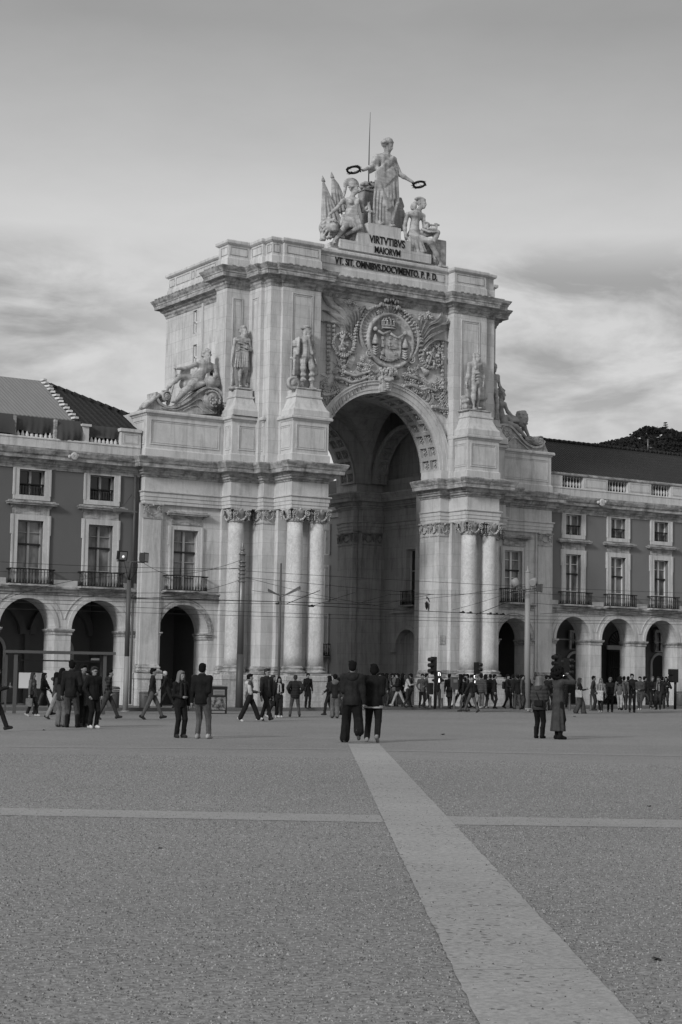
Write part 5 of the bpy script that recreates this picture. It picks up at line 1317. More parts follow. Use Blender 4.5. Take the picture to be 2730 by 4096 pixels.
# --- river gods on their scrolls
def ribbon(mb, pts, th, y0, y1):
    """flat band following pts (x, z), thickness th, between depths y0 and y1"""
    P = np.array(pts, float); n = len(P); i0 = len(mb.v)
    for k in range(n):
        d = P[min(k+1,n-1)]-P[max(k-1,0)]; d /= np.linalg.norm(d); nn = np.array([-d[1], d[0]]); a, b = P[k]+nn*th/2, P[k]-nn*th/2
        mb.v += [(a[0],y0,a[1]),(b[0],y0,b[1]),(b[0],y1,b[1]),(a[0],y1,a[1])]
    for k in range(n-1):
        for j in range(4): l = (j+1)%4; mb.F(i0+4*k+j, i0+4*k+l, i0+4*k+4+l, i0+4*k+4+j)
    mb.F(i0,i0+3,i0+2,i0+1); mb.F(i0+4*(n-1),i0+4*(n-1)+1,i0+4*(n-1)+2,i0+4*(n-1)+3)
def spline(pts, n=8):
    P = [np.array(p, float) for p in pts]; P = [2*P[0]-P[1]]+P+[2*P[-1]-P[-2]]; out = []
    for i in range(1, len(P)-2):
        for k in range(n):
            t = k/n; a, b, c, d = P[i-1:i+3]; out.append(.5*((2*b)+(-a+c)*t+(2*a-5*b+4*c-d)*t*t+(-a+3*b-3*c+d)*t**3))
    return out+[P[-2]]
def spiral(c, r0, a0, turns, sgn=1, n=34):
    return [(c[0]+r0*(1-.85*k/n)*math.cos(a0+sgn*turns*2*math.pi*k/n), c[1]+r0*(1-.85*k/n)*math.sin(a0+sgn*turns*2*math.pi*k/n)) for k in range(n+1)]
def scroll_left():
    T = thing('scroll_pediment', 'carved stone double scroll under the left river god', 'scroll', (36,70,13.3))
    X = lambda x, y: tuple(zB(x, y, 69.55)[[0, 2]]); Ya, Yb = 69.5, 70.4
    big, sml = X(590,1372), X(228,1342)
    top = spline([X(150,1310),X(160,1370),X(215,1420),X(300,1425),X(400,1370),X(480,1305),X(560,1272),X(640,1300),X(680,1370),X(668,1440)], 7)
    mb = MB(); ribbon(mb, top, .11, Ya, Yb); ribbon(mb, spline([X(190,1430),X(300,1448),X(400,1410),X(470,1365),X(510,1370),X(540,1420),X(600,1470)], 6), .05, Ya+.04, Yb)
    ribbon(mb, spline([X(360,1455),X(430,1420),X(475,1415),X(520,1455)], 6), .04, Ya+.06, Yb); mb.build('scroll_band', STONE_SCULPT, T)
    for nm, c, r, a0, sg in (('volute', big, .46, 2.6, -1), ('volute', sml, .24, .3, 1)):
        mb = MB(); ribbon(mb, spiral(c, r, a0, 1.6, sg), r*.16, Ya-.03, Yb); mb.lathe((c[0],Ya+.02,c[1]), [(.0,.05),(.05,.06),(.06,.02),(r*.95,0),(r*.95,-.7)], 22, 'y')
        for j in range(8): a = j*math.pi/4; mb.ball((c[0]+r*.35*math.cos(a), Ya, c[1]+r*.35*math.sin(a)), (r*.17,.05,r*.17), 6)
        mb.build(nm, STONE_SCULPT, T)
    mb = MB(); pts = [X(60,1440)]+[tuple(p) for p in top[3:]]+[X(690,1480),X(60,1480)]
    i = mb.V(*[(p[0], Ya+.12, p[1]) for p in pts]); mb.F(*range(i, i+len(pts))); j = mb.V(*[(p[0], Yb, p[1]) for p in pts]); mb.F(*range(j, j+len(pts))[::-1])
    for k in range(len(pts)): l = (k+1)%len(pts); mb.F(i+k, j+k, j+l, i+l)
    mb.build('backing', STONE_SCULPT, T)
    S = SDF(); rr = random.Random(8)
    for k in range(16): t = k/15; S.ell(zB(40+120*t, 1435-95*t**.8+rr.uniform(-6,6), 69.7), (.13,.22,.1), .06)
    sculpt('foliage_end', S, .04, STONE_SCULPT, T)
    # tufts of weeds rooted beside it
    w = MB(); 
    for k in range(260):
        p = zB(rr.gauss(655,22), rr.gauss(1440,24), 69.42+rr.uniform(-.08,.1)); a = rr.uniform(0,6.28); q = rr.uniform(.03,.07); v = np.array((math.cos(a),rr.uniform(-.5,.5),math.sin(a)))*q; u = np.array((-math.sin(a),.3,math.cos(a)))*q*.5
        w.quad(p+v, p+u, p-v, p-u)
    o = w.build('weed', WEED); o['label'] = 'dark weeds sprouting from the masonry beside the left volute'; o['category'] = 'plant'
scroll_left()
def river_left():
    P = lambda x, y, d=0: zB(x, y, 69.95+d); s = 1.75; S = SDF(); fr = (.1,-1,.1)
    T = thing('statue', 'reclining bearded river god leaning on an urn above the left wing', 'statue', (35.9,69.95,13.6))
    J = dict(head=P(545,1025), neck=P(548,1068), chest=P(530,1110), waist=P(495,1170), pelvis=P(465,1210), shL=P(462,1092), shR=P(602,1112))
    torso(S, J, s*1.12, (.2,-1,.15)); head(S, J['head'], (.15,-1,-.05), s*1.08, hair='curls', beard=1.1, seed=9)
    limb(S, J['shL'], P(395,1122,-.05), P(315,1125,-.2), .065,.052,.04, s); hand(S, P(318,1125,-.2), (-1,-.1,.15), (0,-.4,1), s*1.1, 1.2)
    limb(S, J['shR'], P(622,1180,-.05), P(602,1192,-.35), .065,.052,.04, s); hand(S, P(602,1190,-.35), (-.05,-.2,-1), (0,-1,0), s*1.15)
    limb(S, P(440,1208), P(328,1190,-.1), P(228,1288,-.1), .10,.075,.045, s); foot(S, P(228,1288,-.1), (-.9,-.4,0), s*1.1)
    limb(S, P(450,1240,-.2), P(400,1280,-.5), P(300,1375,-.4), .11,.08,.05, s); foot(S, P(298,1375,-.4), (-.9,-.5,0), s*1.1)
    for i in range(7): S.cap(P(470-3*i,1215+6*i,-.3), P(345-6*i,1300+14*i,-.35), .07, .08, .04)
    for i in range(5): S.cap(P(540-14*i,1240,-.3), P(400-14*i,1300,-.48), .08, .07, .04)
    for i in range(5): S.cap(P(352+14*i,1118,.0), P(340+16*i,1190+4*i,.05), .06, .08, .04)
    S.cap(P(380,1250,.1), P(560,1255,.1), .3, .3, .1)
    sculpt('body', S, .038, STONE_SCULPT, T)
    S = SDF(); S.cap(P(575,1235,-.25), P(635,1245,.1), .26, .2, .02); S.cap(P(570,1232,-.3), P(575,1234,-.25), .3, .3, .02); sculpt('urn', S, .035, STONE_SCULPT, T)
    S = SDF(); S.cap(P(300,1105,-.2), P(298,1190,-.15), .035, .05, .02); S.cap(P(298,1190,-.15), P(240,1400,-.1), .05, .09, .03); sculpt('oar', S, .03, STONE_SCULPT, T)
river_left()
def scroll_right():
    T = thing('scroll_pediment', 'carved stone double scroll under the right river god', 'scroll', (55.5,70,13.3)); zr = zz(1900, 1600, .5293)
    X = lambda x, y: tuple(zr(x, y, 69.55)[[0, 2]]); Ya, Yb = 69.5, 70.4
    top = spline([X(150,200),X(215,185),X(270,200),X(330,260),X(380,320),X(440,355),X(500,350),X(528,310)], 7)
    mb = MB(); ribbon(mb, top, .11, Ya, Yb); ribbon(mb, spline([X(250,330),X(300,280),X(350,320),X(410,375)], 6), .05, Ya+.04, Yb); mb.build('scroll_band', STONE_SCULPT, T)
    for c, r in ((X(235,250), .42), (X(492,308), .25)):
        mb = MB(); ribbon(mb, spiral(c, r, .8, 1.5, 1), r*.16, Ya-.03, Yb); mb.lathe((c[0],Ya+.02,c[1]), [(.0,.05),(.05,.06),(.06,.02),(r*.95,0),(r*.95,-.7)], 22, 'y')
        for j in range(8): a = j*math.pi/4; mb.ball((c[0]+r*.35*math.cos(a), Ya, c[1]+r*.35*math.sin(a)), (r*.17,.05,r*.17), 6)
        mb.build('volute', STONE_SCULPT, T)
    mb = MB(); pts = [tuple(p) for p in top]+[X(560,392),X(150,345)]
    i = mb.V(*[(p[0], Ya+.12, p[1]) for p in pts]); mb.F(*range(i, i+len(pts))); j = mb.V(*[(p[0], Yb, p[1]) for p in pts]); mb.F(*range(j, j+len(pts))[::-1])
    for k in range(len(pts)): l = (k+1)%len(pts); mb.F(i+k, j+k, j+l, i+l)
    mb.build('backing', STONE_SCULPT, T)
scroll_right()
def river_right():
    zr = zz(1900, 1600, .5293); P = lambda x, y, d=0: zr(x, y, 69.95+d); Q = lambda x, y, d=0: zC(x, y, 69.95+d); s = 1.7; S = SDF()
    T = thing('statue', 'reclining river god turned away to the right above the right wing', 'statue', (54.9,69.95,13.6))
    J = dict(head=Q(1330,868), neck=Q(1328,905), chest=Q(1322,945), waist=Q(1325,1005), pelvis=Q(1345,1045), shL=Q(1298,935), shR=Q(1350,935,.1))
    torso(S, J, s*1.08, (.9,-.5,.1)); head(S, J['head'], (.9,-.45,-.05), s*1.05, hair='curls', beard=.8, seed=12)
    limb(S, J['shL'], Q(1302,985,-.2), Q(1310,1040,-.3), .065,.052,.04, s); hand(S, Q(1310,1040,-.3), (.1,-.2,-1), (-1,0,0), s)
    limb(S, J['shR'], Q(1372,985,.0), Q(1400,1010,-.2), .065,.052,.04, s); hand(S, Q(1400,1010,-.2), (1,-.2,-.3), (0,0,1), s)
    limb(S, Q(1350,1050), Q(1470,1060,-.2), Q(1508,1140,-.2), .10,.075,.045, s); foot(S, Q(1512,1150,-.2), (.9,-.4,0), s)
    limb(S, Q(1345,1055,-.2), Q(1430,1085,-.4), Q(1490,1150,-.4), .10,.075,.045, s); foot(S, Q(1500,1158,-.4), (.9,-.4,0), s)
    for i in range(6): S.cap(Q(1360+8*i,1015,-.1), Q(1400+16*i,1045,-.3), .08, .1, .05)
    S.cap(Q(1340,1080,.1), Q(1460,1110,.1), .2, .15, .1)
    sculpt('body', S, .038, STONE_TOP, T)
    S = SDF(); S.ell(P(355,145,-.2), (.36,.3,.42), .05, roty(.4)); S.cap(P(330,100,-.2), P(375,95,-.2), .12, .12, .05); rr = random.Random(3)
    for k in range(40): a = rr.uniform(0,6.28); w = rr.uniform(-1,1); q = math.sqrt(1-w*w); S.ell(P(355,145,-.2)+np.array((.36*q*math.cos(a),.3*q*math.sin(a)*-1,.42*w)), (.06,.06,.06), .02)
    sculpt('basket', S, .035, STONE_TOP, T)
river_right()
# --- crowning group
def glory():
    P = lambda x, y, d=0: zA(x, y, 68.95+d); s = 2.28; S = SDF(); fr = (.15,-1,0)
    T = thing('statue', 'tall robed stone figure holding out two wreaths at the very top of the arch', 'statue', (45.7,68.95,23.23))
    J = dict(head=P(612,322), neck=P(605,372), chest=P(598,425), waist=P(598,495), pelvis=P(602,560), shL=P(530,400), shR=P(655,415))
    torso(S, J, s, fr); head(S, J['head'], (.55,-1,-.35), s*1.02, hair='curls', seed=2)
    for i in range(26): a = 2*math.pi*i/26; S.ell(P(612+36*math.cos(a), 296+6*math.sin(a)-8*math.sin(a*2)*.3, -.02+.2*math.sin(a)), (.06,.06,.07), .02)  # laurel crown
    limb(S, J['shL'], P(500,465,-.1), P(440,490,-.35), .056,.046,.033, s); hand(S, P(446,489,-.35), (-1,-.3,.0), (0,-.2,1), s*1.0, .9)
    limb(S, J['shR'], P(700,520,-.1), P(785,570,-.35), .056,.046,.033, s); hand(S, P(778,568,-.35), (1,-.2,-.3), (0,-.2,1), s*1.0, .9)
    # sleeves
    for i in range(6): S.cap(P(533+4*i,392,-.05), P(488+10*i,500-6*i,-.05), .09, .10, .05)
    for i in range(4): S.cap(P(650,405,-.05), P(672+9*i,460+14*i,-.05), .08, .06, .04)
    # robe
    S.cap(P(600,450), P(590,640), .34, .42, .1, ((0,1,0), .75)); S.cap(P(590,640), P(590,850), .42, .47, .1, ((0,1,0), .75))
    for i in range(13):
        t = i/12; S.cap(P(540+112*t,470,-.22), P(520+140*t,690,-.30+.05*(i%2)), .05, .065, .035); S.cap(P(520+130*t,690,-.30+.05*(i%2)), P(512+138*t,858,-.26+.07*(i%2)), .06, .075, .04)
    for i in range(9):   # diagonal himation from the shoulder to the hip
        t = i/8; S.cap(P(650-10*t,395+45*t,-.26), P(530+8*t,500+52*t,-.3), .055, .06, .03)
    for i in range(8): t = i/7; S.cap(P(535+8*i,545+8*i,-.33), P(650+3*i,470+55*t,-.28), .05, .05, .035)
    for i in range(7): S.cap(P(652+4*i,430+8*i,-.15), P(668+3*i,720,-.18), .06, .07, .04)
    for i in range(6): S.cap(P(525+6*i,560,-.3), P(640-6*i,740+4*i,-.38), .055, .06, .04)
    for i in range(5): S.cap(P(668+3*i,720,-.2), P(655-2*i,800+10*i,-.3), .07, .06, .04)
    foot(S, P(560,850,-.35), (-.2,-1,0), s); foot(S, P(625,862,-.25), (.3,-1,0), s)
    sculpt('body', S, .05, STONE_SCULPT, T)
    def wreath(c, r, label):
        mb = MB(); rr = random.Random(int(c[0]*10)); c = np.array(c)
        for k in range(46):
            a = 2*math.pi*k/46; p = c+np.array((r*math.cos(a), r*.9*math.sin(a), -r*.28*math.sin(a)+.03*math.sin(3*a))); t = np.array((-math.sin(a), math.cos(a), 0)); o = np.array((math.cos(a), math.sin(a), 0))
            for q in range(2):
                d = unit(t+o*rr.uniform(-.8,.9)+np.array((0,0,rr.uniform(-.6,.7)))); n_ = unit(np.cross(d, (0,.1,1))); L = rr.uniform(.12,.2)
                mb.quad(p-d*.05, p+d*L*.4+n_*.05, p+d*L, p+d*L*.4-n_*.05)
        mb.tube([c+np.array((r*math.cos(a), r*.9*math.sin(a), -r*.28*math.sin(a))) for a in np.linspace(0, 2*math.pi, 25)], .055, 6)
        tag(mb.build('wreath', BRONZE), label, 'wreath', 'bronze wreaths held by the top figure')
    wreath(P(375,487,-.5), .31, 'dark bronze laurel wreath in the raised left-hand grip of the top figure')
    wreath(P(832,589,-.5), .29, 'dark bronze laurel wreath held lower on the right side of the top figure')
    # square pillar with laurel behind her, and the throne back with a winged bird
    mb = MB(); a, b = P(432,900,.55), P(520,900,.55); mb.box(a[0], b[0], 69.3, 69.9, 22.6, P(470,640,.55)[2]); mb.box(a[0]-.06, b[0]+.05, 69.24, 69.96, P(470,640,.55)[2], P(470,625,.55)[2]); 
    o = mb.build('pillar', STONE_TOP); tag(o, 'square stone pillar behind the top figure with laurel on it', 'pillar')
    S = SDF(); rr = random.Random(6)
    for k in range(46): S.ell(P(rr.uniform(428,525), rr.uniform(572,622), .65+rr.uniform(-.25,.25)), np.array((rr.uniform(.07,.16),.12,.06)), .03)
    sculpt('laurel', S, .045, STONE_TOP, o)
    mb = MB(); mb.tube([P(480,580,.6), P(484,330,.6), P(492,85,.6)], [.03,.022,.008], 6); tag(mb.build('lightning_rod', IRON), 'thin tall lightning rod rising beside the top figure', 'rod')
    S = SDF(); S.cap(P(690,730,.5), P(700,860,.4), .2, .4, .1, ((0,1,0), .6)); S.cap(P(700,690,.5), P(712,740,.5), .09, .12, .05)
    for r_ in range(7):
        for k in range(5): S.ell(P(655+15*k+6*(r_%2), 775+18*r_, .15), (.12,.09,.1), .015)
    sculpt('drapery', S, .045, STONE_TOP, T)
glory()
def valour():
    P = lambda x, y, d=0: zA(x, y, 68.75+d); s = 1.9; S = SDF()
    T = thing('statue', 'seated helmeted warrior woman resting an arm on the lion, top left', 'statue', (43.7,68.8,22.2))
    J = dict(head=P(378,622), neck=P(368,668), chest=P(358,725), waist=P(348,790), pelvis=P(345,850), shL=P(300,705), shR=P(425,700))
    torso(S, J, s*1.02, (.25,-1,0)); head(S, J['head'], (.5,-1,-.1), s*1.02, hair=None)
    for e in (-1,1): S.ell(np.array(J['chest'])+np.array((e*.17,-.24,.02)), (.12,.09,.11), .03)
    limb(S, J['shL'], P(252,760,-.1), P(205,800,-.3), .056,.046,.034, s); hand(S, P(207,798,-.3), (-.6,-.3,-.8), (-.5,-.3,.8), s*1.1)
    limb(S, J['shR'], P(440,775,.1), P(482,735,-.1), .056,.046,.034, s); hand(S, P(482,735,-.1), (.1,-.1,1), (0,-1,0), s, 1.3)
    limb(S, P(315,860), P(318,880,-.65), P(238,985,-.5), .10,.068,.04, s); foot(S, P(240,988,-.5), (-.5,-1,-.0), s*1.1)
    limb(S, P(385,855), P(420,885,-.65), P(325,935,-.45), .10,.068,.04, s); foot(S, P(300,945,-.4), (-1,-.5,0), s)
    # helmet with crest
    S.ell(P(368,590,.03), (.22,.24,.2), .02); S.cap(P(340,605,-.12), P(408,598,-.18), .05, .05, .02)
    for i in range(15): a = -.25+math.pi*1.05*i/14; S.cap(P(362+22*math.cos(a),590-18*math.sin(a),.05), P(358+50*math.cos(a+.25),592-46*math.sin(a+.2),.05), .045, .05, .02)
    for i in range(6): S.cap(P(325-2*i,590+10*i,.08), P(312-1*i,612+12*i,.08), .06, .05, .03)
    # tunic over one shoulder, skirt over thighs
    for i in range(8): S.cap(P(412-3*i,690+3*i,-.18), P(392-9*i,800,-.24), .05, .055, .035)
    for i in range(9): t = i/8; S.cap(P(300+105*t,805,-.15), P(285+140*t,870+12*math.sin(3.1*t),-.62), .07, .065, .05)
    S.cap(P(320,840,-.05), P(385,845,-.05), .26, .26, .08); S.cap(P(345,880,0), P(400,960,.0), .3, .3, .15)
    for i in range(6): S.cap(P(385+10*i,900,-.4), P(372+14*i,970,-.3), .07, .08, .05)
    sculpt('body', S, .042, STONE_SCULPT, T)
    S = SDF(); S.cap(P(485,742,-.15), P(490,990,-.15), .075, .095, .02); S.box(P(484,775,-.15), (.16,.08,.04), .02); sculpt('sheathed_sword', S, .035, STONE_SCULPT, T)
    # lion
    T2 = thing('statue', 'crouching stone lion with curly mane at the left end of the top group', 'statue', (42.6,68.6,21.8)); S = SDF(); c = P(205,880,-.35)
    S.ell(c, (.36,.4,.38), .05); S.ell(c+np.array((.05,-.36,-.12)), (.2,.2,.17), .06); S.ell(c+np.array((.06,-.5,-.05)), (.08,.07,.05), .02); S.ell(c+np.array((.05,-.42,-.26)), (.15,.13,.07), .04)
    for e in (-1,1): S.ell(c+np.array((e*.15+.04,-.36,.1)), (.07,.05,.04), .02, None, '-'); S.cap(c+np.array((e*.06+.04,-.38,.18)), c+np.array((e*.22+.04,-.33,.16)), .045,.04,.03); S.ell(c+np.array((e*.3,-.05,.28)), (.1,.07,.1), .03)
    rr = random.Random(11)
    for k in range(64):
        a = rr.uniform(0,6.28); q = rr.uniform(.26,.36); p = c+np.array((q*math.cos(a)*1.05, rr.uniform(-.22,.15), q*math.sin(a)*1.15-.02)); S.cap(p, p+np.array((.13*math.cos(a)+rr.uniform(-.05,.05), .05, .11*math.sin(a)-.14)), .06, .025, .02)
    for x, y in ((160,965),(205,950)): S.cap(P(x+5,900,-.1), P(x,y,-.4), .17, .13, .05); [S.ell(P(x-12+12*j,y+8,-.52), (.07,.1,.08), .02) for j in range(3)]
    S.cap(c+np.array((.1,.3,0)), P(330,920,.4), .42, .45, .1)
    sculpt('body', S, .04, STONE_SCULPT, T2)
    # two furled standards behind the lion
    for (tx, ty, bx, by, d, lab, w) in ((163,560,150,900,.5,'furled stone flag with spear tip, outermost at the top left',.5), (226,535,300,820,.65,'furled stone flag with spear tip, leaning behind the helmeted figure',.5)):
        F_ = thing('stone_flag', lab, 'flag', tuple(P(bx,by,d)), 'stone flags of the top group'); S = SDF(); a, b = P(tx,ty,d), P(bx,by,d)
        if tx < 200: b = P(158,930,d)
        S.cap(a, b, .035, .045, .01); S.cap(a, a+np.array((-.06 if tx<200 else -.07,0,.28)), .09, .005, .01); S.cap(a-np.array((.05,0,.02)), a+np.array((.08,0,-.04)), .05,.05,.01)
        V, F = S.mesh(.03); raw_mesh('staff', V, F, STONE_SCULPT, F_); S = SDF()
        for i in range(8): t = i/7; S.cap(a+(b-a)*(.03+.02*i)+np.array((.03*i,-.02*(i%2),0)), P((158+ (125*t if tx<200 else 0)) if tx<200 else 232+95*t, (900 if tx<200 else 800)-(40*t), d)+np.array((0,-.08*(i%2),0)), .05, .09, .04)
        sculpt('cloth', S, .04, STONE_SCULPT, F_)
valour()
def genius():
    P = lambda x, y, d=0: zA(x, y, 68.75+d); s = 1.9; S = SDF()
    T = thing('statue', 'seated nude youth with lyre at the right of the top group', 'statue', (47.9,68.8,22.2))
    J = dict(head=P(850,722), neck=P(832,768), chest=P(808,815), waist=P(800,875), pelvis=P(800,925), shL=P(750,800), shR=P(858,808))
    torso(S, J, s*1.05, (.35,-1,0)); head(S, J['head'], (.6,-1,-.1), s*1.02, hair='cap', seed=5)
    for i in range(14): S.ell(P(812+4*i,690-8*math.sin(i/4)+.5*i,.05-.01*i), (.1,.12,.07), .03)
    S.ell(P(800,735,.15), (.12,.12,.22), .05); S.ell(P(785,745,.25), (.1,.12,.18), .05)
    limb(S, J['shL'], P(730,880,-.05), P(738,955,-.1), .062,.048,.034, s); hand(S, P(738,955,-.1), (-.05,-.2,-1), (-.3,-1,0), s*1.1, .3)
    limb(S, J['shR'], P(868,890,-.1), P(900,880,-.45), .058,.046,.034, s); hand(S, P(905,875,-.45), (.8,-.3,.4), (0,-.6,.8), s, .9)
    limb(S, P(775,940), P(905,985,-.6), P(930,1010,-.55), .105,.075,.06, s); limb(S, P(905,985,-.6), P(945,1060,-.55), P(985,1140,-.5), .075,.06,.04, s); foot(S, P(985,1143,-.5), (1,-.35,0), s*1.15)
    limb(S, P(840,935), P(958,925,-.55), P(925,1010,-.5), .105,.072,.05, s)
    for i in range(6): S.cap(P(850+8*i,900+3*i,-.35), P(905+9*i,920,-.65), .06, .06, .04)
    for i in range(8): t = i/7; S.cap(P(765+70*t,960,-.35), P(775+100*t,1080+24*math.sin(5*t),-.5+.08*(i%2)), .08, .085, .04)
    for i in range(5): S.cap(P(808+8*i,1060,-.45), P(826+9*i,1130-10*i,-.55), .06, .05, .04)
    S.cap(P(800,960,.1), P(870,1060,.2), .35, .4, .1)
    sculpt('body', S, .042, STONE_SCULPT, T)
    S = SDF(); a, b, c, d = P(893,900,-.6), P(950,905,-.6), P(888,855,-.6), P(955,865,-.6)
    S.cap(a, b, .06, .06, .03); S.cap(a, c, .06, .05, .02); S.cap(b, d, .06, .05, .02); S.cap(c-np.array((.12,0,0)), c+np.array((.1,0,-.03)), .05, .05, .02); S.cap(d-np.array((.1,0,0)), d+np.array((.12,0,-.03)), .05,.05,.02)
    S.cap(P(900,868,-.6), P(945,875,-.6), .035, .035, .01)
    for i in range(4): S.cap(P(908+10*i,872,-.6), P(910+9*i,905,-.6), .018, .018, .004)
    sculpt('lyre', S, .025, STONE_SCULPT, T)
    S = SDF(); S.box(P(955,1080,.0), (.35,.35,.7), .05); rr = random.Random(2); [S.ell(P(rr.uniform(930,985), rr.uniform(1000,1120), -.35), (.13,.1,.12), .04) for _ in range(14)]; sculpt('rock_seat', S, .045, STONE_SCULPT, T)
genius()
# ------------------------------------------------------------------ carved field above the archway
RY0 = 68.09
def rp(x, y, d=0.0): return onY(1200+x*.6059, 1050+y*.6059, RY0-d)
def rel(name, fn, parent=None):
    mb = MB(); fn(mb); return mb.build(name, STONE_SCULPT, parent or arch)
def leaf(mb, pts, w, d=.10, n=7):
    """a curved blade raised off the wall: centre line pts (photo px), half-width w metres"""
    C = spline([rp(x, y, d)[[0, 2]] for x, y in pts], n); m = len(C); i0 = len(mb.v); mb.smooth = True
    for k, p in enumerate(C):
        t = k/(m-1); dd = C[min(k+1,m-1)]-C[max(k-1,0)]; dd /= np.linalg.norm(dd)+1e-9; nn = np.array([-dd[1], dd[0]]); ww = w*math.sin(math.pi*(.12+.88*t))**.6 if t < 1 else .01; lift = d*(.6+.7*math.sin(math.pi*t))
        a, b = p+nn*ww, p-nn*ww; mb.v += [(a[0], RY0+.02, a[1]), (a[0]*.75+p[0]*.25, RY0-lift*.7, a[1]*.75+p[1]*.25), (p[0], RY0-lift*.35, p[1]), (b[0]*.75+p[0]*.25, RY0-lift, b[1]*.75+p[1]*.25), (b[0], RY0+.02, b[1])]
    for k in range(m-1):
        for j in range(4): q = i0+5*k+j; mb.F(q, q+1, q+6, q+5)
    mb.smooth = False
def bells(mb, x, y0, y1, n, r=.085):
    for k in range(n):
        c = rp(x, y0+(y1-y0)*(k+.5)/n, .08); h = abs(rp(x, y0)[2]-rp(x, y1)[2])/n
        for q in (-1, 0, 1): mb.ball(c+np.array((q*r*.7, -.03*(q == 0), 0)), (r*.5,.07,h*.46), 6)
        mb.ball(c+np.array((0, -.02, h*.42)), (r*.45,.06,.035), 5)
def rose(mb, x, y, r=.12, n=5, d=.12):
    c = rp(x, y, d); mb.ball(c+np.array((0,-.03,0)), r*.4, 6)
    for k in range(n): a = 2*math.pi*k/n+.3; mb.ball(c+np.array((r*.6*math.cos(a), 0, r*.6*math.sin(a))), (r*.42,.06,r*.42), 6)
def ringband(mb, c, rx, rz, w, a0, a1, d0, d1, n=56):
    P = []
    for k in range(n+1):
        a = a0+(a1-a0)*k/n; ca, sa = math.cos(a), math.sin(a)
        P += [(c[0]+(rx-w)*ca, RY0-d0, c[2]+(rz-w)*sa), (c[0]+(rx-w*.8)*ca, RY0-d1, c[2]+(rz-w*.8)*sa), (c[0]+(rx-.2*w)*ca, RY0-d1, c[2]+(rz-.2*w)*sa), (c[0]+rx*ca, RY0-d0, c[2]+rz*sa)]
    i = mb.V(*P)
    for k in range(n):
        for j in range(3): q = i+4*k+j; mb.F(q, q+1, q+5, q+4)
ctr = rp(585, 480); rx = abs(rp(785, 520)[0]-rp(385, 450)[0])/2; rz = (rp(585,285)[2]-rp(585,690)[2])/2
cin = rp(592, 520); rin = abs(rp(742,530)[0]-rp(440,500)[0])/2
def sunburst(mb):
    for k in range(44):
        a0 = 2*math.pi*k/44; a1 = a0+2*math.pi/44; am = (a0+a1)/2
        q = lambda a, r, d: (ctr[0]+r*math.cos(a), RY0-d, ctr[2]+(r*rz/rx)*math.sin(a))
        i = mb.V(q(a0, rin*.9, .03), q(am, rin*.9, .09), q(a1, rin*.9, .03), q(a0, rx*.93, .03), q(am, rx*.93, .11), q(a1, rx*.93, .03)); mb.F(i, i+3, i+4, i+1); mb.F(i+1, i+4, i+5, i+2)
    ringband(mb, ctr, rx, rz, .13, math.radians(-62), math.radians(242), 0, .17)
    for s_ in (-1, 1):
        c = rp(452 if s_ < 0 else 728, 605 if s_ < 0 else 645, .0); pts = [(c[0]+s_*-1*(.22*(1-.8*k/24))*math.cos(1.2+k*.42), RY0-.13, c[2]+.22*(1-.8*k/24)*math.sin(1.2+k*.42)) for k in range(25)]; mb.tube(pts, .045, 6)
rel('sunburst', sunburst)
def disc(mb):
    mb.lathe((cin[0], RY0, cin[2]), [(0,.12),(rin*.9,.12),(rin*.92,.2),(rin,.2),(rin*1.03,.14),(rin*1.05,0)], 44, 'y')
rel('medallion', disc)
def shield(mb):
    xs = [(532,490),(650,500),(648,590),(640,625),(600,650),(560,640),(535,610)]
    P = [rp(x, y, 0) for x, y in xs]; i = mb.V(*[(p[0], RY0-.26, p[2]) for p in P]); j = mb.V(*[(p[0], RY0-.1, p[2]) for p in P]); n = len(P); mb.F(*range(i, i+n))
    for k in range(n): l = (k+1)%n; mb.F(i+k, j+k, j+l, i+l)
    for x, y in ((548,500),(597,500),(637,508),(548,550),(636,560),(545,600),(632,605)):       # seven castles of the border
        c = rp(x, y, .28); mb.obox(c, (.1,.08,.1)); [mb.obox(c+np.array((q*.04,0,.07)), (.03,.07,.05)) for q in (-1,0,1)]
    q0, q1 = rp(568,518,0), rp(620,580,0); mb.box(q0[0], q1[0], RY0-.31, RY0-.26, q1[2], q0[2])
    for u, v in ((0,0),(0,1),(0,-1),(1,0),(-1,0)):
        c = rp(594+u*16, 548+v*18, .33); mb.obox(c, (.07,.04,.09)); [mb.ball(c+np.array((a*.015,-.03,b*.022)), .01, 4) for a, b in ((0,0),(1,1),(-1,1),(1,-1),(-1,-1))]
sh = rel('coat_of_arms', shield)
def crown(mb):
    a, b = rp(555,430,.3), rp(638,438,.3); cx, cz = (a[0]+b[0])/2, (a[2]+b[2])/2; w = (b[0]-a[0])/2
    for z, r in ((0,1.0),(.12,1.02)): mb.tube([(cx+w*r*math.cos(t), RY0-.18-.16*math.sin(t), cz+z) for t in np.linspace(0, math.pi, 13)], .05, 6)
    for k in range(7): t = math.pi*k/6; p = np.array((cx+w*1.05*math.cos(t), RY0-.2-.16*math.sin(t), cz)); mb.obox(p+np.array((0,0,.2)), (.07,.06,.16)); mb.ball(p+np.array((0,0,.32)), .055, 6)
    for k in range(5): t = math.pi*k/4; mb.tube([(cx+w*1.05*math.cos(t), RY0-.2-.14*math.sin(t), cz+.3), (cx+w*.8*math.cos(t), RY0-.2-.1*math.sin(t), cz+.46), (cx, RY0-.22, cz+.42)], .035, 5)
    mb.ball((cx, RY0-.22, cz+.5), .07, 6); mb.box(cx-w, cx+w, RY0-.22, RY0, cz-.05, cz+.3)
rel('crown', crown, sh)
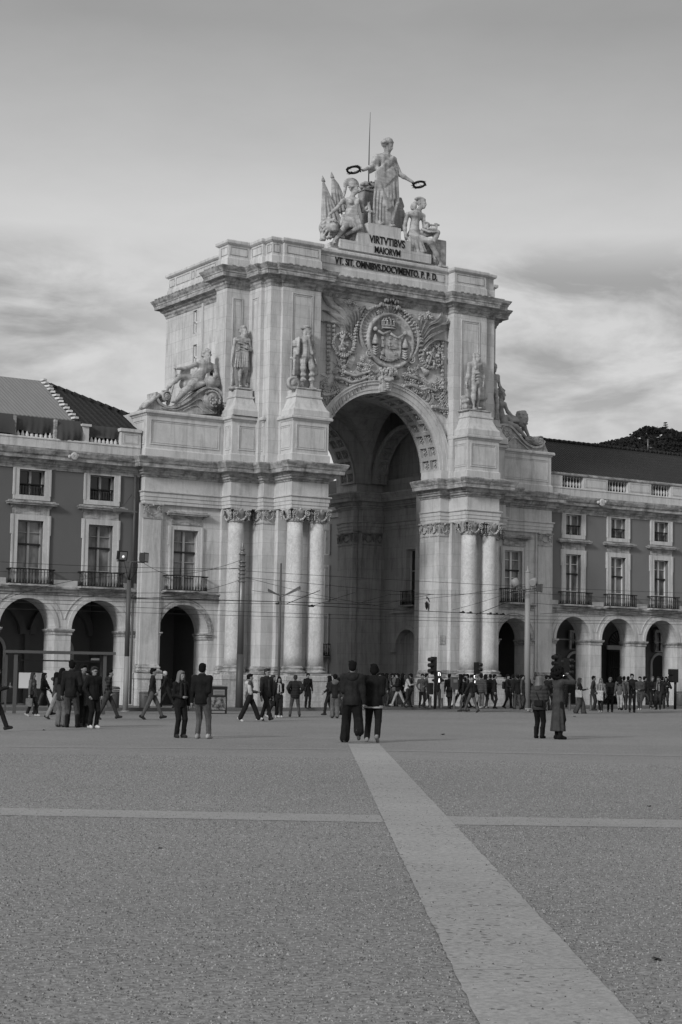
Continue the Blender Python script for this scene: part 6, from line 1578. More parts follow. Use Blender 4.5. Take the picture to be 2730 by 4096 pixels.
def side_drape(mb):
    for s_, (x, y) in ((-1,(500,500)), (1,(695,530))):
        c = rp(x, y, .2); mb.lathe(tuple(c-np.array((0,0,.28))), [(.0,0),(.17,0),(.16,.12),(.1,.32),(.05,.46),(.0,.5)], 10)
        for k in range(4): mb.tube([rp(x-18,y+52+14*k,.2), rp(x,y+60+16*k,.28), rp(x+20,y+50+14*k,.2)], .05, 5)
        mb.ball(rp(x, y-62, .25), .12, 7); mb.tube([rp(x, y-60, .22), rp((x+597)/2, y-28, .3), rp(597, 455+(y-500)*.4, .28)], .07, 6)
    for k in range(9): t = k/8; rose(mb, 540+110*t, 625+18*math.sin(math.pi*t), .1, 5, .2)
rel('ribbons', side_drape, sh)
def palmette(mb):
    for k, (x, y) in enumerate(((540,275),(572,245),(608,240),(640,255),(650,295))):
        leaf(mb, [(590,352),((590+x)/2+(x-595)*.1,(352+y)/2),(x,y+10)], .05, .18); [mb.ball(rp(x+q*9,y+abs(q)*5,.22), (.06,.08,.11), 6) for q in (-1,0,1)]
    for x, y in ((520,330),(528,345),(650,345),(662,355),(650,365),(527,360)): rose(mb, x, y, .12, 5)
    leaf(mb, [(560,370),(520,330),(480,310),(440,330)], .07); leaf(mb, [(630,370),(670,335),(710,335),(750,365)], .07)
rel('palmette', palmette)
def frond(curves, w): 
    def f(mb):
        for c in curves: leaf(mb, c, w*1.15, .22)
    return f
L_FR = [[(350,470),(330,380),(270,310),(200,270),(160,205)],[(360,440),(345,350),(300,290),(250,250),(232,200)],[(340,480),(300,400),(240,350),(165,310)],[(330,500),(290,430),(240,395),(150,385)],[(375,420),(360,340),(330,290),(300,262)],[(385,420),(385,350),(370,300),(345,270)],[(390,430),(400,330),(430,290),(445,305)]]
R_FR = [[(800,540),(850,450),(920,410),(980,395),(1012,340)],[(800,520),(845,420),(900,390),(935,360),(950,322)],[(805,560),(860,490),(930,455),(1000,430)],[(810,600),(860,530),(910,505),(990,520)],[(795,500),(815,420),(835,380),(860,350)],[(790,480),(795,400),(805,370),(815,345)],[(785,480),(780,400),(750,350),(725,335)]]
for fr_ in (L_FR, R_FR):
    for c in fr_: rel('palm_leaf', frond([c], .075 if len(c) > 4 else .06))
for x, y in ((325,262),(345,255),(368,280),(380,300),(310,270)): rel('carved_flower', lambda mb, x=x, y=y: rose(mb, x, y, .15, 5))
for x, y in ((800,350),(850,338),(865,360),(822,372)): rel('carved_flower', lambda mb, x=x, y=y: rose(mb, x, y, .15, 5))
def circ_wreath(x0, y0, r):
    def f(mb):
        rr = random.Random(int(x0)); 
        for k in range(30):
            a = 2*math.pi*k/30
            for q in range(2): mb.ball(rp(x0+(r+rr.uniform(-7,7))*math.cos(a), y0+(r+rr.uniform(-7,7))*math.sin(a)*1.05, .13), (.075,.07,.075), 5)
        for k in range(22): mb.ball(rp(x0+rr.uniform(-r*.55,r*.55), y0+rr.uniform(-r*.8,r*.7), .1+rr.random()*.1), (rr.uniform(.05,.12),.08,rr.uniform(.05,.12)), 6)
        mb.tube([rp(x0-r*.4,y0+r*.7,.2), rp(x0+r*.1,y0-r*.9,.2)], .05, 6); mb.tube([rp(x0+r*.5,y0+r*.5,.2), rp(x0-r*.4,y0-r*.5,.2)], .045, 6)
    return f
rel('carved_wreath', circ_wreath(290, 535, 68)); rel('carved_wreath', circ_wreath(880, 625, 68))
for x, y0, y1, n in ((190,405,740,12),(226,410,520,4),(942,515,840,12),(915,530,640,4)): rel('carved_garland', lambda mb, x=x, y0=y0, y1=y1, n=n: bells(mb, x, y0, y1, n))
def laurel(pts, n, w=.10):
    def f(mb):
        C = spline([(x, y) for x, y in pts], 10); m = len(C); rr = random.Random(n)
        for k in range(n):
            p = C[int(k*(m-1)/(n-1))]; 
            for q in (-1, 0, 1): mb.ball(rp(p[0]+q*9, p[1]+abs(q)*3, .13+.03*(q == 0)), (w*.5,.07,w*.75), 5)
    return f
rel('carved_garland', laurel([(500,290),(440,320),(395,380),(370,450),(365,520),(350,580),(300,620),(250,600)], 26))
rel('carved_garland', laurel([(690,320),(740,370),(785,440),(800,520),(800,620),(830,680),(880,690),(920,640)], 26))
def branch(main, leaves, seed):
    def f(mb):
        rr = random.Random(seed); C = spline(main, 6); mb.tube([rp(x, y, .14) for x, y in C], [.07*(1-.5*k/len(C))+.02 for k in range(len(C))], 6)
        for k in range(leaves):
            p = C[rr.randrange(len(C))]; x, y = p[0]+rr.uniform(-26,26), p[1]+rr.uniform(-24,24); a = rr.uniform(0, 6.28)
            for q in range(3): mb.ball(rp(x+8*math.cos(a+2.1*q), y+8*math.sin(a+2.1*q), .12), (.07,.05,.055), 5)
    return f
rel('carved_branch', branch([(230,762),(290,770),(340,790),(400,780),(440,760),(470,775)], 34, 1)); rel('carved_branch', branch([(290,720),(350,745),(400,740),(470,715)], 18, 2))
rel('carved_branch', branch([(680,820),(740,810),(800,840),(850,830),(900,850)], 34, 3)); rel('carved_branch', branch([(700,740),(760,760),(820,790),(870,830)], 18, 4))
rel('carved_branch', branch([(150,875),(215,870),(240,850)], 14, 5)); rel('carved_branch', branch([(870,950),(930,965),(980,970)], 14, 6))
def fan(c, n, a0, a1, r0, r1, w):
    def f(mb):
        for k in range(n): a = a0+(a1-a0)*k/(n-1); leaf(mb, [(c[0]+r0*math.cos(a), c[1]+r0*math.sin(a)), (c[0]+(r0+r1)/2*math.cos(a+.06), c[1]+(r0+r1)/2*math.sin(a+.06)), (c[0]+r1*math.cos(a+.18), c[1]+r1*math.sin(a+.18))], w, .12, 4)
    return f
A0 = (575, 1190)   # leaves springing from the archivolt
for k in range(26):
    a = math.radians(-152+k*4.3)
    if abs(math.degrees(a)+90) < 22: continue
    sg = -1 if a < -math.pi/2 else 1; r0 = 392 if sg < 0 else 385
    cx, cy = (585, 1195) if sg < 0 else (590, 1205)
    p0 = (cx+r0*math.cos(a), cy+r0*math.sin(a)); p1 = (cx+(r0+30)*math.cos(a-sg*.03), cy+(r0+30)*math.sin(a-sg*.03)); p2 = (cx+(r0+62)*math.cos(a-sg*.10), cy+(r0+62)*math.sin(a-sg*.10))
    rel('carved_leaf', lambda mb: leaf(mb, [p0, p1, p2], .09, .14, 4))
def stalks(pts0, pts1, n):
    def f(mb):
        for k in range(n): t = k/(n-1); a = (pts0[0][0]*(1-t)+pts0[1][0]*t, pts0[0][1]*(1-t)+pts0[1][1]*t); b = (pts1[0][0]*(1-t)+pts1[1][0]*t, pts1[0][1]*(1-t)+pts1[1][1]*t); mb.tube([rp(*a, .06), rp((a[0]+b[0])/2+4, (a[1]+b[1])/2, .11), rp(*b, .08)], .028, 5)
    return f
rel('carved_stalks', stalks([(305,690),(335,700)], [(330,600),(375,600)], 7)); rel('carved_stalks', stalks([(830,760),(850,745)], [(800,690),(845,695)], 6))
rel('carved_stalks', stalks([(185,960),(260,850)], [(160,860),(230,770)], 9)); rel('carved_stalks', stalks([(900,900),(985,1060)], [(960,850),(1000,960)], 10))
def ivy(x0, x1, y0, y1, n, seed):
    def f(mb):
        rr = random.Random(seed)
        for k in range(n): rose(mb, rr.uniform(x0, x1), rr.uniform(y0, y1), rr.uniform(.06,.11), 3+rr.randrange(3), .07)
        for k in range(n//4): x, y = rr.uniform(x0, x1), rr.uniform(y0, y1); mb.tube([rp(x,y,.05), rp(x+rr.uniform(-25,25),y-15,.07), rp(x+rr.uniform(-30,30),y-35,.05)], .02, 4)
    return f
rel('carved_foliage', ivy(230, 300, 640, 740, 26, 1)); rel('carved_foliage', ivy(130, 200, 770, 900, 26, 2)); rel('carved_foliage', ivy(380, 500, 620, 720, 26, 3)); rel('carved_foliage', ivy(690, 800, 680, 770, 22, 4)); rel('carved_foliage', ivy(860, 1000, 770, 900, 40, 5)); rel('carved_foliage', ivy(930, 1005, 900, 1010, 24, 6))
def basket(mb):
    rr = random.Random(7)
    for k in range(60): a = rr.uniform(0, 6.28); q = math.sqrt(rr.random()); mb.ball(rp(580+72*q*math.cos(a), 728+34*q*math.sin(a), .2+.1*(1-q)), (.09,.09,.09), 6)
    for k in range(14): x = 510+140*k/13; leaf(mb, [(x, 745), (x+(x-580)*.1, 762), (x+(x-580)*.25, 772-abs(x-580)*.1)], .07, .14, 3)
rel('flower_basket', basket)
# ------------------------------------------------------------------ people
h_big = False
def rs0(k): return .05+.45*((k*7.31) % 1)
def ik(a, b, l1, l2, pole):
    a, b = np.array(a, float), np.array(b, float); v = b-a; L = np.linalg.norm(v); L2 = min(L, (l1+l2)*.999); v = v/(L+1e-9); b = a+v*L2
    c = (l1*l1-l2*l2+L2*L2)/(2*L2); h = math.sqrt(max(0, l1*l1-c*c)); p = np.array(pole, float); p = p-v*(p@v); p /= np.linalg.norm(p)+1e-9
    return a+v*c+p*h, b
ARMS = {   # hand targets (x outwards, y forwards, z) for a 1.75 m person
 'down': (.26,.02,.80), 'pocket': (.21,.10,.93), 'front': (.07,.30,1.10), 'phone': (.10,.34,1.20), 'camera': (.06,.24,1.58), 'wave': (.36,.16,1.62),
 'belly': (.04,.20,1.08), 'side': (.42,.10,1.02), 'hip': (.24,.0,1.02), 'chin': (.05,.16,1.46), 'back': (.12,-.18,.98), 'swingf': (.25,.28,.92), 'swingb': (.26,-.24,.90), 'strap': (.13,.15,1.22)}
LEGS = {   # foot (x, y, z, pitch) left, right
 'stand': ((-.10,.02,0,0),(.10,.0,0,0)), 'apart': ((-.20,.02,0,0),(.20,-.02,0,0)), 'walk': ((-.08,.36,0,-.2),(.08,-.34,.03,.5)), 'walk2': ((-.08,-.36,.03,.5),(.08,.34,0,-.2)),
 'step': ((-.08,.18,0,0),(.09,-.18,.02,.3)), 'step2': ((-.09,-.18,.02,.3),(.08,.18,0,0)), 'lift': ((-.15,.10,0,0),(.17,-.30,.16,1.25)), 'walkb': ((-.17,.15,0,0),(.12,-.24,.05,.6)), 'weight': ((-.10,.03,0,0),(.17,.06,0,0))}
def tubes(mb, a, b, c, r, n=5): mb.tube([a, b, c], r, n)
def person(px, py, hpx, face, label, top=.03, leg=.05, coat=0.0, hair='short', hc='d', legs='stand', arms=('down','down'), shoe=.03, wide=0.0, topp=None, bag=None,
           hat=None, z=None, skin='l', look=0.0, fem=False, lean=0.0, skirt=False, scarf=None, bulk=1.0, h=None, glasses=False, group=None, inner=None, hood=False, camera=False, turn=0.0):
    z0 = PZ if (z is None and py < 2843) else (z or 0.0)
    base = onG(px, py, z0)
    if z0 > 0 and py > 2825:      # keep clear of plinths and walls
        X_ = base[0]; ym = 65.55 if (39.3 < X_ < 42.4 or 49.0 < X_ < 52.2) else 67.6 if (36.9 < X_ < 39.4 or 52.1 < X_ < 54.3) else 99 if 42.4 < X_ < 49.0 else 68.7
        if base[1] > ym-.1:
            q_ = onY(px, py, ym-rs0(px)); base = np.array((q_[0], q_[1], gz(q_[0], q_[1])+(z0 if q_[1] > 65.2+.03*(q_[0]-38) else 0)))
    dep = depth_at(base); H = hpx*dep/CF; H = min(1.93, max(1.50, H)); s = H/1.75
    vd = math.atan2(base[0], base[1])            # bearing away from the viewer
    # face: 0 = towards the viewer, 90 = to the photo's right, 180 = away, 270 = left
    ang = -(vd)+math.radians(180-0)+math.radians(face) if False else None
    away = np.array([math.sin(vd), math.cos(vd), 0]); right_ = np.array([math.cos(vd), -math.sin(vd), 0]); fr = math.radians(face)
    f = -away*math.cos(fr)+right_*math.sin(fr); r = np.cross(f, (0,0,1.0))   # r = the person's own right-hand side
    M = np.stack([r, f, np.array([0,0,1.0])], 1)
    W = lambda q: base+s*(M@np.array(q, float))
    near = hpx > 190; hv = .016 if near else (.024 if hpx > 120 else .03)
    T = thing('person', label, 'person', tuple(base), group)
    kd = lambda v, p=None: cloth(v, p)
    sw = .165 if fem else .19; lz = lean
    pel = (0,0,.94); wa = (0,lz*.3,1.10); ch = (0,lz*.8,1.30); nk = (0,lz,1.48); hd = (0,lz*1.2+.02,1.635)
    shs = [(-sw,lz*.9,1.42),(sw,lz*.9,1.42)]
    el, ha = [], []
    for e, a in zip((-1,1), arms):
        t = ARMS[a]; tx = t[0]*e if a not in ('camera','front','belly','chin','phone') else t[0]*e
        pole = (e*.6,-1,-.3) if a not in ('camera',) else (e*1.0,.1,-.8)
        m_, b_ = ik(shs[0 if e < 0 else 1], (tx, t[1]+lz*.5, t[2]), .30, .27, pole); el.append(m_); ha.append(b_)
    kn, an, pit = [], [], []
    for i, (x, y, q, p_) in enumerate(LEGS[legs]):
        hip = (-.09 if i == 0 else .09, 0, .92); m_, b_ = ik(hip, (x, y, .085+q), .44, .42, (0,1,.1)); kn.append(m_); an.append(b_); pit.append(p_)
    hips = [(-.09,0,.90),(.09,0,.90)]
    # ---- body: one skin surface (head with face, neck, trunk, arms, legs)
    S = SDF(); A = lambda q: np.array(q, float)
    sp = dict(head=A(hd), neck=A(nk), chest=A(ch), waist=A(wa), pelvis=A(pel))
    S.cap((0,0,.95), wa, .105, .10, .05, ((0,1,0), .8)); S.cap(wa, ch, .10, .115, .05, ((0,1,0), .75)); S.cap(shs[0], shs[1], .05, .05, .05); S.cap(ch, nk, .08, .05, .05)
    S.cap(nk, A(hd)-A((0,0,.03)), .05, .048, .02)
    hp = head(S, hd, (math.sin(look), math.cos(look), -.05), 1.0, hair=None)
    for i in (0, 1):
        S.cap(shs[i], el[i], .044, .036, .02); S.cap(el[i], ha[i], .036, .024, .02)
        S.cap(hips[i], kn[i], .075, .052, .03); S.cap(kn[i], an[i], .052, .036, .02)
    V, F = S.mesh(.014 if near else hv, 0); mi = [0]*len(F); V = V*s; Fl = [tuple(q) for q in F]
    mb = MB(); mb.smooth = True
    for i in (0, 1):    # hands: palm, four jointed fingers and a thumb leaving its side
        d = unit(A(ha[i])-A(el[i])); e = -1 if i == 0 else 1; n = unit(np.cross(d, (0,1,0.2)))*e; t = unit(np.cross(n, d))
        w = A(ha[i]); n = n if n[0]*e > 0 else -n
        mb.tube([w, w+d*.03, w+d*.085], [.024,.036,.034], 8)
        for k, L in enumerate((.066,.076,.072,.055)):
            b = w+d*.08+t*(k-1.5)*.019; m1 = b+(d*.9-n*.3)*L*.5; m2 = m1+(d*.55-n*.8)*L*.5; mb.tube([b, m1, m2], [.0098,.009,.007], 6)
        b = w+d*.03+t*(-.028); m1 = b+unit(d*.7-t*.65-n*.2)*.04; m2 = m1+unit(d*.9-n*.4)*.03; mb.tube([b, m1, m2], [.013,.011,.008], 6)
    for e in (-1, 1):   # eyes and mouth
        mb.cur = 1; mb.ball(hp(e*.031,.091,.004), (.010,.007,.006), 6)
    mb.tube([hp(-.02,.097,-.05), hp(0,.101,-.052), hp(.02,.097,-.05)], .0045, 5); mb.cur = 0
    o = len(V); V = np.concatenate([V, np.array(mb.v)*s]); Fl += [tuple(q+o for q in f_) for f_ in mb.f]; mi += mb.mi
    tf = lambda V: (np.asarray(V)@M.T)+base
    raw_mesh('body', tf(V), Fl, [SKIN if skin == 'l' else SKIN_D, HAIRB], T, mi=mi)
    def part(name, S, m, hh=None):
        V, F = S.mesh((hh or hv)); return raw_mesh(name, tf(V*s), F, m, T)
    rs = random.Random(int(px*7+py))
    # ---- trousers / skirt
    L = SDF(); tl = .10 if not skirt else .10
    w = wide
    if not skirt or coat < .5:
        for i in (0, 1):
            k = A(kn[i]); a = A(an[i]); bot = a+(k-a)*(.02 if not (fem and leg > .9) else .3)
            L.cap(hips[i], k, .098*bulk**.5+w*.02, .072+w*.035, .03, None, (.006, 7, rs.uniform(0,6), 2)); L.cap(k, bot, .070+w*.04, .055+w*.07, .025, None, (.008, 6, rs.uniform(0,6), 3))
            for q in range(3): L.cap(bot+(k-bot)*(.05+.12*q)+A((-.03,.03,0)), bot+(k-bot)*(.07+.12*q)+A((.03,.03,0)), .035+w*.04, .03+w*.04, .02)
        L.cap((-.05,0,.93), (.05,0,.93), .108*bulk**.5, .108*bulk**.5, .04, ((0,1,0), .9)); L.cap((0,-.02,.88),(0,-.03,.86),.09,.09,.05)
    else:
        for i in (0, 1): L.cap(hips[i], kn[i], .085, .06, .03); L.cap(kn[i], an[i], .056, .04, .02)
    if skirt and coat < .3:
        L.cap((0,0,1.0), (0,.0,.22 if skirt is True else skirt), .13, .25, .05, None, (.03, 11, 1, .6)); L.box((0,0,-.3), (.5,.5,.42), .01, None, .0, '-')
    part('trousers' if not (skirt and coat < .3) else 'skirt', L, kd(leg))
    # ---- shoes
    for i in (0, 1):
        B = SDF(); a = A(an[i]); p = pit[i]; x, y, q, _ = LEGS[legs][i]; out = (-.12 if i == 0 else .12); d = unit(A((out, math.cos(p), -math.sin(p)*1.0))); u = unit(np.cross(np.cross(d, (0,0,1)), d))
        hl = a-u*.045-d*.05; B.cap(a+u*.02, hl+u*.02, .046, .043, .03); B.cap(hl, a-u*.05+d*.14, .040, .036, .03); B.cap(a+d*.02, a-u*.045+d*.12, .04, .034, .03)
        if shoe < 0: B.cap(a, a+A((0,0,.22)), .055, .062, .02)                         # boots
        part('shoe', B, kd(abs(shoe)), .016 if near else hv)
    # ---- upper garment
    J = SDF(); b = bulk; puff = .012 if topp == 'puffer' else 0; hem = .81 if coat < .1 else .92-coat*1.0
    fo = (.007*b, 9, rs.uniform(0,6), 1.5)
    J.cap((0,-.01,.93), wa, .142*b+puff, .126*b+puff, .05, ((0,1,0), .94), fo); J.cap(wa, ch, .122*b+puff, .138*b+puff, .06, ((0,1,0), .80), fo); J.cap((-sw*.55,lz*.8,1.36), (sw*.55,lz*.8,1.36), .098*b, .098*b, .05, ((0,1,0), .9))
    J.cap(shs[0], shs[1], .066*b, .066*b, .05); J.cap((0,lz*.9,1.40), nk, .085, .068, .03)
    if fem:
        for e in (-1,1): J.ell((e*.07,.085+lz*.8,1.28), (.07,.06,.07), .04)
    if coat < .3: J.cap((0,-.012,.93), (0,-.012,hem-.06), .142*b+puff, .148*b+puff, .05, ((0,1,0), .97), fo)
    else:
        J.cap((0,0,.95), (0,-.01,hem), .135*b, .160*b+coat*.045, .05, ((0,1,0), .85), (.018, 8, rs.uniform(0,6), .8))
    for i in (0, 1):
        e_, h_ = A(el[i]), A(ha[i]); J.cap(shs[i], e_, .068*b+puff, .056*b+puff, .03, None, fo); J.cap(e_, h_-(h_-e_)*.04, .055*b+puff, .040*b+puff*.6, .025, None, (.006, 6, 1, 4))
        for q in range(3): m_ = e_+(A(shs[i])-e_)*(.05+.12*q); J.ell(m_, np.full(3, .058*b+puff), .01)
        if topp == 'puffer':
            for q in range(5): t = (q+.5)/5; J.ell(A(shs[i])*(1-t)+e_*t, np.full(3, .075*b), .02); J.ell(e_*(1-t)+h_*t, np.full(3, .06*b), .02)
    if topp == 'puffer':
        for q in range(6): zq = hem+.06+q*(1.36-hem)/6; J.cap((-.05,lz*.5,zq), (.05,lz*.5,zq), .124*b, .124*b, .05, ((0,1,0), .9))
    J.box((0,0,hem-.5), (.5,.5,.5), .01, None, .0, '-') if coat >= .3 else J.box((0,0,hem-.25), (.175,.4,.25), .01, None, .0, '-')
    jk = part('coat' if coat >= .3 else 'jacket', J, kd(top, topp if topp != 'shawl' else None))
    if hood:
        C = SDF(); C.cap((-.08,lz-.06,1.46), (.08,lz-.06,1.46), .07, .07, .04); C.ell((0,lz-.10,1.42), (.12,.07,.09), .03); part('hood', C, kd(hood if isinstance(hood, float) else top*1.2))
    elif topp not in ('shawl',):
        C = SDF(); C.cap((-.035,lz+.02,1.485), (.035,lz+.02,1.485), .055, .055, .02); C.cap((-.04,lz-.03,1.49), (.04,lz-.03,1.49), .05, .05, .02); part('collar', C, kd(top*1.3))
    if inner is not None:
        C = SDF(); C.box((0,.118*b+lz*.6,1.18 if inner != 'hem' else .87), (.035,.012,.22), .01); part('shirt_front', C, kd(inner if inner != 'hem' else .5)) if inner != 'hem' else None
        if inner == 'hem': C = MB(); C.smooth = True; i0 = C.V(*[((.146*b+.03)*math.cos(t_)*(1-.04*(q_ == 0)), .138*b*math.sin(t_), hem-.035+.06*q_) for q_ in (0,1) for t_ in np.linspace(0, 2*math.pi, 25)[:-1]]); [C.F(i0+k_, i0+(k_+1)%24, i0+24+(k_+1)%24, i0+24+k_) for k_ in range(24)]; raw_mesh('shirt_hem', tf(np.array(C.v)*s), C.f, kd(.4), T)
    if scarf is not None:
        C = SDF()
        for a in np.linspace(0, 2*math.pi, 9)[:-1]: C.ell((.065*math.cos(a), lz+.065*math.sin(a), 1.46+.01*math.sin(a*2)), (.04,.04,.045), .02)
        C.cap((-.05,.12+lz,1.42), (-.07,.15,1.02), .035, .045, .02); C.cap((.05,.12+lz,1.42), (.07,.15,1.08), .035, .045, .02); part('scarf', C, kd(scarf))
    if topp == 'shawl':
        C = SDF()
        for k in range(7): C.cap((-.17+.03*k,.06+lz,1.44-.02*k), (.20,.05-.01*k,1.05+.04*k), .06, .07, .03)
        C.cap((-.16,-.02,1.42), (-.2,-.02,.98), .08, .07, .03); C.cap((.1,-.09,1.42), (-.08,-.13,1.02), .1, .09, .04); C.cap((.15,0,1.4),(.22,0,1.1),.07,.06,.03); part('shawl', C, kd(.42))
    # ---- hair, hat
    Hh_s = 1.12 if near else 1.0; HM = dict(d=HAIRB, f=HAIRF, m=HAIRM, w=HAIRW)[hc]; Hh = SDF()
    q = lambda a_, b_, d_: hp(a_*Hh_s, b_*Hh_s, d_*Hh_s)
    if hair != 'bald':
        Mx = np.stack([unit(hp(1,0,0)-hp(0,0,0)), unit(hp(0,1,0)-hp(0,0,0)), unit(hp(0,0,1)-hp(0,0,0))], 1)
        Hh.ell(q(0,-.028,.05), (.089,.10,.092), .01, Mx); Hh.ell(q(0,-.05,-.005), (.084,.073,.08), .02, Mx); Hh.ell(q(0,.035,.09), (.068,.055,.035), .02, Mx)
        for k in range(9): Hh.ell(q(rs.uniform(-.06,.06), rs.uniform(-.08,.06), rs.uniform(.07,.12)), (.035,.035,.022), .015)
        if hair == 'bowl':
            for e in (-1,1): Hh.ell(q(e*.07,.01,.0), (.03,.07,.06), .02, Mx)
            Hh.ell(q(0,-.06,-.03), (.085,.06,.08), .02, Mx); Hh.ell(q(0,.07,.07), (.075,.03,.035), .02, Mx)
        if hair in ('long','wavy'):
            for k in range(12):
                a = math.pi*(k/11)*1.25-math.pi*.125; x, y = .078*math.cos(a), -.075*math.sin(a)-.01; wv = .02 if hair == 'wavy' else .008
                p0 = q(x*.95,y,.03); p1 = q(x*1.15,y*1.1-.01,-.14)+rs.uniform(-wv,wv); p2 = p1+A((rs.uniform(-wv,wv)+x*.35,-.02+rs.uniform(-wv,wv),-.17-.06*rs.random())); Hh.cap(p0, p1, .028, .032, .02); Hh.cap(p1, p2, .032, .016, .02)
        if hair == 'curly':
            for k in range(130):
                a = rs.uniform(0,6.28); w_ = rs.uniform(-.9,1); qq = math.sqrt(1-w_*w_); x, y = qq*math.cos(a), qq*math.sin(a)
                if y > .5 and w_ < .5: continue
                Hh.ell(q(x*.135, y*.14-.04, w_*.145+.01), np.full(3, rs.uniform(.028,.044)), .01)
        if hair == 'curlylong':
            for k in range(130):
                t = rs.random(); a = rs.uniform(math.pi*.9, math.pi*2.1); Hh.ell(q((.09+.06*t)*math.cos(a), (.09+.03*t)*math.sin(a)-.02, .08-.42*t), np.full(3, rs.uniform(.022,.034)), .01)
        if hair == 'bun': Hh.ell(q(0,-.12,.05), (.04,.04,.04), .01); Hh.cap(q(0,-.12,.02), q(0,-.13,-.10), .03, .015, .02)
        part('hair', Hh, HM, .013 if near else hv*.85)
    if hat:
        C = SDF(); C.ell(q(0,-.015,.07), (.092,.104,.078), .01); 
        if hat == 'cap': C.cap(q(-.035,.11,.045), q(.035,.11,.045), .04, .04, .01, ((0,0,1), .35))
        if hat == 'beanie': C.cap(q(-.06,.0,.035), q(.06,.0,.035), .05, .05, .03)
        part('hat', C, kd(.02 if hat != 'fair' else .2))
    if glasses:
        C = MB(); C.tube([q(-.075,.06,.01), q(-.06,.092,.008), q(0,.102,.008), q(.06,.092,.008), q(.075,.06,.01)], .005, 5); [C.ball(q(e*.032,.100,.003), (.024,.008,.018), 6) for e in (-1,1)]
        raw_mesh('sunglasses', tf(np.array(C.v)*s), C.f, BLACK, T)
    # ---- things carried are things of their own
    def item(name, S_, m, lab, cat, hh=None):
        V, F = S_.mesh(hh or hv); o = raw_mesh(name, tf(V*s), F, m); tag(o, lab, cat); return o
    for bg in ([] if bag is None else (bag if isinstance(bag, list) else [bag])):
        kind, v, lab = bg; B = SDF()
        if kind == 'backpack':
            B.box((0,-.20+lz*.5,1.2), (.14,.07,.2), .02, None, .05); B.box((0,-.26,1.12), (.10,.03,.1), .02, None, .03); [B.cap((e*.1,-.13,1.38), (e*.11,.10,1.38), .02, .02, .01) or B.cap((e*.11,.10,1.38), (e*.12,.10,1.1), .018, .018, .01) for e in (-1,1)]; nm, ct = 'backpack', 'backpack'
        elif kind == 'cross':
            B.box((.19,.06,.95), (.05,.11,.085), .02, None, .03); B.cap((-.09,.10,1.44), (.03,.16,1.2), .014, .014, .01); B.cap((.03,.16,1.2), (.18,.1,1.02), .014, .014, .01); nm, ct = 'handbag', 'handbag'
        elif kind == 'crossb':
            B.box((.08,-.20,1.0), (.13,.05,.09), .02, None, .03); B.cap((-.1,-.06,1.47), (.0,-.16,1.25), .014, .014, .01); B.cap((.0,-.16,1.25), (.1,-.17,1.05), .014, .014, .01); nm, ct = 'handbag', 'handbag'
        elif kind == 'tote':
            B.box((.25,.0,.98), (.035,.17,.19), .01, None, .02); B.cap((.25,-.09,1.15), (.19,-.02,1.44), .012, .012, .01); B.cap((.25,.09,1.15), (.19,.02,1.44), .012, .012, .01); nm, ct = 'tote_bag', 'tote bag'
        elif kind in ('paper','hand'):
            e = 1; hx = A(ha[1]); c = hx-A((0,0,.30 if kind == 'paper' else .24)); B.box(c, (.05,.15,.17) if kind == 'paper' else (.06,.13,.11), .01, None, .015); B.cap(c+A((0,-.07,.16)), hx-A((0,0,.08)), .010, .010, .01); B.cap(c+A((0,.07,.16)), hx-A((0,0,.08)), .010, .010, .01); nm, ct = ('paper_bag','paper bag') if kind == 'paper' else ('handbag','handbag')
        elif kind == 'jacket':
            c = A((0,.26,1.02)); B.cap(c+A((-.14,0,.05)), c+A((.14,0,.05)), .06, .06, .03); [B.cap(c+A((-.12+.06*k,.03,.05)), c+A((-.13+.065*k,.02,-.38+.03*(k%2))), .05, .045, .03) for k in range(5)]; nm, ct = 'folded_jacket', 'jacket'
        elif kind == 'phone':
            m_ = (A(ha[0])+A(ha[1]))/2 if arms[0] == arms[1] else A(ha[1]); B.box(m_+A((0,.05,.06)), (.036,.006,.075), .003, None, .005); nm, ct = 'phone', 'phone'
        elif kind == 'camera':
            m_ = (A(ha[0])+A(ha[1]))/2; B.box(m_+A((0,.05,.05)), (.07,.03,.045), .01, None, .01); B.cap(m_+A((0,.07,.05)), m_+A((0,.15,.05)), .035, .033, .01); nm, ct = 'camera', 'camera'
        elif kind == 'bottle':
            m_ = A(ha[1]); B.cap(m_+A((0,.02,-.02)), m_+A((0,.04,-.17)), .034, .034, .01); B.cap(m_+A((0,.02,.0)), m_+A((0,.02,.03)), .015, .015, .01); nm, ct = 'bottle', 'bottle'
        elif kind == 'case':
            B.box((.30,-.05,.35), (.11,.16,.24), .01, None, .04); B.cap((.26,-.05,.58), A(ha[1]), .01, .01, .01); nm, ct = 'suitcase', 'suitcase'
        item(nm, B, kd(v), lab, ct, (.006 if near else .010) if kind == 'phone' else .012 if near else .016)
    return T
zA3 = lambda x, y: (x*.4464, 2600+y*.4464); zB4 = lambda x, y: (650+x*.4145, 2600+y*.4145); zC5 = lambda x, y: (1200+x*.4464, 2600+y*.4464); zD6 = lambda x, y: (1850+x*.5612, 2600+y*.5612)
def pp(zf, x, ft, hd, face, label, **k):
    a, b = zf(x, ft); _, t = zf(x, hd); return person(a, b, b-t, face, label, **k)
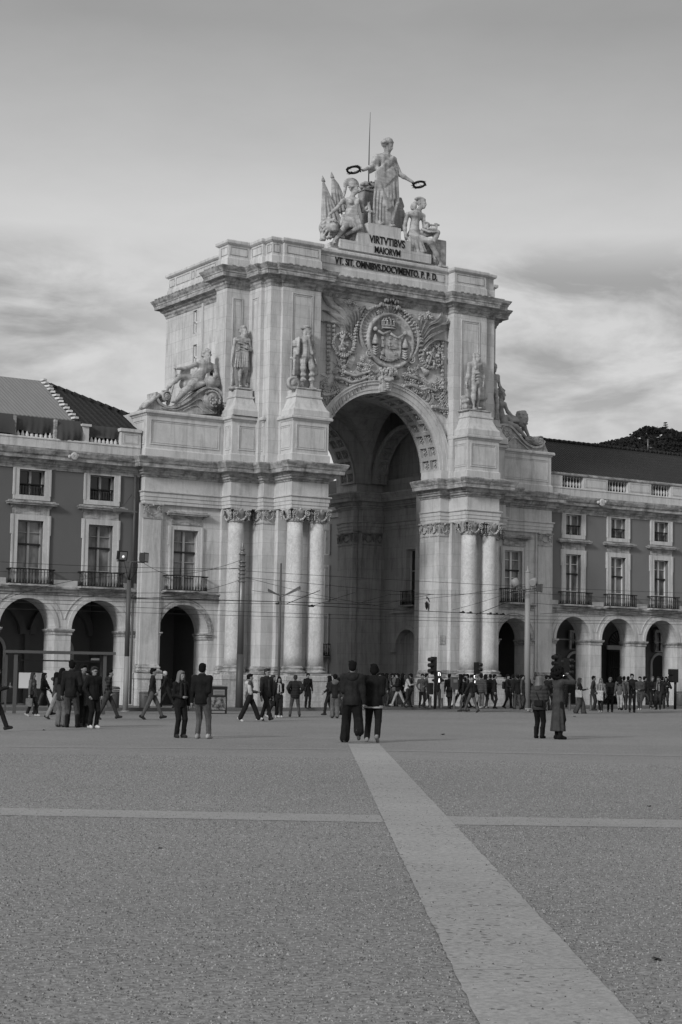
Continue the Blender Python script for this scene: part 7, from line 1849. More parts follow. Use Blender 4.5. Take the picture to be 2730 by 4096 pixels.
# left group
pp(zA3, -52, 730, 155, 95, 'man in dark clothes and cap walking in from the left edge, holding a phone out', top=.02, leg=.02, legs='walk', arms=('phone','phone'), hat='cap', bag=('phone',.3,'white phone held out by the man at the left edge'))
pp(zA3, 285, 595, 256, 60, 'woman in pale jacket with glasses, white shoes and shopping bag near the shelter', top=.10, leg=.02, coat=.15, hair='long', hc='m', fem=True, legs='step', shoe=.4, glasses=True, bag=[('cross',.02,'small dark crossbody bag on the woman in the pale jacket'),('paper',.14,'patterned paper shopping bag carried by the woman in the pale jacket')])
pp(zA3, 385, 592, 252, 70, 'long-haired woman in black knee-length coat striding beside the shelter panel', top=.012, leg=.06, coat=.5, skirt=True, hair='long', hc='d', fem=True, legs='walk', arms=('swingf','belly'), shoe=-.015)
pp(zA3, 497, 622, 205, 100, 'woman in light jeans with one hand raised beside the tall capped man', top=.05, leg=.22, hair='long', fem=True, legs='walk', arms=('wave','chin'), wide=.3, glasses=True)
pp(zA3, 545, 690, 172, 150, 'dark-haired woman seen from behind in wide pale jeans, next to the tall capped man', top=.03, leg=.13, hair='long', hc='d', fem=True, wide=.6, legs='stand', arms=('belly','belly'), scarf=.02)
pp(zA3, 632, 695, 103, 165, 'tallest man of the left group, black cap, dark jacket with armband stripes, seen from behind', top=.014, leg=.06, hat='cap', skin='d', legs='weight', arms=('down','pocket'), bulk=1.15, shoe=-.012)
pp(zA3, 733, 690, 140, 40, 'young man in grey top with a jacket over his arm, left group', top=.07, leg=.02, hair='short', hc='d', legs='stand', arms=('belly','front'), bag=('jacket',.07,'grey jacket hanging over the arm of the young man in the left group'), shoe=.05)
pp(zA3, 778, 686, 196, 330, 'woman half hidden behind the man in sunglasses', top=.04, leg=.05, hair='long', hc='d', fem=True, arms=('belly','belly'), glasses=True)
pp(zA3, 830, 703, 158, 35, 'bearded man in sunglasses, black hooded jacket and white trainers', top=.010, leg=.010, hair='short', hc='m', legs='stand', arms=('pocket','pocket'), shoe=.55, hood=True, glasses=True, bulk=1.22)
pp(zA3, 965, 625, 183, 85, 'man in hooded plaid shirt striding right past the litter bin', top=.022, topp='plaid', leg=.04, legs='walk', arms=('pocket','pocket'), hood=True, lean=.03)
pp(zA3, 1362, 625, 172, 88, 'man in dark bomber jacket and grey jeans striding right before the archway', top=.022, leg=.085, legs='walk', arms=('pocket','pocket'), shoe=.02)
pp(zA3, 1500, 520, 303, 265, 'person in dark clothes bending forward under the small archway', top=.03, leg=.03, legs='walk2', lean=.12, arms=('swingf','swingb'), hc='w', bag=('backpack',.01,'dark rucksack on the person under the small archway'))
# centre left
pp(zB4, 165, 847, 212, 30, 'fair long-haired woman in black blazer and black trousers, hands low', top=.010, leg=.012, coat=.12, hair='long', hc='f', fem=True, legs='stand', arms=('down','belly'), scarf=.02, shoe=.03, look=-.2)
pp(zB4, 372, 856, 140, 158, 'man with his back turned in black sweater, grey jeans and pale trainers', top=.010, leg=.085, hair='short', hc='d', legs='weight', arms=('down','belly'), shoe=.35, bulk=1.12, bag=None)
pp(zB4, 838, 690, 236, 88, 'woman wrapped in a white shawl with cropped black trousers striding right', top=.07, leg=.014, topp='shawl', hair='bun', hc='d', fem=True, legs='walk', arms=('belly','front'), shoe=.6, wide=.5, bulk=1.05)
pp(zB4, 1000, 686, 188, 40, 'grey-haired man with glasses in dark open shirt walking with a bottle', top=.025, leg=.014, legs='walk2', arms=('down','down'), hc='m', glasses=True, bulk=1.08, shoe=.02, bag=('bottle',.15,'clear water bottle in the hand of the man with glasses'), inner=.05)
pp(zB4, 1060, 652, 248, 60, 'long-haired woman in knee-length grey coat just behind the man with glasses', top=.05, leg=.02, coat=.45, hair='long', hc='m', fem=True, legs='step', shoe=.5)
pp(zB4, 1122, 654, 265, 10, 'woman in black jacket with white scarf facing us, a bag at her side', top=.012, leg=.014, hair='long', hc='d', fem=True, legs='step', arms=('belly','down'), shoe=.4, scarf=.3, bag=('hand',.015,'black handbag carried by the woman with the white scarf'))
pp(zB4, 1278, 645, 246, 185, 'man in dark quilted jacket seen from behind with legs apart, left of the great archway', top=.022, topp='puffer', leg=.075, legs='apart', arms=('hip','hip'), hc='m', bulk=1.12)
pp(zB4, 1400, 552, 272, 20, 'girl in black belted coat standing alone on the pavement by the columns', top=.012, leg=.012, coat=.35, skirt=True, hair='short', hc='d', hat='beanie', fem=True, legs='stand', bag=('cross',.03,'small handbag of the girl by the columns'), shoe=-.012)
# the middle
pp(zC5, 262, 585, 236, 250, 'person in dark clothes with one hand held out, behind the woman with the furry hood', top=.014, leg=.02, hair='long', fem=True, legs='step', arms=('side','belly'))
pp(zC5, 348, 583, 252, 120, 'person mostly hidden between the woman in pale trousers and the tall walker', top=.05, leg=.08, hair='short', legs='step')
pp(zC5, 312, 612, 222, 180, 'person in dark parka with pale furry hood and wide grey trousers, back turned', top=.018, leg=.12, hat='beanie', hood=.12, coat=.05, fem=True, legs='stand', arms=('belly','belly'), wide=.5)
pp(zC5, 462, 830, 112, 178, 'tall young man in baggy black trousers walking away, sole of one shoe showing', top=.018, leg=.010, hair='short', hc='d', legs='lift', arms=('belly','down'), wide=.75, shoe=.08, bulk=1.22, hood=.02)
pp(zC5, 658, 827, 138, 172, 'young man with bowl haircut in black jacket over white shirt hem, walking away', top=.010, leg=.014, hair='bowl', hc='d', legs='walkb', arms=('belly','belly'), shoe=.30, bulk=1.3, inner='hem', wide=.1)
pp(zC5, 775, 506, 300, 100, 'dark figure just right of the bowl-haired young man', top=.02, leg=.05, hair='long', fem=True)
pp(zC5, 825, 506, 270, 80, 'person in black coat facing right beside the man in white trousers', top=.012, leg=.03, coat=.15, arms=('front','front'), legs='step')
pp(zC5, 885, 510, 286, 280, 'man in black quilted jacket and white trousers looking down', top=.012, topp='puffer', leg=.35, legs='walk2', arms=('front','front'), lean=.06, shoe=.35, bulk=1.1)
pp(zC5, 921, 508, 300, 90, 'person in black right behind the man in white trousers', top=.014, leg=.014, hair='long', fem=True)
pp(zC5, 960, 512, 316, 100, 'woman in white jacket reaching towards the person beside her', top=.40, leg=.03, hair='long', hc='m', fem=True, arms=('front','phone'), legs='step')
pp(zC5, 992, 512, 300, 260, 'person in dark coat with a large bag, close to the woman in white', top=.03, leg=.02, arms=('front','belly'), bag=('hand',.04,'large dark bag of the person beside the woman in white'))
pp(zC5, 1095, 518, 279, 15, 'person in beanie and open grey-green jacket left of the traffic light', top=.075, leg=.012, hat='beanie', inner=.02, legs='step', arms=('belly','pocket'))
pp(zC5, 1132, 511, 298, 90, 'person in grey half hidden behind the one in the beanie', top=.09, leg=.06, legs='step')
pp(zC5, 1232, 518, 300, 5, 'man photographing with both hands raised beside the traffic light', top=.015, leg=.05, arms=('camera','camera'), inner=.3, bag=('phone',.02,'phone held up by the man beside the traffic light'))
pp(zC5, 1338, 524, 301, 160, 'person in long dark raincoat with sling bag, seen from behind', top=.022, leg=.02, coat=.35, skirt=True, legs='step', bag=('crossb',.02,'dark sling bag on the back of the long raincoat'))
pp(zC5, 1438, 524, 320, 250, 'person in black walking left behind the signal post', top=.012, leg=.015, hair='long', fem=True, legs='walk')
# right part
pp(zD6, 14, 440, 212, 250, 'person in cap and sunglasses in dark jacket next to the bald man', top=.014, leg=.08, hat='cap', glasses=True, legs='step')
pp(zD6, 66, 446, 198, 235, 'bald man in dark jacket with backpack, walking left in grey jeans', top=.020, leg=.085, hair='bald', legs='walk', arms=('swingf','swingb'), bulk=1.1, bag=('backpack',.012,'dark rucksack on the back of the bald man'))
pp(zD6, 106, 416, 217, 100, 'person in pale trousers behind the bald man', top=.20, leg=.28, hc='f', legs='step')
pp(zD6, 134, 418, 222, 170, 'person in grey quilted jacket, second behind the bald man', top=.06, topp='puffer', leg=.12, legs='step', shoe=.4)
pp(zD6, 165, 414, 221, 100, 'dark-haired person in black between two quilted jackets', top=.012, leg=.015, hair='long', fem=True)
pp(zD6, 198, 416, 228, 200, 'person in black quilted jacket with one foot kicked back', top=.012, topp='puffer', leg=.08, legs='lift', shoe=.4)
pp(zD6, 322, 415, 217, 70, 'young man in black with rucksack looking at something in his hands', top=.018, leg=.018, legs='step', arms=('front','front'), bag=('backpack',.02,'black rucksack of the young man looking at his hands'))
pp(zD6, 360, 413, 232, 190, 'person partly hidden behind the young man with the rucksack', top=.02, leg=.03)
pp(zD6, 394, 424, 206, 200, 'broad person in black hooded coat, back turned, grey trousers', top=.012, leg=.06, hood=True, bulk=1.2, hat='beanie', legs='step')
pp(zD6, 472, 440, 202, 165, 'long-haired woman in thigh-length black coat with a white shoulder bag', top=.012, leg=.012, coat=.3, skirt=True, hair='long', hc='d', fem=True, legs='step', shoe=.3, bag=('tote',.4,'white shoulder bag of the woman in the black coat'))
pp(zD6, 602, 432, 226, 120, 'man with phone partly hidden behind the blonde woman in heels', top=.018, leg=.05, legs='step', arms=('phone','phone'))
pp(zD6, 546, 630, 193, 155, 'blonde woman in short quilted jacket, black trousers and heeled boots', top=.045, topp='puffer', leg=.008, hair='long', hc='f', fem=True, legs='stand', arms=('belly','front'), hood=True, bulk=1.12, shoe=-.01, bag=('crossb',.012,'black handbag on the hip of the blonde woman'))
pp(zD6, 684, 637, 136, 120, 'curly-haired person in long grey coat and boots raising a camera', top=.050, leg=.012, coat=.72, skirt=True, hair='curly', hc='d', fem=True, legs='stand', arms=('camera','camera'), shoe=-.01, bulk=1.08, bag=('camera',.012,'black camera held up by the person in the long grey coat'))
pp(zD6, 836, 453, 202, 80, 'long-haired woman in wide grey trousers looking at a phone', top=.012, leg=.06, hair='long', hc='m', fem=True, legs='step', arms=('down','phone'), wide=1.0, bag=[('tote',.34,'cream tote bag with a square print on the woman looking at her phone'),('phone',.02,'phone in the hand of the woman with the tote bag')])
pp(zD6, 935, 432, 212, 80, 'man in plain dark grey shirt standing left of the woman with long fair hair', top=.035, leg=.03, skin='d', arms=('pocket','pocket'))
pp(zD6, 988, 445, 205, 350, 'woman with very long fair hair in long pale coat', top=.15, leg=.02, coat=.3, skirt=True, hair='long', hc='f', fem=True, legs='step', arms=('down','belly'), scarf=.25, shoe=.3, bag=('jacket',.42,'white fluffy jacket carried by the woman with very long fair hair'))
pp(zD6, 1054, 443, 198, 5, 'older blonde woman with glasses in dark quilted coat', top=.012, topp='puffer', leg=.012, coat=.3, skirt=True, hair='bowl', hc='f', fem=True, legs='step', glasses=True, arms=('pocket','pocket'))
pp(zD6, 1122, 428, 228, 170, 'woman with long dark curls and white jeans seen from behind', top=.10, leg=.38, hair='curlylong', hc='d', fem=True, legs='step')
pp(zD6, 1152, 428, 240, 200, 'person in grey behind the woman with long dark curls', top=.10, leg=.08, legs='stand')
pp(zD6, 1182, 427, 236, 180, 'dark figure at the shoulder of the tall young man', top=.02, leg=.08, legs='stand')
pp(zD6, 1210, 445, 173, 5, 'tall young man in dark zipped jacket and black trousers facing us', top=.014, leg=.010, legs='step', arms=('belly','belly'), inner=.16, hc='d', bulk=1.1)
pp(zD6, 1267, 430, 208, 350, 'man in grey denim jacket looking down at his hands', top=.055, leg=.06, legs='step', arms=('belly','belly'), shoe=.4, hood=True)
pp(zD6, 1300, 420, 236, 100, 'person in striped trousers behind the man in the denim jacket', top=.015, leg=.15, legs='walk')
pp(zD6, 1357, 425, 218, 10, 'woman in long black coat waving next to the woman with the pale scarf', top=.010, leg=.03, coat=.5, skirt=True, fem=True, hair='short', hc='f', arms=('wave','belly'), shoe=.25)
pp(zD6, 1398, 426, 220, 350, 'woman with long pale scarf touching her face', top=.02, leg=.04, fem=True, hair='long', hc='m', scarf=.18, arms=('chin','down'), legs='stand')
pp(zD6, 1453, 420, 234, 350, 'girl at the far right with a small white bag on her front', top=.02, leg=.05, fem=True, hair='long', hc='d', arms=('strap','down'), shoe=.2, bag=('cross',.36,'small white rucksack worn by the girl at the far right'))

for (x, ft, hd, f_, lab, kw) in ((700,507,292,80,'dark coated figure leftmost in the knot inside the great archway',dict(top=.03,leg=.04)),(738,506,296,260,'second dark figure inside the great archway beside the walking friends',dict(top=.02,leg=.05,fem=True,hair='long')),
 (850,507,285,170,'figure in mid grey behind the man in white trousers',dict(top=.10,h=1.6,leg=.05)),(1470,518,305,80,'figure in dark cap behind the one walking left',dict(top=.03,leg=.05,hat='cap')),(1500,520,300,260,'figure in grey beside the right pair of columns',dict(top=.05,leg=.06,legs='step'))):
    pp(zC5, x, ft, hd, f_, lab, **kw)
for (x, ft, hd, f_, lab, kw) in ((228,418,228,95,'slim figure in black right of the one kicking a foot back',dict(top=.014,leg=.02,fem=True)),(425,424,240,80,'figure in grey right of the broad hooded coat',dict(top=.06,leg=.05)),(630,430,236,100,'figure behind the sleeve of the long grey coat',dict(top=.03,leg=.04)),(1425,420,232,180,'figure behind the girl at the far right',dict(top=.02,leg=.03))):
    pp(zD6, x, ft, hd, f_, lab, **kw)
# ------------------------------------------------------------------ street furniture
def G(px, py, z=0.0): return onG(px, py, z)
def at_depth(px, py, P):
    """point on the pixel's ray as far away as P is"""
    d = ray(px, py); t = depth_at(P)/(d@_fw); return np.array([0,0,CH])+t*d
def pole(name, label, cat, base, top, r0, r1, m, split=None, m2=None):
    T = thing(name, label, cat, tuple(base)); base, top = np.array(base), np.array(top); top = np.array((base[0], base[1], top[2]))
    if split: mid = base+(top-base)*split; mb = MB(); mb.tube([base, mid], [r0, r0*(1-split)+r1*split], 12); mb.build('lower_pole', m2, T); mb = MB(); mb.tube([mid, top], [(r0*(1-split)+r1*split)*.97, r1], 12); mb.build('upper_pole', m, T)
    else: mb = MB(); mb.tube([base, top], [r0, r1], 12); mb.build('pole', m, T)
    mb = MB(); mb.lathe(tuple(base), [(r0*1.7,0),(r0*1.7,.04),(r0*1.1,.06)], 12); mb.build('base_plate', m2 or m, T)
    return T, top
def flood(T, c, size, aim, lit=False):
    r, f, u = frame(aim); M = np.stack([r, f, u], 1); mb = MB(); mb.obox(c, (size, size*.5, size), M); mb.obox(c+f*size*.28, (size*1.08, .04, size*1.08), M); 
    for k in range(4): mb.obox(c-f*size*.28+r*(k-1.5)*size*.25, (.02, size*.15, size*.8), M)
    o = mb.build('floodlight', BLACK, T); mb = MB(); mb.obox(c+f*(size*.28+.025), (size*.85,.01,size*.85), M); mb.build('lens', LENS, o)
    if lit: mb = MB(); mb.ball(c+f*(size*.28+.03)-u*size*.1, size*.16, 8); mb.build('lit_bulb', LAMPLIT, o)
    return o
# twin floodlight pole by the left wing
b = G(502, 2848); t = at_depth(516, 2318, b); P_, tp = pole('floodlight_pole', 'dark pole with pale foot and two floodlights in front of the left wing', 'lamp pole', b, t, .115, .085, POLE_D, .42, POLE_L)
mb = MB(); a1, a2 = at_depth(468, 2243, b), at_depth(580, 2250, b); mb.tube([a1, a2], .03, 6); mb.tube([tp, (a1+a2)/2+np.array((0,0,0))], .05, 8); mb.build('crossbar', POLE_D, P_)
c1, c2 = at_depth(488, 2222, b), at_depth(576, 2230, b); flood(P_, c1, .36, (.1,-1,-.15), True); flood(P_, c2, .36, (.75,-1,-.05))
mb = MB(); mb.tube(spline([at_depth(497,2243,b), at_depth(505,2275,b), tp, at_depth(545,2288,b), at_depth(552,2260,b), at_depth(547,2250,b)], 5), .012, 5); mb.build('cable', BLACK, P_)
# wing-shaped street lamps
def winglamp(label, px, py, tx, ty, heads, m=POLE_L, r=.07, ext=None, z=0.0, grp='street lamps with wing-shaped heads'):
    b = G(px, py, z); t = at_depth(tx, ty, b); T, tp = pole('street_lamp', label, 'street lamp', b, at_depth(tx, ty if ext is None else ext, b), r, r*.6, m); T['group'] = grp
    for (x0, y0, x1, y1, dy) in heads:
        a, e = at_depth(x0, y0, b), at_depth(x1, y1, b); e = e+np.array((0, dy, 0)); d = e-a; n = unit(np.cross(d, (0,0,1)))*.16; u = np.array((0,0,.055)); mb = MB()
        i = mb.V(a-n*.4, a+n*.4, e+n, e-n, a-n*.4+u*.4, a+n*.4+u*.4, e+n+u*2.2, e-n+u*2.2)
        for q in ((0,3,2,1),(4,5,6,7),(0,1,5,4),(1,2,6,5),(2,3,7,6),(3,0,4,7)): mb.F(*[i+k for k in q])
        h = mb.build('lamp_head', POLE_D if m is POLE_D else METAL, T); mb = MB(); j = mb.V(a-n*.3-u*.05, a+n*.3-u*.05, e+n*.8-u*.05, e-n*.8-u*.05); mb.F(j, j+1, j+2, j+3); mb.build('lens', LENS, h)
    return T
winglamp('pale street lamp in front of the first left archway, single raised wing', 90, 2790, 106, 2235, [(98,2242,160,2215,-.2),(100,2242,60,2238,.3)], ext=2180)
winglamp('dark double-winged street lamp before the paired left columns', 1113, 2858, 1130, 2383, [(1128,2387,1072,2366,0),(1130,2387,1195,2358,-.1)], POLE_D, .06, ext=2250)
# slim tram pole with finial, and the lamp head hung over the street
b = G(385, 2800, 0); P_, tp = pole('tram_pole', 'slim pale tram wire pole with pointed finial before the second left archway', 'pole', b, at_depth(392, 2360, b), .09, .07, POLE_L); mb = MB(); mb.lathe(tuple(tp), [(.08,0),(.09,.06),(.05,.1),(.03,.3),(.0,.5)], 10); mb.build('finial', POLE_L, P_)
c = onY(500, 2047, 63.0); T = thing('street_lamp', 'flat wing-shaped lamp hung on a cable at the corner of the left building', 'street lamp', tuple(c), 'street lamps with wing-shaped heads'); mb = MB(); a, e = onY(549, 2050, 63.0), onY(459, 2046, 63.0); n = np.array((0,.16,0)); u = np.array((0,0,.06))
i = mb.V(a-n*.3, a+n*.3, e+n, e-n, a-n*.3+u*.5, a+n*.3+u*.5, e+n+u*2.5, e-n+u*2.5)
for q in ((0,3,2,1),(4,5,6,7),(0,1,5,4),(1,2,6,5),(2,3,7,6),(3,0,4,7)): mb.F(*[i+k for k in q])
mb.build('lamp_head', METAL, T); mb = MB(); mb.tube([e+u, onY(500, 2020, 66), onY(528, 1978, 69.6)], .012, 5); mb.build('cable', BLACK, T)
# big tram pole in the middle left
b = G(957, 2843); P_, tp = pole('tram_pole', 'thick tram wire pole with collars and finial standing before the single left column', 'pole', b, at_depth(976, 2215, b), .17, .12, METAL, .36, POLE_D); 
mb = MB(); mb.lathe(tuple(tp), [(.16,0),(.17,.04),(.1,.08),(.07,.2),(.12,.24),(.06,.27),(.045,.4),(.0,.62)], 14); mb.build('finial', METAL, P_)
mb = MB(); [mb.lathe((tp[0],tp[1],tp[2]-.35-.17*k), [(.14,0),(.17,.01),(.17,.05),(.14,.06)], 14) for k in range(6)]; mb.build('collar', METAL, P_)
mb = MB(); q = at_depth(957, 2843, b); mb.box(b[0]-.35,b[0]+.35,b[1]-.3,b[1]+.3,0,.13); mb.build('footing', KERB, P_)
# right tram pole with two drum speakers and a floodlight
b = G(2108, 2838, PZ); P_, tp = pole('lamp_pole', 'pale banded pole with two drum-shaped lamps and a floodlight before the right wing', 'lamp pole', b, at_depth(2114, 2288, b), .14, .11, POLE_L)
mb = MB(); mb.lathe(tuple(tp), [(.11,0),(.13,.05),(.05,.1),(.03,.22),(.0,.36)], 12); mb.build('finial', POLE_L, P_)
for x, y, ax in ((2062, 2330, -1), (2135, 2328, 1)):
    c = at_depth(x, y, b); r, f, u = frame((ax*.5*-1,-.3,-1 if ax < 0 else -.2)); mb = MB(); mb.tube([c-f*.18, c-f*.12, c+f*.14, c+f*.16], [.1,.17,.17,.14], 14); mb.tube([c, at_depth(x+8*ax*-1, 2362, b)], .03, 6); mb.build('drum_lamp', POLE_L, P_)
mb = MB(); mb.tube([at_depth(2055,2362,b), at_depth(2150,2354,b)], .025, 6); mb.tube([at_depth(2055,2372,b), at_depth(2160,2362,b)], .02, 6); mb.build('crossbar', POLE_D, P_); flood(P_, at_depth(2158, 2352, b), .34, (.8,-1,-.1))
# ---- overhead wires
wires = [  # (x0,y0,x1,y1, sag px, label)
 ((0,2247),(960,2275),6,'topmost tram wire from the left edge to the thick tram pole'), ((0,2286),(960,2272),10,'second tram wire from the left edge, crossing the first'), ((0,2402),(500,2302),-18,'tram wire climbing from the lower left to the floodlight pole'),
 ((575,2252),(676,2300),4,'cable from the right floodlight down to the balcony'), ((676,2300),(970,2238),12,'cable from the wing balcony up to the thick tram pole'), ((500,2392),(970,2316),22,'curved cable sweeping up from the floodlight pole to the tram pole'),
 ((0,2367),(960,2368),4,'level tram wire at balcony height on the left'), ((0,2375),(1075,2405),0,'wire ending at the dark double-winged lamp'), ((0,2395),(1115,2415),3,'lower tram wire crossing the left archways'), ((0,2405),(2730,2485),14,'lowest full-width tram wire'), ((0,2434),(2020,2490),2,'thin wire just below the arch imposts'),
 ((985,2284),(2730,2372),6,'long tram wire from the tram pole across the great archway to the far right'), ((985,2309),(1740,2378),2,'tram wire falling from the thick pole into the archway'), ((985,2310),(1600,2436),10,'steeper tram wire falling from the thick pole'),
 ((1010,2362),(1350,2401),2,'short tram wire between the pole and the archway'), ((1115,2415),(2020,2458),2,'contact wire across the columns and archway'), ((1280,2362),(1148,2415),0,'hanger wire zigzagging down to the contact wire'),
 ((1420,2370),(1245,2425),0,'second hanger wire before the archway'), ((1565,2376),(1420,2418),0,'third hanger wire before the archway'), ((1735,2376),(1490,2425),0,'fourth hanger wire before the archway'), ((1400,2412),(2110,2335),16,'tram wire rising to the right lamp pole'), ((1810,2440),(2105,2345),6,'steep wire to the top of the right lamp pole'), ((1905,2458),(2110,2382),-2,'wire from the contact wire up to the right lamp pole'),
 ((1560,2378),(2070,2370),3,'level wire across the right columns'), ((2120,2372),(2730,2408),0,'wire from the right lamp pole over the right balconies'), ((2130,2412),(2730,2478),-4,'wire crossing below the right balconies'), ((2160,2456),(2730,2405),4,'wire rising to the right edge across the balconies'),
 ((2000,2460),(2730,2455),8,'low wire over the right archways'), ((2020,2490),(2730,2498),0,'lowest wire over the right archways'), ((530,2395),(1500,2420),-3,'thin wire parallel to the contact wire')]
for (x0,y0),(x1,y1),sag,lab in wires:
    Ya, Yb = 63.5, 64.6; p0, p1 = onY(x0, y0, Ya+(x0/2730)*1.5), onY(x1, y1, Ya+(x1/2730)*1.5); mb = MB()
    n = 14; pts = [p0+(p1-p0)*k/n-np.array((0,0,sag*.0115*4*(k/n)*(1-k/n))) for k in range(n+1)]; mb.tube(pts, .0085 if 'contact' not in lab else .014, 4); tag(mb.build('overhead_wire', BLACK), lab, 'wire', 'overhead tram wires')
for k, (x, y) in enumerate(((1960,2452),(1985,2453),(2010,2454),(1880,2448),(1850,2446),(1115,2415),(1245,2425))):
    q = onY(x, y+ (4 if x > 1500 else 0), 64.5); mb = MB(); mb.obox(q, (.28,.06,.06)); mb.obox(q+np.array((.05,0,.05)), (.1,.05,.05)); tag(mb.build('wire_clamp', BLACK), 'small dark clamp on the contact wire before the columns', 'clamp', 'clamps on the contact wire')
# ---- traffic lights
def ped(T, c, s, man=True):
    mb = MB(); mb.obox(c, (.26*s,.2,.26*s)); mb.obox(c-np.array((0,0,.27*s)), (.26*s,.2,.26*s)) if man else None; o = mb.build('pedestrian_signal', BLACK, T); f = c+np.array((.0,-.11,0)); mb = MB()
    for u0, u1, z0, z1 in ((-.06,-.035,-.07,.07),(.035,.06,-.07,.05),(-.06,.045,.05,.075)): mb.box(f[0]+u0*s, f[0]+u1*s, f[1]-.01, f[1], f[2]+z0*s, f[2]+z1*s)
    if man:
        g = f-np.array((0,0,.27*s)); mb.ball(g+np.array((0,0,.075*s)), .022*s, 6); mb.tube([g+np.array((0,0,.05*s)), g+np.array((0,0,-.01*s))], .02*s, 5)
        for e in (-1, 1): mb.tube([g+np.array((0,0,-.01*s)), g+np.array((e*.035*s,0,-.08*s))], .013*s, 5); mb.tube([g+np.array((0,0,.04*s)), g+np.array((e*.04*s,0,-.0*s))], .009*s, 5)
    mb.build('lit_symbol', SIGNAL, o)
def heads3(T, c, side, s=1.0):
    mb = MB(); mb.obox(c, (.24*s,.22*s,.92*s)); o = mb.build('signal_head', BLACK, T)
    for k in range(3):
        z = (1-k)*.29*s; mb = MB(); a = c+np.array((side*.10*s,-.02,z+.02)); mb.tube([a, a+np.array((side*.26*s,-.05*s,.0))], [.125*s,.105*s], 10); mb.build('hood', BLACK, o)
b = G(1740, 2835, PZ); T = thing('traffic_light', 'tall traffic light with three hooded lamps and a lit pedestrian signal, before the right columns', 'traffic light', tuple(b), 'traffic lights along the kerb')
mb = MB(); mb.tube([b, at_depth(1742, 2640, b)], .055, 10); mb.build('pole', BLACK, T); heads3(T, at_depth(1736, 2663, b), -1, .85); c = at_depth(1752, 2697, b); ped(T, c, 1.0); mb = MB(); mb.obox(at_depth(1722, 2755, b), (.2,.2,.5)); mb.build('control_box', BLACK, T)
b = G(1910, 2832, PZ); T = thing('traffic_light', 'traffic light facing right with lit countdown, in front of the paired right columns', 'traffic light', tuple(b), 'traffic lights along the kerb')
mb = MB(); mb.tube([b, at_depth(1905, 2665, b)], .05, 10); mb.build('pole', BLACK, T); heads3(T, at_depth(1907, 2680, b), 1, .75); ped(T, at_depth(1895, 2708, b), .9)
b = G(1462, 2836, PZ); T = thing('traffic_light', 'low pedestrian signal with lit countdown between the two walking friends', 'traffic light', tuple(b), 'traffic lights along the kerb'); mb = MB(); mb.tube([b, at_depth(1463, 2720, b)], .05, 8); mb.build('pole', BLACK, T); ped(T, at_depth(1463, 2712, b), 1.0, True)
b = G(2232, 2836, PZ); T = thing('traffic_light', 'three-lamp traffic light facing left behind the curly-haired photographer', 'traffic light', tuple(b), 'traffic lights along the kerb'); mb = MB(); mb.tube([b, at_depth(2235, 2635, b)], .05, 10); mb.build('pole', BLACK, T); heads3(T, at_depth(2232, 2656, b), -1, .95)
b = G(2266, 2830, PZ); T = thing('traffic_light', 'three-lamp traffic light facing right behind the curly-haired photographer', 'traffic light', tuple(b), 'traffic lights along the kerb'); mb = MB(); mb.tube([b, at_depth(2268, 2640, b)], .06, 10); mb.build('pole', BLACK, T); heads3(T, at_depth(2268, 2668, b), 1, .95); ped(T, at_depth(2252, 2706, b), .8, False)
b = G(2701, 2837, PZ); T = thing('traffic_light', 'traffic light seen from its side at the far right edge', 'traffic light', tuple(b), 'traffic lights along the kerb'); mb = MB(); mb.tube([b, at_depth(2703, 2690, b)], .065, 10); mb.build('pole', BLACK, T)
c = at_depth(2695, 2703, b); mb = MB(); mb.obox(c, (.34,.3,.62)); mb.build('signal_head', BLACK, T); mb = MB(); [mb.obox(c+np.array((-.2,-.05,z)), (.14,.26,.24)) for z in (.17,-.13)]; mb.build('hood', BLACK, T)
# ---- meter post, bollards, bins
b = G(1818, 2834, PZ); T = thing('parking_meter', 'grey slab-headed meter post left of the group with the bald man', 'meter', tuple(b)); mb = MB(); mb.tube([b, at_depth(1818, 2745, b)], .05, 8); mb.build('post', POLE_L, T); c = at_depth(1818, 2733, b); mb = MB(); mb.obox(c, (.34,.16,.56)); mb.build('head', POLE_D, T); mb = MB(); mb.obox(c+np.array((0,-.09,.1)), (.2,.02,.14)); mb.build('display', LENS, T)
for k, (x, yb, yt, lab) in enumerate(((1722,2832,2784,'short dark bollard left of the tall traffic light'),(2279,2842,2772,'tall dark bollard behind the long grey coat'),(2364,2842,2775,'tall dark bollard left of the man in the dark grey shirt'),(1768,2832,2790,'short dark bollard right of the tall traffic light'),(2214,2838,2780,'dark bollard behind the blonde woman in heels'))):
    b = G(x, yb, PZ if yb < 2840 else .0); h = at_depth(x, yt, b)[2]; mb = MB(); mb.lathe((b[0],b[1],b[2]), [(.075,0),(.075,.04),(.055,.06),(.05,h-b[2]-.1),(.06,h-b[2]-.09),(.055,h-b[2]-.02),(.0,h-b[2])], 12); tag(mb.build('bollard', POLE_D), lab, 'bollard', 'bollards along the pavement')
def bin_(label, x, yb, yt, w, m=POLE_D):
    b = G(x, yb, PZ); h = at_depth(x, yt, b)[2]-b[2]; T = thing('litter_bin', label, 'litter bin', tuple(b), 'round litter bins'); mb = MB(); mb.lathe(tuple(b), [(w*.9,0),(w*.95,.03),(w,h*.82),(w*.98,h*.84)], 18); mb.build('body', m, T); mb = MB(); mb.lathe((b[0],b[1],b[2]+h*.86), [(w*1.06,0),(w*1.08,.04),(w*.9,h*.12),(.0,h*.14)], 18); mb.build('lid', m, T); mb = MB(); mb.box(b[0]-w*.6,b[0]+w*.6,b[1]-w*1.03,b[1]-w*.9,b[2]+h*.74,b[2]+h*.81); mb.build('opening', LENS, T)
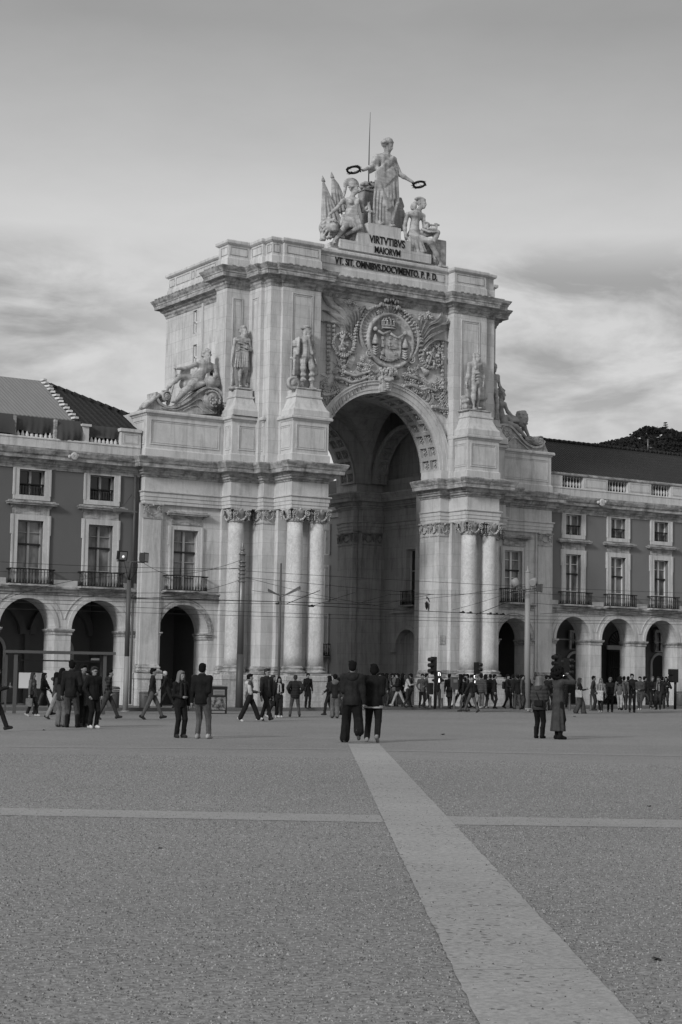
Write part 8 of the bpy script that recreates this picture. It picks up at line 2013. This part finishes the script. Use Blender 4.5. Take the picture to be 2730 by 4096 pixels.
bin_('dark round litter bin half hidden by the striding man in the bomber jacket', 579, 2832, 2766, .23); bin_('dark round litter bin behind the man in the plaid shirt', 452, 2832, 2745, .26); bin_('dark round litter bin at the far right edge beside the side-on traffic light', 2724, 2822, 2765, .3)
# solar litter compactor
b = G(868, 2855, 0); T = thing('litter_compactor', 'boxy black litter compactor with poster panel beside the man in the black sweater', 'litter bin', tuple(b)); R = rotz(-.42); hh = at_depth(868, 2742, b)[2]; w = .74
def cb(c, sz): mb.obox(np.array(b)+R@np.array(c), sz, R)
mb = MB(); cb((0,0,hh*.45), (w,w*.9,hh*.88)); cb((0,-.02,hh*.93), (w*1.02,w*.9,.1)); mb.build('cabinet', BLACK, T); mb = MB(); [cb((0,0,hh*.96+.02*k), (w*(1-.05*k),w*.85*(1-.1*k),.02)) for k in range(4)]; mb.build('lid', POLE_L, T)
mb = MB(); cb((.04,-w*.46,hh*.76), (w*.62,.02,.22)); mb.build('hopper', LENS, T); mb = MB(); cb((.04,-w*.48,hh*.79), (w*.5,.03,.03)); cb((.04,-w*.48,hh*.70), (w*.42,.03,.035)); mb.build('handle', METAL, T)
def poster_fn(nd, lk, bs):
    P = geo(nd); n = noise(nd, lk, P, 6, 3, .7); setcol(nd, lk, bs, ramp(nd, lk, n, [(.4,.02),(.5,.10),(.6,.20)]))
mb = MB(); cb((.03,-w*.455,hh*.37), (w*.78,.012,hh*.44)); mb.build('poster', mat('printed_poster', .2, .6, fn=poster_fn), T); mb = MB(); cb((.03,-w*.46,hh*.07), (w*.7,.02,.09)); mb.build('foot_pedal', LENS, T)
# ---- bus shelter at the left
b0 = G(57, 2857); b1 = G(414, 2861, 0); T = thing('bus_shelter', 'open glass bus shelter with a white notice panel at the left edge', 'bus shelter', tuple((b0+b1)/2))
zr = at_depth(57, 2608, b0)[2]; L = b1-b0; Ln = np.linalg.norm(L[:2]); u = L/Ln; u[2] = 0; v = np.array((-u[1], u[0], 0)); R = np.stack([u, v, (0,0,1)], 1)
mb = MB(); mb.obox(b0+u*(Ln/2)+v*.6+np.array((0,0,zr+.02)), (Ln+.75, 1.5, .10), R); mb.build('roof', POLE_D, T)
for k, (t, r_, w_) in enumerate(((0,0,.13),(Ln,0,.12),(-.25,1.1,.07),(Ln,1.1,.07))): mb = MB(); mb.obox(b0+u*t+v*r_+np.array((0,0,zr/2)), (w_, .1, zr-.06), R); mb.build('post', POLE_D, T)
mb = MB(); mb.obox(b0+u*(Ln/2)+v*1.1+np.array((0,0,zr-.28)), (Ln, .05, .05), R); mb.obox(b0+u*(Ln/2)+v*1.1+np.array((0,0,.35)), (Ln, .05, .06), R); mb.build('rail', POLE_D, T)
mb = MB(); p0, p1 = at_depth(76, 2690, b0+v*1.1), at_depth(174, 2754, b0+v*1.1); c = (p0+p1)/2; mb.obox(c, (abs((p1-p0)@u), .04, abs(p1[2]-p0[2])), R); o = mb.build('notice_panel', WHITE, T); mb = MB(); mb.obox(c+np.array((0,0,(p0[2]-p1[2])/2+.03)), (abs((p1-p0)@u)+.06,.06,.03), R); mb.obox(c-u*(abs((p1-p0)@u)/2+.04), (.05,.06,abs(p1[2]-p0[2])+1.2), R); mb.build('frame', BLACK, o)
mb = MB(); p0, p1 = at_depth(187, 2690, b0+v*1.1), at_depth(207, 2718, b0+v*1.1); mb.obox((p0+p1)/2, (.42,.04,.42), R); mb.build('small_notice', WHITE, T)
mb = MB(); mb.obox(b0+u*(Ln*.62)+v*.9+np.array((0,0,.46)), (1.1,.35,.05), R); [mb.obox(b0+u*(Ln*.62+q)+v*.9+np.array((0,0,.22)), (.06,.25,.44), R) for q in (-.45,.45)]; mb.build('bench', METAL, T)
mb = MB(); mb.obox(b0+u*(Ln*.9)+v*.3+np.array((0,0,zr-.2)), (.3,.06,.08), R); mb.build('route_sign', WHITE, T)
b = G(388, 2800, 0); c = at_depth(374, 2583, b); mb = MB(); mb.obox(c, (.20,.12,.42)); tag(mb.build('tram_signal', BLACK), 'small black signal box high on the slim pole before the second left archway', 'signal'); 
# shop signs on brackets inside the first right archway
for z, y in ((3.72, 0), (2.58, 1)): mb = MB(); mb.box(59.3, 61.05, 71.28, 71.34, z-.03, z+.03); mb.obox((61.05,71.3,z+.03), (.05,.1,.14)); tag(mb.build('banner_bar', POLE_L), ('upper','lower')[y]+' pale banner bar across the first archway right of the arch', 'bar', 'banner bars in the archway')
# ---- dry leaves and scraps on the ground
for k, (x, y, s_, lab) in enumerate(((1772,2940,.07,'crumpled dark leaf on the gravel between the walkers and the grey coat'),(2628,3843,.032,'dark scrap lying on the gravel near the lower right'),(2598,3228,.03,'small dark scrap on the gravel above the right paving band'),(640,3395,.03,'tiny dark scrap on the left gravel'),(177,2922,.05,'dark fleck on the gravel before the left group'),(2300,2868,.06,'dark leaf near the woman with the tote bag'))):
    p = G(x, y); mb = MB(); r_ = random.Random(k)
    for q in range(5): a = q*1.3; d = np.array((math.cos(a), math.sin(a), r_.uniform(.1,.6)))*s_; e = np.array((-math.sin(a), math.cos(a), r_.uniform(0,.5)))*s_*.5; mb.quad(p+(0,0,.004), p+d*.6+e+(0,0,.004), p+d+(0,0,.004), p+d*.6-e+(0,0,.004))
    tag(mb.build('dry_leaf', LEAFM), lab, 'leaf')

# ---- loose grit over the nearer part of the square (uncountable)
def grit(n=210000):
    g = np.random.default_rng(4); vd = CY; r = np.sqrt(g.uniform(6.5**2, 34**2, n)); a = vd+g.uniform(-.26, .26, n); x, y = r*np.sin(a), r*np.cos(a)
    s_ = g.uniform(.0035, .0085, n)*(1+.5*(g.random(n) < .06)); th = g.uniform(0, 6.28, n)
    # fewer stones on the swept slabs
    u = (y-pL0[1])/(pL1[1]-pL0[1]); xl = pL0[0]+(pL1[0]-pL0[0])*u; xr = pR0[0]+(pR1[0]-pR0[0])*((y-pR0[1])/(pR1[1]-pR0[1])); on = (x > xl) & (x < xr); keep = ~on | (g.random(n) < .07)
    x, y, s_, th, on = x[keep], y[keep], s_[keep], th[keep], on[keep]; n = len(x); z = np.where(on, .008, 0.0)
    V = np.zeros((n, 5, 3)); 
    for k in range(4): q = th+k*math.pi/2; V[:, k, 0] = x+s_*np.cos(q)*1.2; V[:, k, 1] = y+s_*np.sin(q); V[:, k, 2] = z-.001
    V[:, 4, 0] = x; V[:, 4, 1] = y; V[:, 4, 2] = z+s_*1.1
    i = np.arange(n)[:, None]*5; F = np.concatenate([np.stack([i[:, 0]+k, i[:, 0]+(k+1) % 4, i[:, 0]+4], 1) for k in range(4)])
    me = bpy.data.meshes.new('loose_grit'); me.vertices.add(n*5); me.vertices.foreach_set('co', V.reshape(-1)); me.loops.add(len(F)*3); me.loops.foreach_set('vertex_index', F.reshape(-1).astype(np.int32))
    me.polygons.add(len(F)); me.polygons.foreach_set('loop_start', np.arange(len(F), dtype=np.int32)*3); me.update(); me.validate()
    def fn(nd, lk, b):
        P = geo(nd); w = nd.new('ShaderNodeTexWhiteNoise'); mp = nd.new('ShaderNodeVectorMath'); mp.operation = 'SNAP'; lk.new(P, mp.inputs[0]); mp.inputs[1].default_value = (.012,.012,1); lk.new(mp.outputs[0], w.inputs['Vector'])
        setcol(nd, lk, b, ramp(nd, lk, w.outputs['Value'], [(0.0, .05), (.45, .15), (1.0, .36)]))
    me.materials.append(mat('grit', fn=fn, rough=.95)); o = bpy.data.objects.new('loose_grit', me); COL.objects.link(o); struct(o, 'stuff', 'fine loose grit lying over the square')
grit()
